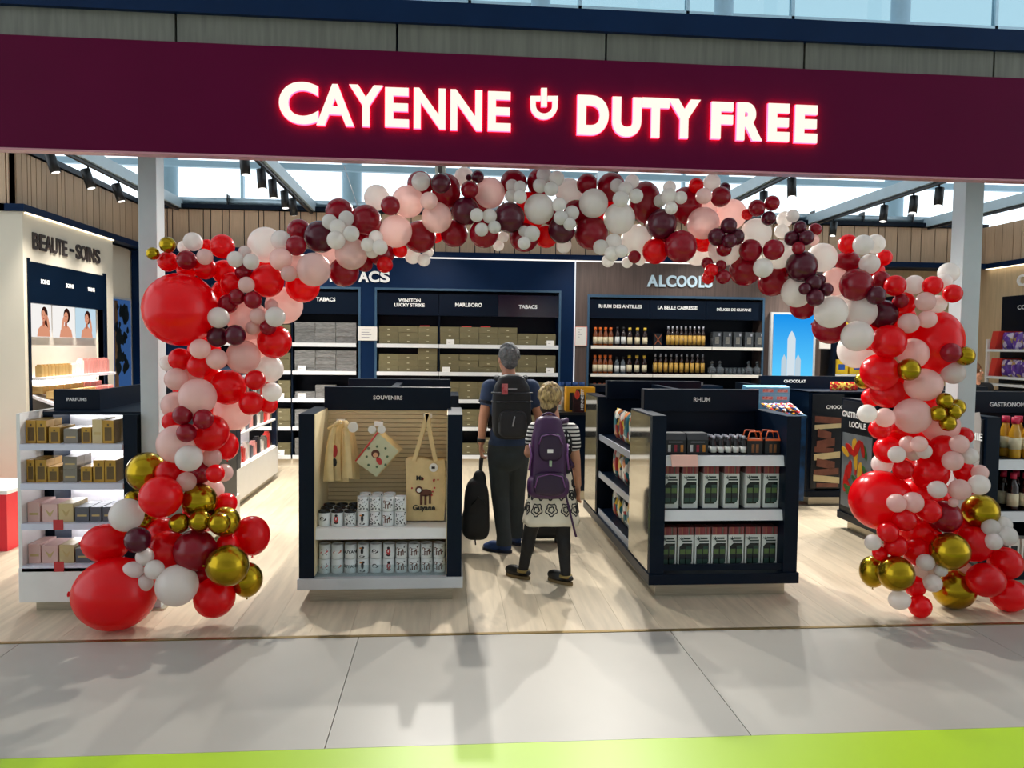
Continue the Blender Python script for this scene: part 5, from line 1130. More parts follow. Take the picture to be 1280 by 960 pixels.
# ---- local food stand products
SYR = bottle('bottle', 0.04, 0.30, mat('golden_syrup', srgb(206, 150, 40), 0.15, noise=0.1, coat=0.4), CAPR, LABC, nr=0.55, lz=(0.22, 0.5)); SYD = bottle('bottle', 0.04, 0.27, GLD, CAPR, LABC, nr=0.45, lz=(0.1, 0.45))
for k in range(8):
    X = PY(1264+16*k, 600, 5.3).x
    if X < 4.8:
        for r_ in range(2):
            place('bottle', SYR, (X, 5.28+0.1*r_, 0.9705), 'golden syrup bottle with crimson cap on top shelf of local food stand', 'bottle', 'golden syrup bottles'); place('bottle', SYD, (X, 5.28+0.1*r_, 0.5905), 'dark syrup bottle with crimson cap on middle shelf of local food stand', 'bottle', 'dark syrup bottles')
        place('jam_box', multimesh('jam_box', [(MB().box(-0.042, 0.042, -0.05, 0.05, 0, 0.2), WHB), (MB().box(-0.025, 0.025, -0.0512, -0.05, 0.04, 0.15), INK)]), (X, 5.29, 0.1765), 'pale printed box on bottom shelf of local food stand', 'box', 'pale boxes on the local food stand')
for z in (0.925, 0.575, 0.225):
    for k in range(4): place('snack_bag', bagm, (3.96, 5.9+0.191*k, z+0.008), 'colourful foil snack bag on the side of local food stand', 'snack bag', 'snack bags on the local food stand', rz=-math.pi/2, m=FOIL)
# ---- purple bags on the right wall
PUR = packmat('purple_bag_print', [srgb(92, 52, 150), srgb(110, 64, 170), srgb(80, 40, 130), srgb(206, 190, 210), srgb(180, 150, 90)], 18)
pbm = pillow(0.185, 0.24, 0.1).mesh('candy_bag')
for zi, z in enumerate(RWZ[:2]):
    for k in range(8): place('candy_bag', pbm, (XS+0.1, ra_-0.28-0.19*k, z+0.001), 'purple candy bag on %s shelf of right wall unit' % ('upper', 'lower')[zi], 'candy bag', 'purple candy bags', rz=-math.pi/2+random.uniform(-0.1, 0.1), m=PUR)
# ================================================================ PEOPLE AND THEIR BAGS
def remesh(mb, name, m, parent, voxel=0.008, it=4, f=0.6):
    "fuse overlapping volumes into one continuous smooth surface"
    o = mb.build(name, m, parent)
    r = o.modifiers.new('r', 'REMESH'); r.mode = 'VOXEL'; r.voxel_size = voxel; r.use_smooth_shade = True
    s = o.modifiers.new('s', 'SMOOTH'); s.iterations = it; s.factor = f
    dg = bpy.context.evaluated_depsgraph_get(); me = bpy.data.meshes.new_from_object(o.evaluated_get(dg))
    o.modifiers.clear(); old = o.data; o.data = me; bpy.data.meshes.remove(old)
    if not me.materials: me.materials.append(m)
    me.polygons.foreach_set('use_smooth', [True]*len(me.polygons))
    return o
def sell(mb, c, rad, e=0.45, nu=24, nv=16, M=None, taper=0.0):
    "super-ellipsoid (rounded box)"
    c = Vector(c); sg = lambda x: math.copysign(abs(x)**e, x); vs_ = []; fs_ = []
    for j in range(nv+1):
        th = -math.pi/2+math.pi*j/nv
        for i in range(nu):
            ph = 2*math.pi*i/nu; k = 1-taper*(math.sin(th)+1)/2
            p = Vector((rad[0]*sg(math.cos(th))*sg(math.cos(ph))*k, rad[1]*sg(math.cos(th))*sg(math.sin(ph))*k, rad[2]*sg(math.sin(th)))); vs_.append(c + (M @ p if M else p))
    for j in range(nv):
        for i in range(nu): fs_.append((j*nu+i, j*nu+(i+1) % nu, (j+1)*nu+(i+1) % nu, (j+1)*nu+i))
    mb.add(vs_, fs_, True); return mb
def limb(mb, pts, rs, n=14):
    for k in range(len(pts)-1):
        mb.cyl(pts[k], pts[k+1], rs[k], rs[k+1], n)
    for p, r in zip(pts, rs): mb.ell(p, (r, r, r), 14, 10)
    return mb
def hand(mb, w_, d, side, curl=0.5, s=1.0):
    "hand from wrist w_ pointing along d, thumb on side vector; five separate curled fingers"
    d = d.normalized(); side = (side - d*side.dot(d)).normalized(); nrm = d.cross(side)
    M = Matrix((side, nrm, d)).transposed()
    pc = w_ + d*0.045*s; mb.ell(pc, (0.04*s, 0.016*s, 0.052*s), 14, 10, M)
    for k, (off, L) in enumerate(((0.028, 0.072), (0.010, 0.08), (-0.009, 0.075), (-0.026, 0.06))):
        b = w_ + d*0.085*s + side*off*s; p = b; pts = [b - d*0.02*s]; ang = 0
        for q_ in range(3):
            ang += curl*(0.35+0.35*q_); p = p + (d*math.cos(ang) + nrm*math.sin(ang))*L*s*(0.44, 0.32, 0.24)[q_]; pts.append(p)
        limb(mb, pts, [0.0095*s, 0.0092*s, 0.0085*s, 0.007*s], 10)
    b = w_ + d*0.03*s + side*0.034*s
    limb(mb, [b - side*0.012*s, b + side*0.022*s + d*0.026*s, b + side*0.024*s + d*0.052*s + nrm*0.014*s], [0.012*s, 0.0105*s, 0.008*s], 10)
SKM = mat('warm_skin', srgb(206, 148, 118), 0.5, noise=0.08, nscale=12)
def head_geo(mb, c, fd, s=1.0):
    "head with jaw, nose, brow, ears; fd = facing direction"
    fd = Vector((fd.x, fd.y, 0)).normalized(); rt = Vector((fd.y, -fd.x, 0)); M = Matrix((rt, fd, Vector((0, 0, 1)))).transposed()
    L = lambda x, y, z: c + M @ Vector((x*s, y*s, z*s))
    mb.ell(L(0, -0.012, 0.02), (0.074*s, 0.094*s, 0.095*s), 20, 14, M); mb.ell(L(0, 0.028, -0.045), (0.056*s, 0.062*s, 0.07*s), 16, 12, M)
    mb.cyl(L(0, 0.084, 0.012), L(0, 0.108, -0.028), 0.008*s, 0.014*s, 10); mb.ell(L(0, 0.075, 0.03), (0.045*s, 0.014*s, 0.012*s), 12, 8, M); mb.ell(L(0, 0.083, -0.062), (0.026*s, 0.012*s, 0.008*s), 12, 8, M); mb.ell(L(0, 0.075, -0.095), (0.024*s, 0.02*s, 0.018*s), 12, 8, M)
    for sx in (-1, 1): mb.ell(L(sx*0.077, -0.006, -0.008), (0.009*s, 0.02*s, 0.031*s), 10, 8, M)
    return L, M
def face_parts(L, M, parent, s=1.0):
    for sx in (-1, 1):
        e = MB().ell(L(sx*0.03, 0.078, 0.006), (0.013*s, 0.008*s, 0.007*s), 10, 8, M).build('eye', PAPER, parent); MB().ell(L(sx*0.03, 0.0855, 0.006), (0.005*s, 0.003*s, 0.005*s), 8, 6, M).build('iris', INK, e)
    MB().ell(L(0, 0.092, -0.062), (0.022*s, 0.006*s, 0.005*s), 10, 6, M).build('mouth', mat('lip_skin', srgb(170, 90, 84), 0.5, noise=0.1), parent)
def hair_geo(L, M, s, col_, name, parent, low=-0.05, tuft=0.012, n=90, seed=3):
    rr = random.Random(seed); mb = MB()
    mb.ell(L(0, -0.02, 0.03), (0.083*s, 0.1*s, 0.098*s), 22, 14, M); mb.ell(L(0, -0.055, (low+0.02)), (0.066*s, 0.055*s, 0.06*s), 16, 12, M)
    for k in range(n):
        th = rr.uniform(0.15, 1.75); ph = rr.uniform(math.pi*1.0, math.pi*2.0) if th > 0.9 else rr.uniform(0, 2*math.pi)
        p = Vector((0.082*math.sin(th)*math.cos(ph), -0.02+0.098*math.sin(th)*math.sin(ph), 0.03+0.097*math.cos(th)))
        mb.ell(L(*p), (tuft*s*rr.uniform(0.8, 1.5), tuft*s*rr.uniform(0.8, 1.5), tuft*s*rr.uniform(1.2, 2.0)), 8, 6, M)
    return remesh(mb, name, col_, parent, 0.006, 2)
J = PY
# ---------------- man
MY = 6.42
man = thing('person', 'person with grey hair in navy t-shirt and charcoal trousers, seen from behind', 'person', (0.5, 6.4, 0))
sl, sr = J(612.5, 485, MY), J(664, 485, MY); el_ = J(604.5, 522, MY-0.03); wl_ = J(601.5, 553, MY-0.02)
er = J(674, 521, MY+0.02); wr_ = J(668, 545, MY+0.3)
hip = J(635, 562, MY); hl, hr = J(624, 566, MY), J(647, 566, MY)
kl, al = J(626.5, 616, MY-0.06), None
fl_, fr_ = FP(630, 690), FP(645, 680)
al = Vector((fl_.x, fl_.y, 0.09)); ar = Vector((fr_.x, fr_.y, 0.09)); kl = (hl+al)/2 + Vector((-0.01, 0.05, 0.01)); kr = (hr+ar)/2 + Vector((0.0, 0.05, 0.01))
chest = J(638, 503, MY); waist = J(636.5, 543, MY); nk0, nk1 = J(637, 478, MY), J(635, 460, MY+0.02); hc_ = J(634.5, 449, MY+0.03)
mfd = Vector((-0.32, 0.95, 0)); Rz = Matrix.Rotation(0.12, 3, 'Z')
b = MB(); L, M = head_geo(b, hc_, mfd)
limb(b, [nk0, nk1], [0.062, 0.056]); b.ell(chest, (0.17, 0.105, 0.2), 20, 14, Rz); b.ell(waist, (0.14, 0.095, 0.16), 20, 14, Rz); b.ell(hip, (0.135, 0.085, 0.11), 20, 14, Rz); limb(b, [sl, sr], [0.058, 0.058])
limb(b, [sl, el_, wl_], [0.055, 0.042, 0.029]); limb(b, [sr, er, wr_], [0.055, 0.042, 0.029])
hand(b, wl_ - Vector((0, 0, 0.005)), Vector((-0.01, 0.0, -1)), Vector((0.25, 0.97, 0)), 1.0); hand(b, wr_, wr_-er, Vector((0, 0, 1)), 0.7)
limb(b, [hl, kl, al], [0.075, 0.055, 0.04]); limb(b, [hr, kr, ar], [0.075, 0.055, 0.04])
remesh(b, 'body', SKM, man, 0.0065, 2)
face_parts(L, M, man)
hair_geo(L, M, 1.0, mat('grey_hair', srgb(120, 122, 122), 0.7, noise=0.5, nscale=70, bump=0.4), 'hair', man, low=-0.045)
SHIRT = mat('navy_jersey', srgb(50, 68, 100), 0.85, noise=0.18, nscale=10, bump=0.2)
b = MB(); b.ell(chest, (0.192, 0.128, 0.215), 20, 14, Rz); b.ell(waist + Vector((0, 0, 0.0)), (0.168, 0.122, 0.155), 20, 14, Rz); b.ell(hip + Vector((0, 0, 0.05)), (0.172, 0.128, 0.10), 20, 14, Rz); limb(b, [sl, sr], [0.074, 0.074]); b.ell((sl+sr)/2 + Vector((0, 0, 0.035)), (0.13, 0.075, 0.05), 16, 10)
limb(b, [sl, sl.lerp(el_, 0.42)], [0.074, 0.068]); limb(b, [sr, sr.lerp(er, 0.45)], [0.074, 0.068])
remesh(b, 'tshirt', SHIRT, man, 0.009, 4)
MB().lathe([(0.066, 0.0), (0.07, 0.012), (0.064, 0.024)], nk0 + Vector((0, 0, -0.01)), 20).build('collar', mat('dark_collar', srgb(20, 26, 44), 0.8, noise=0.1), man)
d_ = (el_-sl).normalized(); q_ = sl.lerp(el_, 0.44); MB().cyl(q_, q_ + d_*0.025, 0.071, 0.07, 18).build('sleeve_cuff', mat('dark_collar', (0, 0, 0)), man)
TRO = mat('charcoal_trousers', srgb(58, 66, 70), 0.85, noise=0.2, nscale=8, bump=0.25)
b = MB(); b.ell(hip + Vector((0, 0, 0.03)), (0.174, 0.128, 0.13), 20, 14, Rz); b.ell(hip + Vector((0, -0.01, -0.06)), (0.16, 0.13, 0.12), 20, 14, Rz); limb(b, [hl, kl, al + Vector((0, 0, 0.03))], [0.104, 0.078, 0.062]); limb(b, [hr, kr, ar + Vector((0, 0, 0.03))], [0.104, 0.078, 0.062])
b.cyl(al + Vector((0, 0, 0.05)), al + Vector((0, 0, -0.03)), 0.064, 0.07, 16).cyl(ar + Vector((0, 0, 0.05)), ar + Vector((0, 0, -0.03)), 0.064, 0.07, 16)
remesh(b, 'trousers', TRO, man, 0.009, 3)
def shoe(a, dr, name, m_, sole_m, parent, L_=0.28, w_=0.05, hgt=0.085):
    dr = Vector((dr[0], dr[1], 0)).normalized(); rt = Vector((dr.y, -dr.x, 0)); M_ = Matrix((rt, dr, Vector((0, 0, 1)))).transposed()
    c = Vector((a.x, a.y, 0)); b = MB()
    b.ell(c + dr*0.0 + Vector((0, 0, 0.05)), (w_*0.86, 0.07, hgt*0.62), 16, 10, M_); b.ell(c + dr*(L_*0.5-0.04) + Vector((0, 0, 0.036)), (w_, L_*0.36, 0.036), 16, 10, M_); b.ell(c + dr*0.08 + Vector((0, 0, 0.045)), (w_*0.9, 0.09, 0.046), 16, 10, M_)
    o = remesh(b, name, m_, parent, 0.006, 3)
    b = MB(); n = 20; pts = []
    for k in range(n):
        t = 2*math.pi*k/n; v = c + M_ @ Vector((w_*1.02*math.cos(t)*(1+0.12*math.sin(t)), L_*0.27-0.012+L_*0.5*math.sin(t), 0)); pts.append((v.x, v.y))
    b.prism(pts, 0.0, 0.022, 'Z'); b.build('sole', sole_m, o); return o
BLU = mat('blue_trainer', srgb(34, 66, 124), 0.6, noise=0.25, nscale=20)
shoe(al, (-0.85, 0.5), 'shoe', BLU, mat('dark_sole', srgb(24, 30, 50), 0.7, noise=0.2), man); shoe(ar, (-0.35, 0.93), 'shoe', BLU, mat('dark_sole', (0, 0, 0)), man)
d_ = (wl_-el_).normalized(); MB().cyl(wl_ - d_*0.035, wl_ - d_*0.005, 0.034, 0.034, 18).build('watch_strap', BLACK, man)
# man's black backpack (worn)
BPK = mat('black_nylon', srgb(22, 24, 28), 0.6, noise=0.3, nscale=9, bump=0.2); BPK2 = mat('charcoal_nylon', srgb(38, 40, 46), 0.55, noise=0.2, nscale=9)
bp = thing('backpack', 'black backpack with red luggage tag worn by the grey-haired person', 'backpack', (chest.x, chest.y-0.2, 1.0))
bc = J(639.5, 511, MY-0.24); bc.y = MY-0.225
b = MB(); sell(b, bc, (0.168, 0.095, 0.25), 0.5, taper=0.12); sell(b, bc + Vector((0, 0.0, 0.19)), (0.115, 0.075, 0.09), 0.6); remesh(b, 'main_bag', BPK, bp, 0.009, 3)
b = MB(); sell(b, bc + Vector((0.005, -0.085, -0.115)), (0.125, 0.05, 0.11), 0.5, taper=0.15); remesh(b, 'front_pocket', BPK2, bp, 0.008, 3)
MB().tube([bc + Vector((x, -0.137, z)) for x, z in ((-0.11, -0.1), (-0.1, -0.03), (0, -0.005), (0.1, -0.03), (0.115, -0.1))], 0.004, 6).build('zip', BLACK, bp)
MB().tube([bc + Vector((0.015, -0.142, -0.05)), bc + Vector((0.0, -0.145, -0.13))], 0.006, 6).build('reflective_strip', mat('reflective_grey', srgb(180, 180, 186), 0.3, noise=0.1), bp)
MB().tube([bc + Vector((0.06*math.cos(math.pi*k/8), -0.03, 0.23+0.035*math.sin(math.pi*k/8))) for k in range(9)], 0.008, 8).build('top_handle', BPK2, bp)
for sx, s_ in ((-1, sl), (1, sr)):
    MB().tube([bc + Vector((sx*0.09, 0.03, 0.24)), Vector((chest.x+sx*0.12, MY-0.05, s_.z+0.09)), Vector((chest.x+sx*0.125, MY+0.07, s_.z+0.06)), Vector((chest.x+sx*0.15, MY+0.13, s_.z-0.12)), Vector((chest.x+sx*0.17, MY-0.02, s_.z-0.33))], 0.022, 8).build('shoulder_strap', BPK, bp)
for z_ in (0.06, 0.13): MB().tube([bc + Vector((x, -0.098 if abs(x) < 0.12 else -0.03, z_)) for x in (-0.165, -0.1, 0, 0.1, 0.165)], 0.008, 6).build('compression_strap', BPK2, bp)
MB().box(bc.x-0.035, bc.x+0.035, bc.y-0.1, bc.y-0.085, bc.z+0.16, bc.z+0.17).build('stitched_logo', mat('reflective_grey', (0, 0, 0)), bp)
lt = J(631, 486, MY-0.34); MB().box(lt.x-0.024, lt.x+0.024, lt.y, lt.y+0.004, lt.z-0.045, lt.z+0.04).build('luggage_tag', mat('pink_red_tag', srgb(214, 140, 140), 0.4, noise=0.5, nscale=30, color2=srgb(180, 50, 60)), bp)
# bag held in his hand
hbg = thing('carry_bag', 'black soft carry bag hanging from the grey-haired person\'s hand', 'bag', (J(597, 640, 6.4).x, 6.4, 0.1))
b = MB(); c0 = J(597.5, 636, 6.4); sell(b, c0 + Vector((-0.012, 0, 0)), (0.128, 0.1, 0.26), 0.55, taper=0.3); sell(b, c0 + Vector((0.01, 0, 0.2)), (0.06, 0.05, 0.13), 0.8); sell(b, c0 + Vector((-0.02, 0, -0.12)), (0.118, 0.095, 0.13), 0.6)
remesh(b, 'bag_body', mat('black_nylon', (0, 0, 0)), hbg, 0.009, 4)
gp = wl_ + Vector((0, 0.0, -0.115))
MB().tube([c0 + Vector((0.015, 0, 0.30)), gp + Vector((-0.005, 0, -0.03)), gp, gp + Vector((0.012, 0.03, -0.03)), c0 + Vector((0.02, 0.03, 0.28))], 0.011, 8).build('handle', BPK2, hbg)
MB().tube([c0 + Vector((-0.03, -0.08, -0.2)), c0 + Vector((-0.02, -0.06, -0.29))], 0.006, 6).build('strap_end', BPK2, hbg); MB().tube([c0 + Vector((-0.06, -0.09, 0.05)), c0 + Vector((0, -0.1, 0.12)), c0 + Vector((0.06, -0.085, 0.05))], 0.005, 6).build('zip', BLACK, hbg)
# ---------------- woman
WYy = 5.55
wom = thing('person', 'person with short blond hair, striped top, floral skirt and black tights', 'person', (0.7, 5.5, 0))
sl, sr = J(670, 537, WYy), J(714, 539, WYy); el_ = J(661, 566, WYy-0.03); wl_ = J(664, 556, WYy+0.22); er = J(719.5, 574, WYy); wr_ = J(722.5, 606, WYy+0.03)
hip = J(690, 612, WYy); hl, hr = J(677, 616, WYy), J(702, 616, WYy); fl_, fr_ = FP(654, 723), FP(707, 730)
al = Vector((fl_.x, fl_.y, 0.075)); ar = Vector((fr_.x, fr_.y, 0.075)); kl = hl.lerp(al, 0.5) + Vector((-0.01, 0.03, 0)); kr = hr.lerp(ar, 0.5) + Vector((0.0, 0.03, 0))
chest = J(692, 553, WYy); waist = J(691, 587, WYy); nk0, nk1 = J(691.5, 528, WYy), J(690, 512, WYy+0.02); hc_ = J(688.5, 500, WYy+0.02); wfd = Vector((0.42, 0.9, 0)); S = 0.93
b = MB(); L, M = head_geo(b, hc_, wfd, S)
limb(b, [nk0, nk1], [0.052, 0.047]); b.ell(chest, (0.135, 0.09, 0.16), 20, 14); b.ell(waist, (0.115, 0.08, 0.13), 20, 14); b.ell(hip, (0.14, 0.1, 0.11), 20, 14); limb(b, [sl, sr], [0.045, 0.045])
limb(b, [sl, el_, wl_], [0.046, 0.036, 0.025]); limb(b, [sr, er, wr_], [0.046, 0.036, 0.025])
hand(b, wl_, wl_-el_, Vector((0, 0, 1)), 0.7, 0.9); hand(b, wr_, Vector((-0.02, 0.05, -1)), Vector((-0.3, 0.95, 0)), 0.45, 0.9)
limb(b, [hl, kl, al], [0.078, 0.05, 0.034]); limb(b, [hr, kr, ar], [0.078, 0.05, 0.034])
remesh(b, 'body', SKM, wom, 0.0065, 2)
face_parts(L, M, wom, S)
hair = hair_geo(L, M, S*1.05, mat('blond_hair', srgb(206, 178, 116), 0.65, noise=0.75, nscale=26, stretch=(2.2, 2.2, 0.6), bump=0.6, color2=srgb(84, 60, 36)), 'hair', wom, low=-0.06, tuft=0.014, n=130, seed=5)
b = MB(); b.ell(L(0, -0.06, -0.055), (0.066, 0.045, 0.055), 14, 10, M); remesh(b, 'nape_hair', mat('dark_nape_hair', srgb(58, 42, 30), 0.7, noise=0.4, nscale=40, bump=0.4), wom, 0.006, 3)
DOT = bpy.data.materials.new('black_dotted_cotton'); DOT.use_nodes = True; nt = DOT.node_tree; bs = nt.nodes['Principled BSDF']; bs.inputs['Roughness'].default_value = 0.85
tcn = nt.nodes.new('ShaderNodeTexCoord'); vo = nt.nodes.new('ShaderNodeTexVoronoi'); vo.inputs['Scale'].default_value = 30; vo.inputs['Randomness'].default_value = 0.35; rp = nt.nodes.new('ShaderNodeValToRGB'); rp.color_ramp.interpolation = 'CONSTANT'
rp.color_ramp.elements[0].color = (0.75, 0.73, 0.7, 1); rp.color_ramp.elements[1].color = (*srgb(18, 18, 24), 1); rp.color_ramp.elements[1].position = 0.24
nt.links.new(tcn.outputs['Object'], vo.inputs['Vector']); nt.links.new(vo.outputs['Distance'], rp.inputs[0]); nt.links.new(rp.outputs[0], bs.inputs['Base Color'])
STR = bpy.data.materials.new('black_white_striped_jersey'); STR.use_nodes = True; nt = STR.node_tree; bs = nt.nodes['Principled BSDF']; bs.inputs['Roughness'].default_value = 0.85
tcn = nt.nodes.new('ShaderNodeTexCoord'); spx = nt.nodes.new('ShaderNodeSeparateXYZ'); mu = nt.nodes.new('ShaderNodeMath'); mu.operation = 'MULTIPLY'; mu.inputs[1].default_value = 36; fr2 = nt.nodes.new('ShaderNodeMath'); fr2.operation = 'FRACT'; rp = nt.nodes.new('ShaderNodeValToRGB'); rp.color_ramp.interpolation = 'CONSTANT'
rp.color_ramp.elements[0].color = (*srgb(20, 20, 26), 1); rp.color_ramp.elements[1].color = (0.75, 0.72, 0.68, 1); rp.color_ramp.elements[1].position = 0.5
nt.links.new(tcn.outputs['Object'], spx.inputs[0]); nt.links.new(spx.outputs['Z'], mu.inputs[0]); nt.links.new(mu.outputs[0], fr2.inputs[0]); nt.links.new(fr2.outputs[0], rp.inputs[0]); nt.links.new(rp.outputs[0], bs.inputs['Base Color'])
b = MB(); b.ell(chest, (0.152, 0.108, 0.165), 20, 14); b.ell(waist, (0.132, 0.098, 0.14), 20, 14); remesh(b, 'dotted_top', DOT, wom, 0.008, 3)
b = MB(); limb(b, [sl, sr], [0.062, 0.062]); b.ell((sl+sr)/2 + Vector((0, 0, 0.012)), (0.13, 0.085, 0.062), 16, 10); limb(b, [sl, sl.lerp(el_, 0.5)], [0.062, 0.056]); limb(b, [sr, sr.lerp(er, 0.5)], [0.062, 0.056]); remesh(b, 'striped_yoke', STR, wom, 0.008, 3)
# skirt with floral drawing
SKI = mat('cream_cotton_skirt', srgb(232, 222, 200), 0.85, noise=0.06, nscale=10)
wz, hz = waist.z - 0.02, J(690, 653, WYy).z
def skp(t, v, off=0.0):   # angle, 0 waist .. 1 hem
    rx = 0.137+0.075*v**0.9; ry = 0.104+0.06*v; wv = 1+0.045*v*math.sin(7*t)
    x = (rx*wv+off)*math.cos(t); y = (ry*wv+off)*math.sin(t); return Vector((waist.x+(hip.x-waist.x)*v+x, WYy+y, wz+(hz-wz)*v + 0.008*v*math.sin(3*t)))
mb = MB(); n, m2 = 56, 12; vs_ = [skp(2*math.pi*i/n, j/m2) for j in range(m2+1) for i in range(n)] + [skp(2*math.pi*i/n, j/m2, -0.006) for j in range(m2+1) for i in range(n)]
N1 = n*(m2+1); fs_ = []
for s_ in (0, 1):
    for j in range(m2):
        for i in range(n):
            f = (s_*N1+j*n+i, s_*N1+j*n+(i+1) % n, s_*N1+(j+1)*n+(i+1) % n, s_*N1+(j+1)*n+i); fs_.append(f if s_ else f[::-1])
for i in range(n): fs_.append((m2*n+i, m2*n+(i+1) % n, N1+m2*n+(i+1) % n, N1+m2*n+i)); fs_.append((i, N1+i, N1+(i+1) % n, (i+1) % n))
mb.add(vs_, fs_, True); skirt = mb.build('skirt', SKI, wom)
FLW = mat('black_floral_ink', srgb(24, 22, 26), 0.8, noise=0.1)
rr = random.Random(11)
for row, v0, R_ in ((0, 0.68, 0.042), (1, 0.4, 0.032), (2, 0.2, 0.026)):
    nf = 11 if row == 0 else 13
    for k in range(nf):
        t0 = 2*math.pi*(k+0.5*(row % 2))/nf + rr.uniform(-0.08, 0.08); mb = MB()
        for q_ in range(2):
            r_ = R_*(1-0.5*q_); pts = []
            for j in range(19):
                a = 2*math.pi*j/18; w2 = r_*(1+0.16*math.sin(5*a+q_)); pts.append(skp(t0 + w2*math.cos(a)/0.2, v0 + w2*math.sin(a)/(wz-hz), 0.001))
            mb.tube(pts, 0.0045 if row == 0 else 0.0055, 5, cap=False)
        mb.build('printed_flower', FLW, skirt)
b = MB(); TI = mat('black_tights', srgb(20, 19, 21), 0.7, noise=0.2, nscale=20)
limb(b, [hl, kl, al], [0.083, 0.055, 0.039]); limb(b, [hr, kr, ar], [0.083, 0.055, 0.039]); b.ell(kl.lerp(al, 0.35) + Vector((0, -0.012, 0)), (0.05, 0.05, 0.1), 14, 10); b.ell(kr.lerp(ar, 0.35) + Vector((0, -0.012, 0)), (0.05, 0.05, 0.1), 14, 10); b.ell(hip, (0.12, 0.09, 0.09), 14, 10)
remesh(b, 'tights', TI, wom, 0.007, 3)
BS = mat('black_leather_sandal', srgb(24, 22, 20), 0.45, noise=0.2)
for a, dr in ((al, (-0.75, 0.66)), (ar, (-0.7, 0.71))):
    o = shoe(a, dr, 'sandal', BS, mat('tan_sole', srgb(120, 98, 60), 0.7, noise=0.2), wom, 0.225, 0.038, 0.045)
    MB().cyl(a + Vector((0, 0, -0.022)), a + Vector((0, 0, -0.004)), 0.05, 0.047, 16).build('ankle_strap', mat('olive_gold_strap', srgb(150, 128, 70), 0.4, 0.3, noise=0.1), o)
# purple backpack (worn)
PUN = mat('purple_nylon', srgb(66, 24, 74), 0.5, noise=0.3, nscale=8, bump=0.25); PUD = mat('dark_purple_nylon', srgb(44, 16, 52), 0.5, noise=0.25, nscale=8)
pb = thing('backpack', 'purple backpack worn by the blond person', 'backpack', (chest.x, WYy-0.2, 0.7))
bc = J(685, 572, WYy-0.2); bc.y = WYy-0.205
b = MB(); sell(b, bc, (0.14, 0.088, 0.26), 0.55, taper=0.2); sell(b, bc + Vector((0.0, 0.01, 0.2)), (0.10, 0.075, 0.1), 0.7); sell(b, bc + Vector((0.0, -0.015, -0.2)), (0.15, 0.095, 0.085), 0.6); remesh(b, 'main_bag', PUN, pb, 0.009, 3)
b = MB(); sell(b, bc + Vector((0.0, -0.085, -0.17)), (0.115, 0.045, 0.085), 0.6); remesh(b, 'lower_pocket', PUD, pb, 0.008, 3)
b = MB(); sell(b, bc + Vector((0.005, -0.075, 0.085)), (0.085, 0.035, 0.1), 0.6); remesh(b, 'upper_pocket', PUD, pb, 0.008, 3)
MB().tube([bc + Vector((x, -0.128, z)) for x, z in ((-0.105, -0.19), (-0.085, -0.115), (0, -0.095), (0.085, -0.115), (0.105, -0.19))], 0.004, 6).build('zip', mat('lilac_zip', srgb(120, 70, 130), 0.5, noise=0.1), pb)
MB().tube([bc + Vector((0.05*math.cos(math.pi*k/8), 0.0, 0.28+0.035*math.sin(math.pi*k/8))) for k in range(9)], 0.008, 8).build('top_handle', PUN, pb)
MB().box(bc.x-0.02, bc.x+0.02, bc.y-0.114, bc.y-0.104, bc.z+0.05, bc.z+0.075).build('printed_badge', PAPER, pb); MB().box(bc.x-0.005, bc.x+0.012, bc.y-0.118, bc.y-0.09, bc.z-0.045, bc.z-0.005).build('buckle', mat('pale_green_clip', srgb(150, 170, 140), 0.4, noise=0.1), pb)
for sx, s_ in ((-1, sl), (1, sr)):
    MB().tube([bc + Vector((sx*0.07, 0.05, 0.24)), Vector((chest.x+sx*0.085, WYy-0.04, s_.z+0.085)), Vector((chest.x+sx*0.09, WYy+0.06, s_.z+0.055)), Vector((chest.x+sx*0.11, WYy+0.11, s_.z-0.09)), Vector((chest.x+sx*0.135, WYy-0.03, s_.z-0.26))], 0.02, 8).build('shoulder_strap', PUN, pb)
for sx in (-1, 1): MB().tube([bc + Vector((sx*0.135, -0.02, 0.1)), bc + Vector((sx*0.125, -0.07, 0.03)), bc + Vector((sx*0.14, -0.05, -0.08))], 0.007, 6).build('side_strap', mat('lilac_zip', (0, 0, 0)), pb)
MB().tube([bc + Vector((x, -0.112, z)) for x, z in ((-0.08, 0.11), (-0.06, 0.165), (0, 0.18), (0.06, 0.165), (0.085, 0.11))], 0.004, 6).build('zip', mat('lilac_zip', (0, 0, 0)), pb)
e0, e1 = J(708, 622, WYy-0.14), J(720, 671, WYy-0.16); MB().tube([bc + Vector((0.12, 0.02, -0.2)), e0, e0.lerp(e1, 0.5), e1], 0.008, 6).build('loose_strap', PUN, pb)
# trolley bag in front of her
tp = FP(682, 681); tr_ = thing('trolley_bag', 'small black trolley bag in front of the blond person', 'suitcase', (tp.x, tp.y, 0))
b = MB(); sell(b, (tp.x, tp.y+0.1, 0.27), (0.15, 0.1, 0.23), 0.4); remesh(b, 'case', BPK, tr_, 0.01, 3)
for sx in (-1, 1): MB().cyl((tp.x+sx*0.1-0.012, tp.y+0.06, 0.03), (tp.x+sx*0.1+0.012, tp.y+0.06, 0.03), 0.03, n=16).build('wheel', BLACK, tr_)
MB().tube([(tp.x-0.09, tp.y+0.17, 0.45), (tp.x-0.09, tp.y+0.17, 0.8), (tp.x+0.09, tp.y+0.17, 0.8), (tp.x+0.09, tp.y+0.17, 0.45)], 0.009, 8).build('pull_handle', BPK2, tr_)
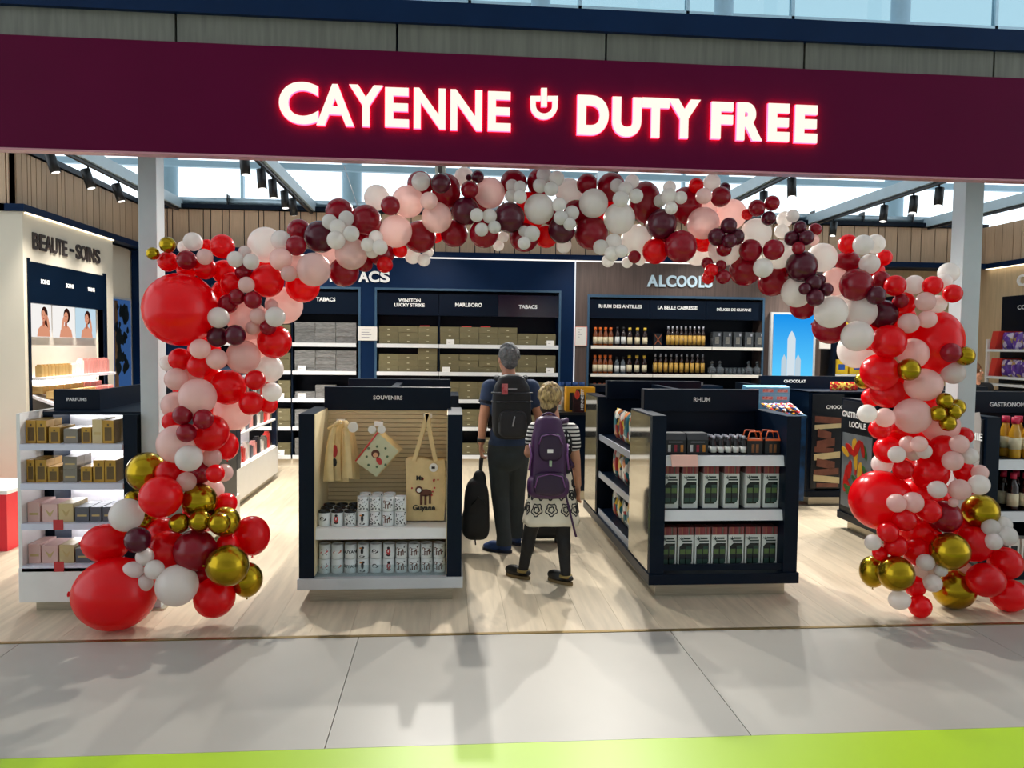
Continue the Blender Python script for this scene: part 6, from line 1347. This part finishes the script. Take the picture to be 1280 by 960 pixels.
# ---------------- third person glimpsed beyond the right post
q0 = PY(1220, 470, 9.0); px_, py_ = q0.x, 9.0
per = thing('person', 'person with brown hair dressed in black beyond the right post', 'person', (px_, py_, 0)); V = lambda x, y, z: Vector((px_+x, py_+y, z))
b = MB(); L, M = head_geo(b, V(-0.03, 0, 1.5), Vector((0.7, -0.7, 0)), 0.95); limb(b, [V(0, 0, 1.33), V(-0.01, 0, 1.43)], [0.055, 0.05]); b.ell(V(0, 0, 1.15), (0.15, 0.1, 0.2), 18, 12); b.ell(V(0, 0, 0.9), (0.14, 0.1, 0.16), 18, 12)
for sx in (-1, 1):
    limb(b, [V(sx*0.16, 0, 1.3), V(sx*0.2, 0.02, 1.05), V(sx*0.17, -0.14, 0.86)], [0.05, 0.04, 0.027]); hand(b, V(sx*0.17, -0.14, 0.86), Vector((0, -0.5, -0.8)), Vector((-sx, 0, 0)), 0.5, 0.9); limb(b, [V(sx*0.08, 0, 0.85), V(sx*0.09, 0.02, 0.47), V(sx*0.09, 0, 0.09)], [0.08, 0.052, 0.036])
remesh(b, 'body', SKM, per, 0.009, 2); face_parts(L, M, per, 0.95); hair_geo(L, M, 1.0, mat('brown_hair', srgb(120, 76, 46), 0.7, noise=0.4, nscale=40, bump=0.4), 'hair', per, low=-0.07)
b = MB(); b.ell(V(0, 0, 1.15), (0.168, 0.118, 0.2), 18, 12); b.ell(V(0, 0, 0.92), (0.155, 0.115, 0.16), 18, 12); limb(b, [V(-0.16, 0, 1.3), V(0.16, 0, 1.3)], [0.065, 0.065])
for sx in (-1, 1): limb(b, [V(sx*0.16, 0, 1.3), V(sx*0.2, 0.02, 1.05), V(sx*0.175, -0.12, 0.89)], [0.065, 0.054, 0.042])
remesh(b, 'black_top', mat('black_cotton', srgb(22, 22, 26), 0.85, noise=0.2), per, 0.01, 3)
b = MB()
for sx in (-1, 1): limb(b, [V(sx*0.08, 0, 0.85), V(sx*0.09, 0.02, 0.47), V(sx*0.09, 0, 0.1)], [0.095, 0.068, 0.055])
b.ell(V(0, 0, 0.86), (0.155, 0.115, 0.12), 18, 12); remesh(b, 'black_trousers', mat('black_cotton', (0, 0, 0)), per, 0.01, 3)
for sx in (-1, 1): shoe(V(sx*0.09, 0, 0), (0.3*sx, -1), 'shoe', BLACK, mat('dark_sole', (0, 0, 0)), per, 0.26)
# ================================================================ BALLOON GARLAND
R_, D_, M_, W_, P_, G_ = 'R', 'D', 'M', 'W', 'P', 'G'
BMAT = {
 'R': balloonmat('red_latex', srgb(228, 0, 16), srgb(255, 14, 30), 0.34, 0.02),
 'D': balloonmat('crimson_latex', srgb(150, 6, 32), srgb(200, 24, 50), 0.22, 0.0),
 'M': balloonmat('burgundy_latex', srgb(86, 14, 36), srgb(130, 16, 44), 0.12, 0.0),
 'W': balloonmat('white_latex', srgb(236, 233, 228), srgb(248, 244, 240), 0.42, 0.06),
 'P': balloonmat('white_latex_red_bounce', srgb(242, 218, 212), srgb(252, 224, 218), 0.42, 0.16),  # white balloons; pink bounce from red neighbours is painted into the colour
 'G': mat('chrome_gold_latex', srgb(172, 142, 30), 0.2, 0.95, noise=0.08, nscale=4),
}
BNAME = {'R': 'red', 'D': 'crimson', 'M': 'dark burgundy', 'W': 'white', 'P': 'bounce-painted white', 'G': 'chrome gold'}
# px, py, radius px, colour, layer (0 front .. 3 back) [, vertical radius]
BL = '''
191 317 8 G 0;209.5 306 10 G 0;210 327 12.5 R 1;233 325 12 D 1;234 336 13 R 2;241 302 11.5 W 1;230 309 8 W 2;259 307 8 R 2;278 308 15 R 1;256 321 10 P 0;256 335 14 R 2;280 340 15 R 2;290 354 14 R 2
294 324 10 W 0;314 327 10 W 0;306 315 8 W 1;332 306 22 W 2;351 300 12 W 1;304 340 10 D 1;334 351 20.5 R 1;308 356 10 P 0;296 371 10 D 0;316 375 11 D 0;285 380 12 D 1;285 377 14 W 3
226 387 45.5 R 0;273 397 13 W 0;272 421 13 M 0;294 419 13 M 0;310 400 25 P 2;344 396 12.5 W 0;339.5 382 8 P 1;316 410 9 P 1;322 395 10 P 1;355 382 23 P 3;378 357 21 R 2;335 409 10 D 1;343 427 21 R 2
351 324 14 P 0;361 342 10 P 0;370 333 15 P 1;392 337 21 P 1;374 289 15 D 2;370 307 12.5 D 1;400 296 20 M 1;430 340 18.5 D 2;439 317 20 P 1;424 265 17 D 2;457 275 19 D 1;412 277 9.5 W 0;433 273 9.5 W 0;422 284 10 W 0;420 300 11.5 W 0;439 292 10 W 0
470 297 9 W 0;460 306 9 W 0;475 309 9.5 W 0;465 315 8 W 1;471 247 16 W 3;488 257 12 D 0;510 252 20 P 1;495 289 20 P 1;525 296 20 D 2;477 317 16 D 2;481 331 10 R 2;456 330 10 D 2;500 313 9 R 2;516 320 10 W 3;530 325 8 W 3;535 315 7 W 3
525 230 16 D 2;526 227 11.5 W 1;536 251 11 P 0;546 272 19 P 1;558 238 18 D 2 21;551 229 12.5 M 1;545 296 8 R 3;582 264 17.5 M 1;568 292 17 D 2;580 221 12 W 3;587 237 11 D 1;597 221 8 M 1;586 222 4 M 2;612 241 19 P 2
596 269 8.5 W 0;612 270 9 W 0;602 287 8.5 W 0;618 284 8 W 0;605 292 18 D 1;637 272 19 M 1;642 229 17 D 2;640 232 8 W 0;650 234 8 W 0;639 245 8 W 0;650 246 8.5 W 0;623 307 7 W 3;629 296 7 W 3;655 297 18 D 2;662 278 15 R 3;655 289 7 W 0;665 292 10 W 0;655 304 8 W 0
674 261 19 W 1;676 227 17 D 2;680 219 9.5 W 0;696 223 9.5 W 0;675 232 9 W 0;689 236 9 W 0;683 296 14 R 3;702 287 17 M 1;699 256 9 W 0;715 266 9 W 0;701 272 9 W 0;712 280 8 W 0;711 240 17 W 3;705 307 9.5 W 3;734 230 13 D 2;742 254 18 W 1;739 291 21 D 2
764 234 18 D 2;771 232 8.5 W 0;790 227 9 W 0;782 236 9 W 0;776 249 10 W 0;795 245 9 W 0;774 273 19.5 W 1;806 252 20 D 2 25;751 309 9.5 W 0;767 302 10 W 0;765 317 9.5 W 0;777 314 8 W 0;760 326 8 W 1;795 300 19 W 2;819 314 16 R 2;793 321 8 D 2;784 328 7 W 3;800 325 7 W 3
827 280 19 M 1;851 308 20 D 1;837 234 8 W 0;825 251 8 W 0;836 245 10 W 0;851 247 8 W 0;839 260 8 W 0;857 256 20 D 2 22;870 232 9.5 R 2;890 228 10.5 W 1;880 245 10 P 0;901 246 12.5 D 1;906 235 7 M 2;879 279 20 P 2;884 260 13 P 3;914 268 19 P 3;872 314 18 W 3;906 312 20 W 2
911 282 10 M 0;896 296 11 M 0;920 296 10.5 M 0;912 301 9 M 0;905 311 9.5 D 1;945 292 19 W 2;946 260 10.5 D 1;965 254 9.5 D 1;961 273 9 M 1;934 268 7 R 2;981 274 10 W 2;991 270 8 W 2;977 289 9 W 2;1000 284 8 M 0;990 298 9.5 M 0;1008 297 9.5 M 0;998 310 8 D 0;1019 287 8 D 1;1017 300 7 P 1
884 329 7.5 D 1;889 338 8.5 R 0;885 347 8 R 1;904 346 9 D 0;901 332 7 D 1;938 313 14 D 1;967 312 13 D 0;973 318 18 W 2;931 338 19 D 2;954 335 12 W 0;966 352 18 D 2;1002 333 19.5 M 1;1028 322 18 W 2;996 365 19 W 2;1004 383 16 D 3;1024 350 8 M 0;1017 354 10.5 M 0;1006 361 7.5 M 0;1033 362 8.5 M 0;1019 372 11 M 0;1044 352 17.5 P 1
1060 305 12 R 1;1059 327 16 D 2 13;1079 306 12.5 W 0;1094 305 12 W 1;1087 330 12.5 W 1;1105 322 10 R 2;1070 356 20 D 1;1101 350 11 D 1;1095 369 12 M 0;1119 357 13 R 1;1039 390 20 W 1;1076 390 19.5 W 1;1104 393 18 M 2;1037 410 20 D 2;1072 420 19 W 1
1143 356 12 W 1;1166 357 12 R 0;1180 352 10 W 1;1186 341 12.5 W 2;1191 367 11.5 R 0;1157 377 12 P 0;1172 380 11 W 1;1130 379 14 R 2;1126 376 9 D 1;1136 404 12.5 P 0;1159 399 12 P 0 11;1168 427 34 R 2 39;1121 398 22 R 3;1111 427 21 R 1;1071 437 23 W 3;1141 442 19 P 1;1100 465 23 R 1;1136 462 14 G 0;1206 445 12 G 2;1189 441 12 D 1
1080 475 11 G 3;1154 481 23.5 P 1 20.5;1192 466 14 W 1;1109 491 22 R 2 19;1084 517 11.5 W 0;1106 522 12 P 0;1141 520 22 P 1;1089 497 12 R 3;1100 536 13 R 1;1125 534 22 R 2;1176 532 22 P 2;1181 501 10 G 0;1172 517 10 G 0;1196 509 10.5 G 1;1191 515 10.5 G 0;1185 529 10 G 0
1121 568 10.5 W 0;1142 567 9 W 0;1155 564 9.5 W 0;1135 555 10 P 0;1149 555 10 P 0;1110 562 17 R 2;1103 580 13 W 3;1129 587 12.5 R 1;1162 590 23 R 2;1180 562 18 R 2;1191 576 12.5 P 0;1212 570 10.5 W 0;1199 555 11.5 P 0;1205 545 11 R 2;1206 590 13 R 1;1225 591 10 P 1;1224 606 12.5 W 0;1172 612 11 W 0;1200 612 13 P 0
1100 625 39 R 1 37;1121 629 11.5 P 0;1141 628 13 P 0;1161 639 15 R 0;1181 646 20 D 1;1192 628 6 P 0;1226 639 21.5 G 1;1131 650 14 R 0;1110 665 13 R 0;1120 682 14 R 0;1150 664 24 R 2;1091 678 10 W 0;1105 688 8 W 1;1100 692 9 R 1;1147 690 17 R 1;1187 689 25 G 0 23;1091 714 16 G 1 19;1120 717 22 G 0
1157 703 10.5 W 0;1150 716 10 W 0;1169 713 10 W 0;1176 713 8 W 0;1166 729 11 W 0;1144 733 13 R 0;1150 759 14 R 0;1124 750 14 W 0 12;1192 739 27 G 1 25;1217 680 22 R 1;1239 660 11 W 0;1254 656 10.5 W 0;1259 670 12 W 0;1242 677 10.5 W 0;1257 704 20 R 1;1232 725 24 R 1 21;1261 746 24 R 1 20;1207 711 8 P 1;1205 660 20 R 3;1165 620 22 R 3
210 454 10 W 2;225 449 14 R 1;249 457 15 R 1;250 436 12.5 P 0;271 449 13 P 0;304 446 21 P 1;285 484 22 R 1;265 471 13 R 2;220 474 14 P 1;242 467 13 P 2;247 496 23 P 1;337 461 17 W 2;319 475 12.5 R 0;340 490 12 W 1;292 514 24 P 2;314 504 15 R 1;336 506 11 R 2;219 507 17 P 2
228 519 12 D 0;215 527 12 R 1;254 524 12.5 D 0;233 541 12 D 0;220 555 23.5 P 1;263 541 23 R 1;284 557 14 R 2 17;236 573 16.5 W 0;265 572 12 P 1;250 591 14 D 1;269 592 11.5 R 0;280 591 11 P 2;184 590 25 G 1;210 591 15.5 R 0;233 602 12 P 0;201 621 26 R 0;249 626 21.5 G 1;266 613 14 P 2;283 629 13 R 2
167 624 11 G 3;182 651 13 G 3;158 644 20.5 W 0;133 679 29 R 1 24;172 675 16 M 0;224 654 12.5 G 0;250 651 13.5 G 0;274 654 13.5 G 0;281 652 19 G 1;203 667 20 R 2;244 688 26 D 1;210 688 25 R 2;315 669 22 R 2 24;285 681 14 R 2;285 707 27 G 0 26;309 724 19 G 2 21;268 747 25 R 1
221 732 25.5 W 0;145 742 51 R 1 45;181 696 11 W 0;166 714 14 W 0 12;193 712 12 W 0;180 729 11 W 0;252 718 14 D 2;235 480 20 R 3;262 500 20 R 3;240 575 24 R 3;250 560 20 P 3;255 640 25 R 3;255 440 20 R 3;320 430 20 P 3;1150 560 25 R 3;1130 480 22 R 3;1160 510 22 R 3;1150 620 26 R 3
600 250 15 D 3;660 255 15 R 3;720 265 15 D 3;760 262 16 R 3;690 268 14 D 3;830 300 15 D 3;880 300 15 R 3;550 255 14 R 3;450 300 16 D 3;410 320 16 P 3;1050 370 18 W 3;1090 340 15 R 3;990 330 16 D 3;940 330 15 W 3;1090 420 18 R 3;330 330 15 R 3;280 365 15 R 3
'''
items = []
for seg in BL.replace('\n', ';').split(';'):
    q_ = seg.split()
    if len(q_) < 5: continue
    items.append([float(q_[0]), float(q_[1]), float(q_[2]), q_[3], int(q_[4]), float(q_[5]) if len(q_) > 5 else float(q_[2])])
YG = 4.86
N_SEEN = next(k for k, q in enumerate(items) if q[:3] == [235.0, 480.0, 20.0])   # from here on: inner balloons
ys = []; rad = []
for it in items:
    r = math.sqrt(it[2]*it[5])*YG/F; rad.append(r)
    ys.append(YG - 0.14 + 0.085*it[4] + (0.03 if r > 0.14 else 0))
rays = [ray(it[0], it[1]) for it in items]
pos = lambda i: CAM + rays[i]*(ys[i]/rays[i].y)
# things the garland stands in front of: the two posts and the perfume stand
def back_limit(i):
    x = CAM.x + rays[i].x*(ys[i]/rays[i].y); z = CAM.z + rays[i].z*(ys[i]/rays[i].y); r = rad[i]*1.22; lim = 5.42
    for a, b in POSTS:
        if a-r < x < b+r: lim = min(lim, 5.118-r)
    if x-r < AX1 and z-r < 1.43: lim = min(lim, AY0-0.002-r)
    return lim
POSTS = [(PY(a, 300, 5.12).x, PY(b, 300, 5.12).x) for a, b in ((173, 196), (1205, 1228))]
# let neighbours settle against each other in depth: a little squeeze is allowed, no deep interpenetration
near = []
for i in range(len(items)):
    for j in range(i):
        dpx = math.hypot(items[i][0]-items[j][0], items[i][1]-items[j][1])
        if dpx < (items[i][2]+items[j][2])*1.02: near.append((i, j))
for step in range(450):
    mv = [0.0]*len(items)
    P3 = [pos(i) for i in range(len(items))]
    for i, j in near:
        d = (P3[i]-P3[j]).length; need = (rad[i]+rad[j])*0.95
        if d < need:
            li, lj = items[i][4], items[j][4]
            sgn = 1 if (li > lj or (li == lj and ys[i] > ys[j])) else -1
            k = (need-d)*0.22; wi = rad[j]**2/(rad[i]**2+rad[j]**2)
            mv[i] += sgn*k*wi*1.3; mv[j] -= sgn*k*(1-wi)*1.3
    for i in range(len(items)):
        home = YG - 0.14 + 0.085*items[i][4]
        ys[i] += max(-0.03, min(0.03, mv[i])) + (home-ys[i])*0.007
        ys[i] = min(back_limit(i), max(4.70 if items[i][1] > 300 else 4.72, ys[i]))
P3 = [pos(i) for i in range(len(items))]
drop = set()
for i, j in near:   # hidden inner balloons that would sit inside a visible one are left out
    i, j = max(i, j), min(i, j)
    if i >= N_SEEN and (P3[i]-P3[j]).length < 0.72*(rad[i]+rad[j]) and j not in drop: drop.add(i)
# balloon mesh: a slightly pear-shaped shell with a neck and a rolled knot at -Z
prof = []
for k in range(21):
    th = math.pi*k/20; r = math.sin(th); z = math.cos(th)
    z *= 1.0 if z > 0 else 1.08; r *= 1.0 if z > -0.3 else (1-0.10*((-z-0.3)/0.8)**2)
    prof.append((max(r, 0.0), z))
prof = prof[:-2] + [(0.13, -1.06), (0.05, -1.10), (0.035, -1.13), (0.07, -1.16), (0.075, -1.18), (0.0, -1.175)]
prof[0] = (0.0, 1.0)
balm = MB().lathe(prof[::-1], n=28).mesh('balloon')
rb = random.Random(21)
for i, it in enumerate(items):
    if i in drop: continue
    px, py, rx_, c, lay, ry_ = it; p = pos(i); dist = p.y/ray(px, py).y if False else (p-CAM).dot(CF)
    rx, rz = rx_*dist/F, ry_*dist/F; r = math.sqrt(rx*rz)
    if p.z - rz < 0.0: p.z = rz + 0.001
    sec = 'left column' if px < 345 and py > 345 else 'right column' if px > 1078 and py > 335 else 'arch'
    size = 'giant' if r > 0.165 else 'large' if r > 0.105 else 'medium' if r > 0.068 else 'small'
    if sec == 'arch':
        where = 'of the arch before the first sign word' if px < 345 else 'of the arch below the first sign word' if px < 645 else 'of the arch below the sign emblem' if px < 720 else 'of the arch below the last two sign words' if px < 1026 else 'of the arch beyond the last sign word'
    else:
        hgt = 'at the foot of' if p.z < 0.55 else 'in the lower half of' if p.z < 1.05 else 'in the upper half of' if p.z < 1.6 else 'at the top of'
        where = hgt + (' the column beside the perfume stand' if px < 640 else ' the column beside the local food stand')
    lb = '%s %s balloon %s' % (size, BNAME[c], where)
    lb = {(226, 387): 'giant round red balloon in front of the grey post near the perfume stand', (145, 742): 'giant oval red balloon resting on the floor against the perfume stand', (1168, 427): 'giant red balloon in front of the post near the local food stand', (1100, 625): 'giant red balloon bulging out towards the rum stand'}.get((int(px), int(py)), lb)
    # knot points inwards / away, with scatter; elongated ones keep an upright axis
    if abs(rx_-ry_) > 0.6:
        o = inst('balloon', balm, BMAT[c], p, sc=(rx, r*0.95, rz), rot=(math.radians(rb.uniform(-8, 8)), 0, rb.uniform(0, 6.28) if False else 0))
        if rx_ > ry_: o.rotation_euler = (0, math.radians(90 if px < 640 else -90), 0); o.scale = (rz, r*0.95, rx*0.95)
    else:
        tilt = math.radians(rb.uniform(55, 110)); o = inst('balloon', balm, BMAT[c], p, sc=(r, r, r*1.0), rot=(tilt, rb.uniform(-0.5, 0.5), rb.uniform(-0.7, 0.7)))
    tag(o, lb, 'balloon', lb.replace(' balloon ', ' balloons '))
# threads that hang the arch from the fascia
TH = mat('nylon_thread', srgb(214, 220, 224), 0.4, noise=0.05)
for (xa, ya), (xb, yb) in (((430, 200), (447, 258)), ((597, 205), (597, 222)), ((746, 208), (746, 238))):
    a, b = PY(xa, ya, 4.84), PY(xb, yb, 4.84); a.z = 2.84
    o = MB().tube([a, b], 0.0022, 5).build('hanging_thread', TH); tag(o, 'thin white thread tying the balloon arch to the fascia', 'thread', 'threads of the balloon arch')
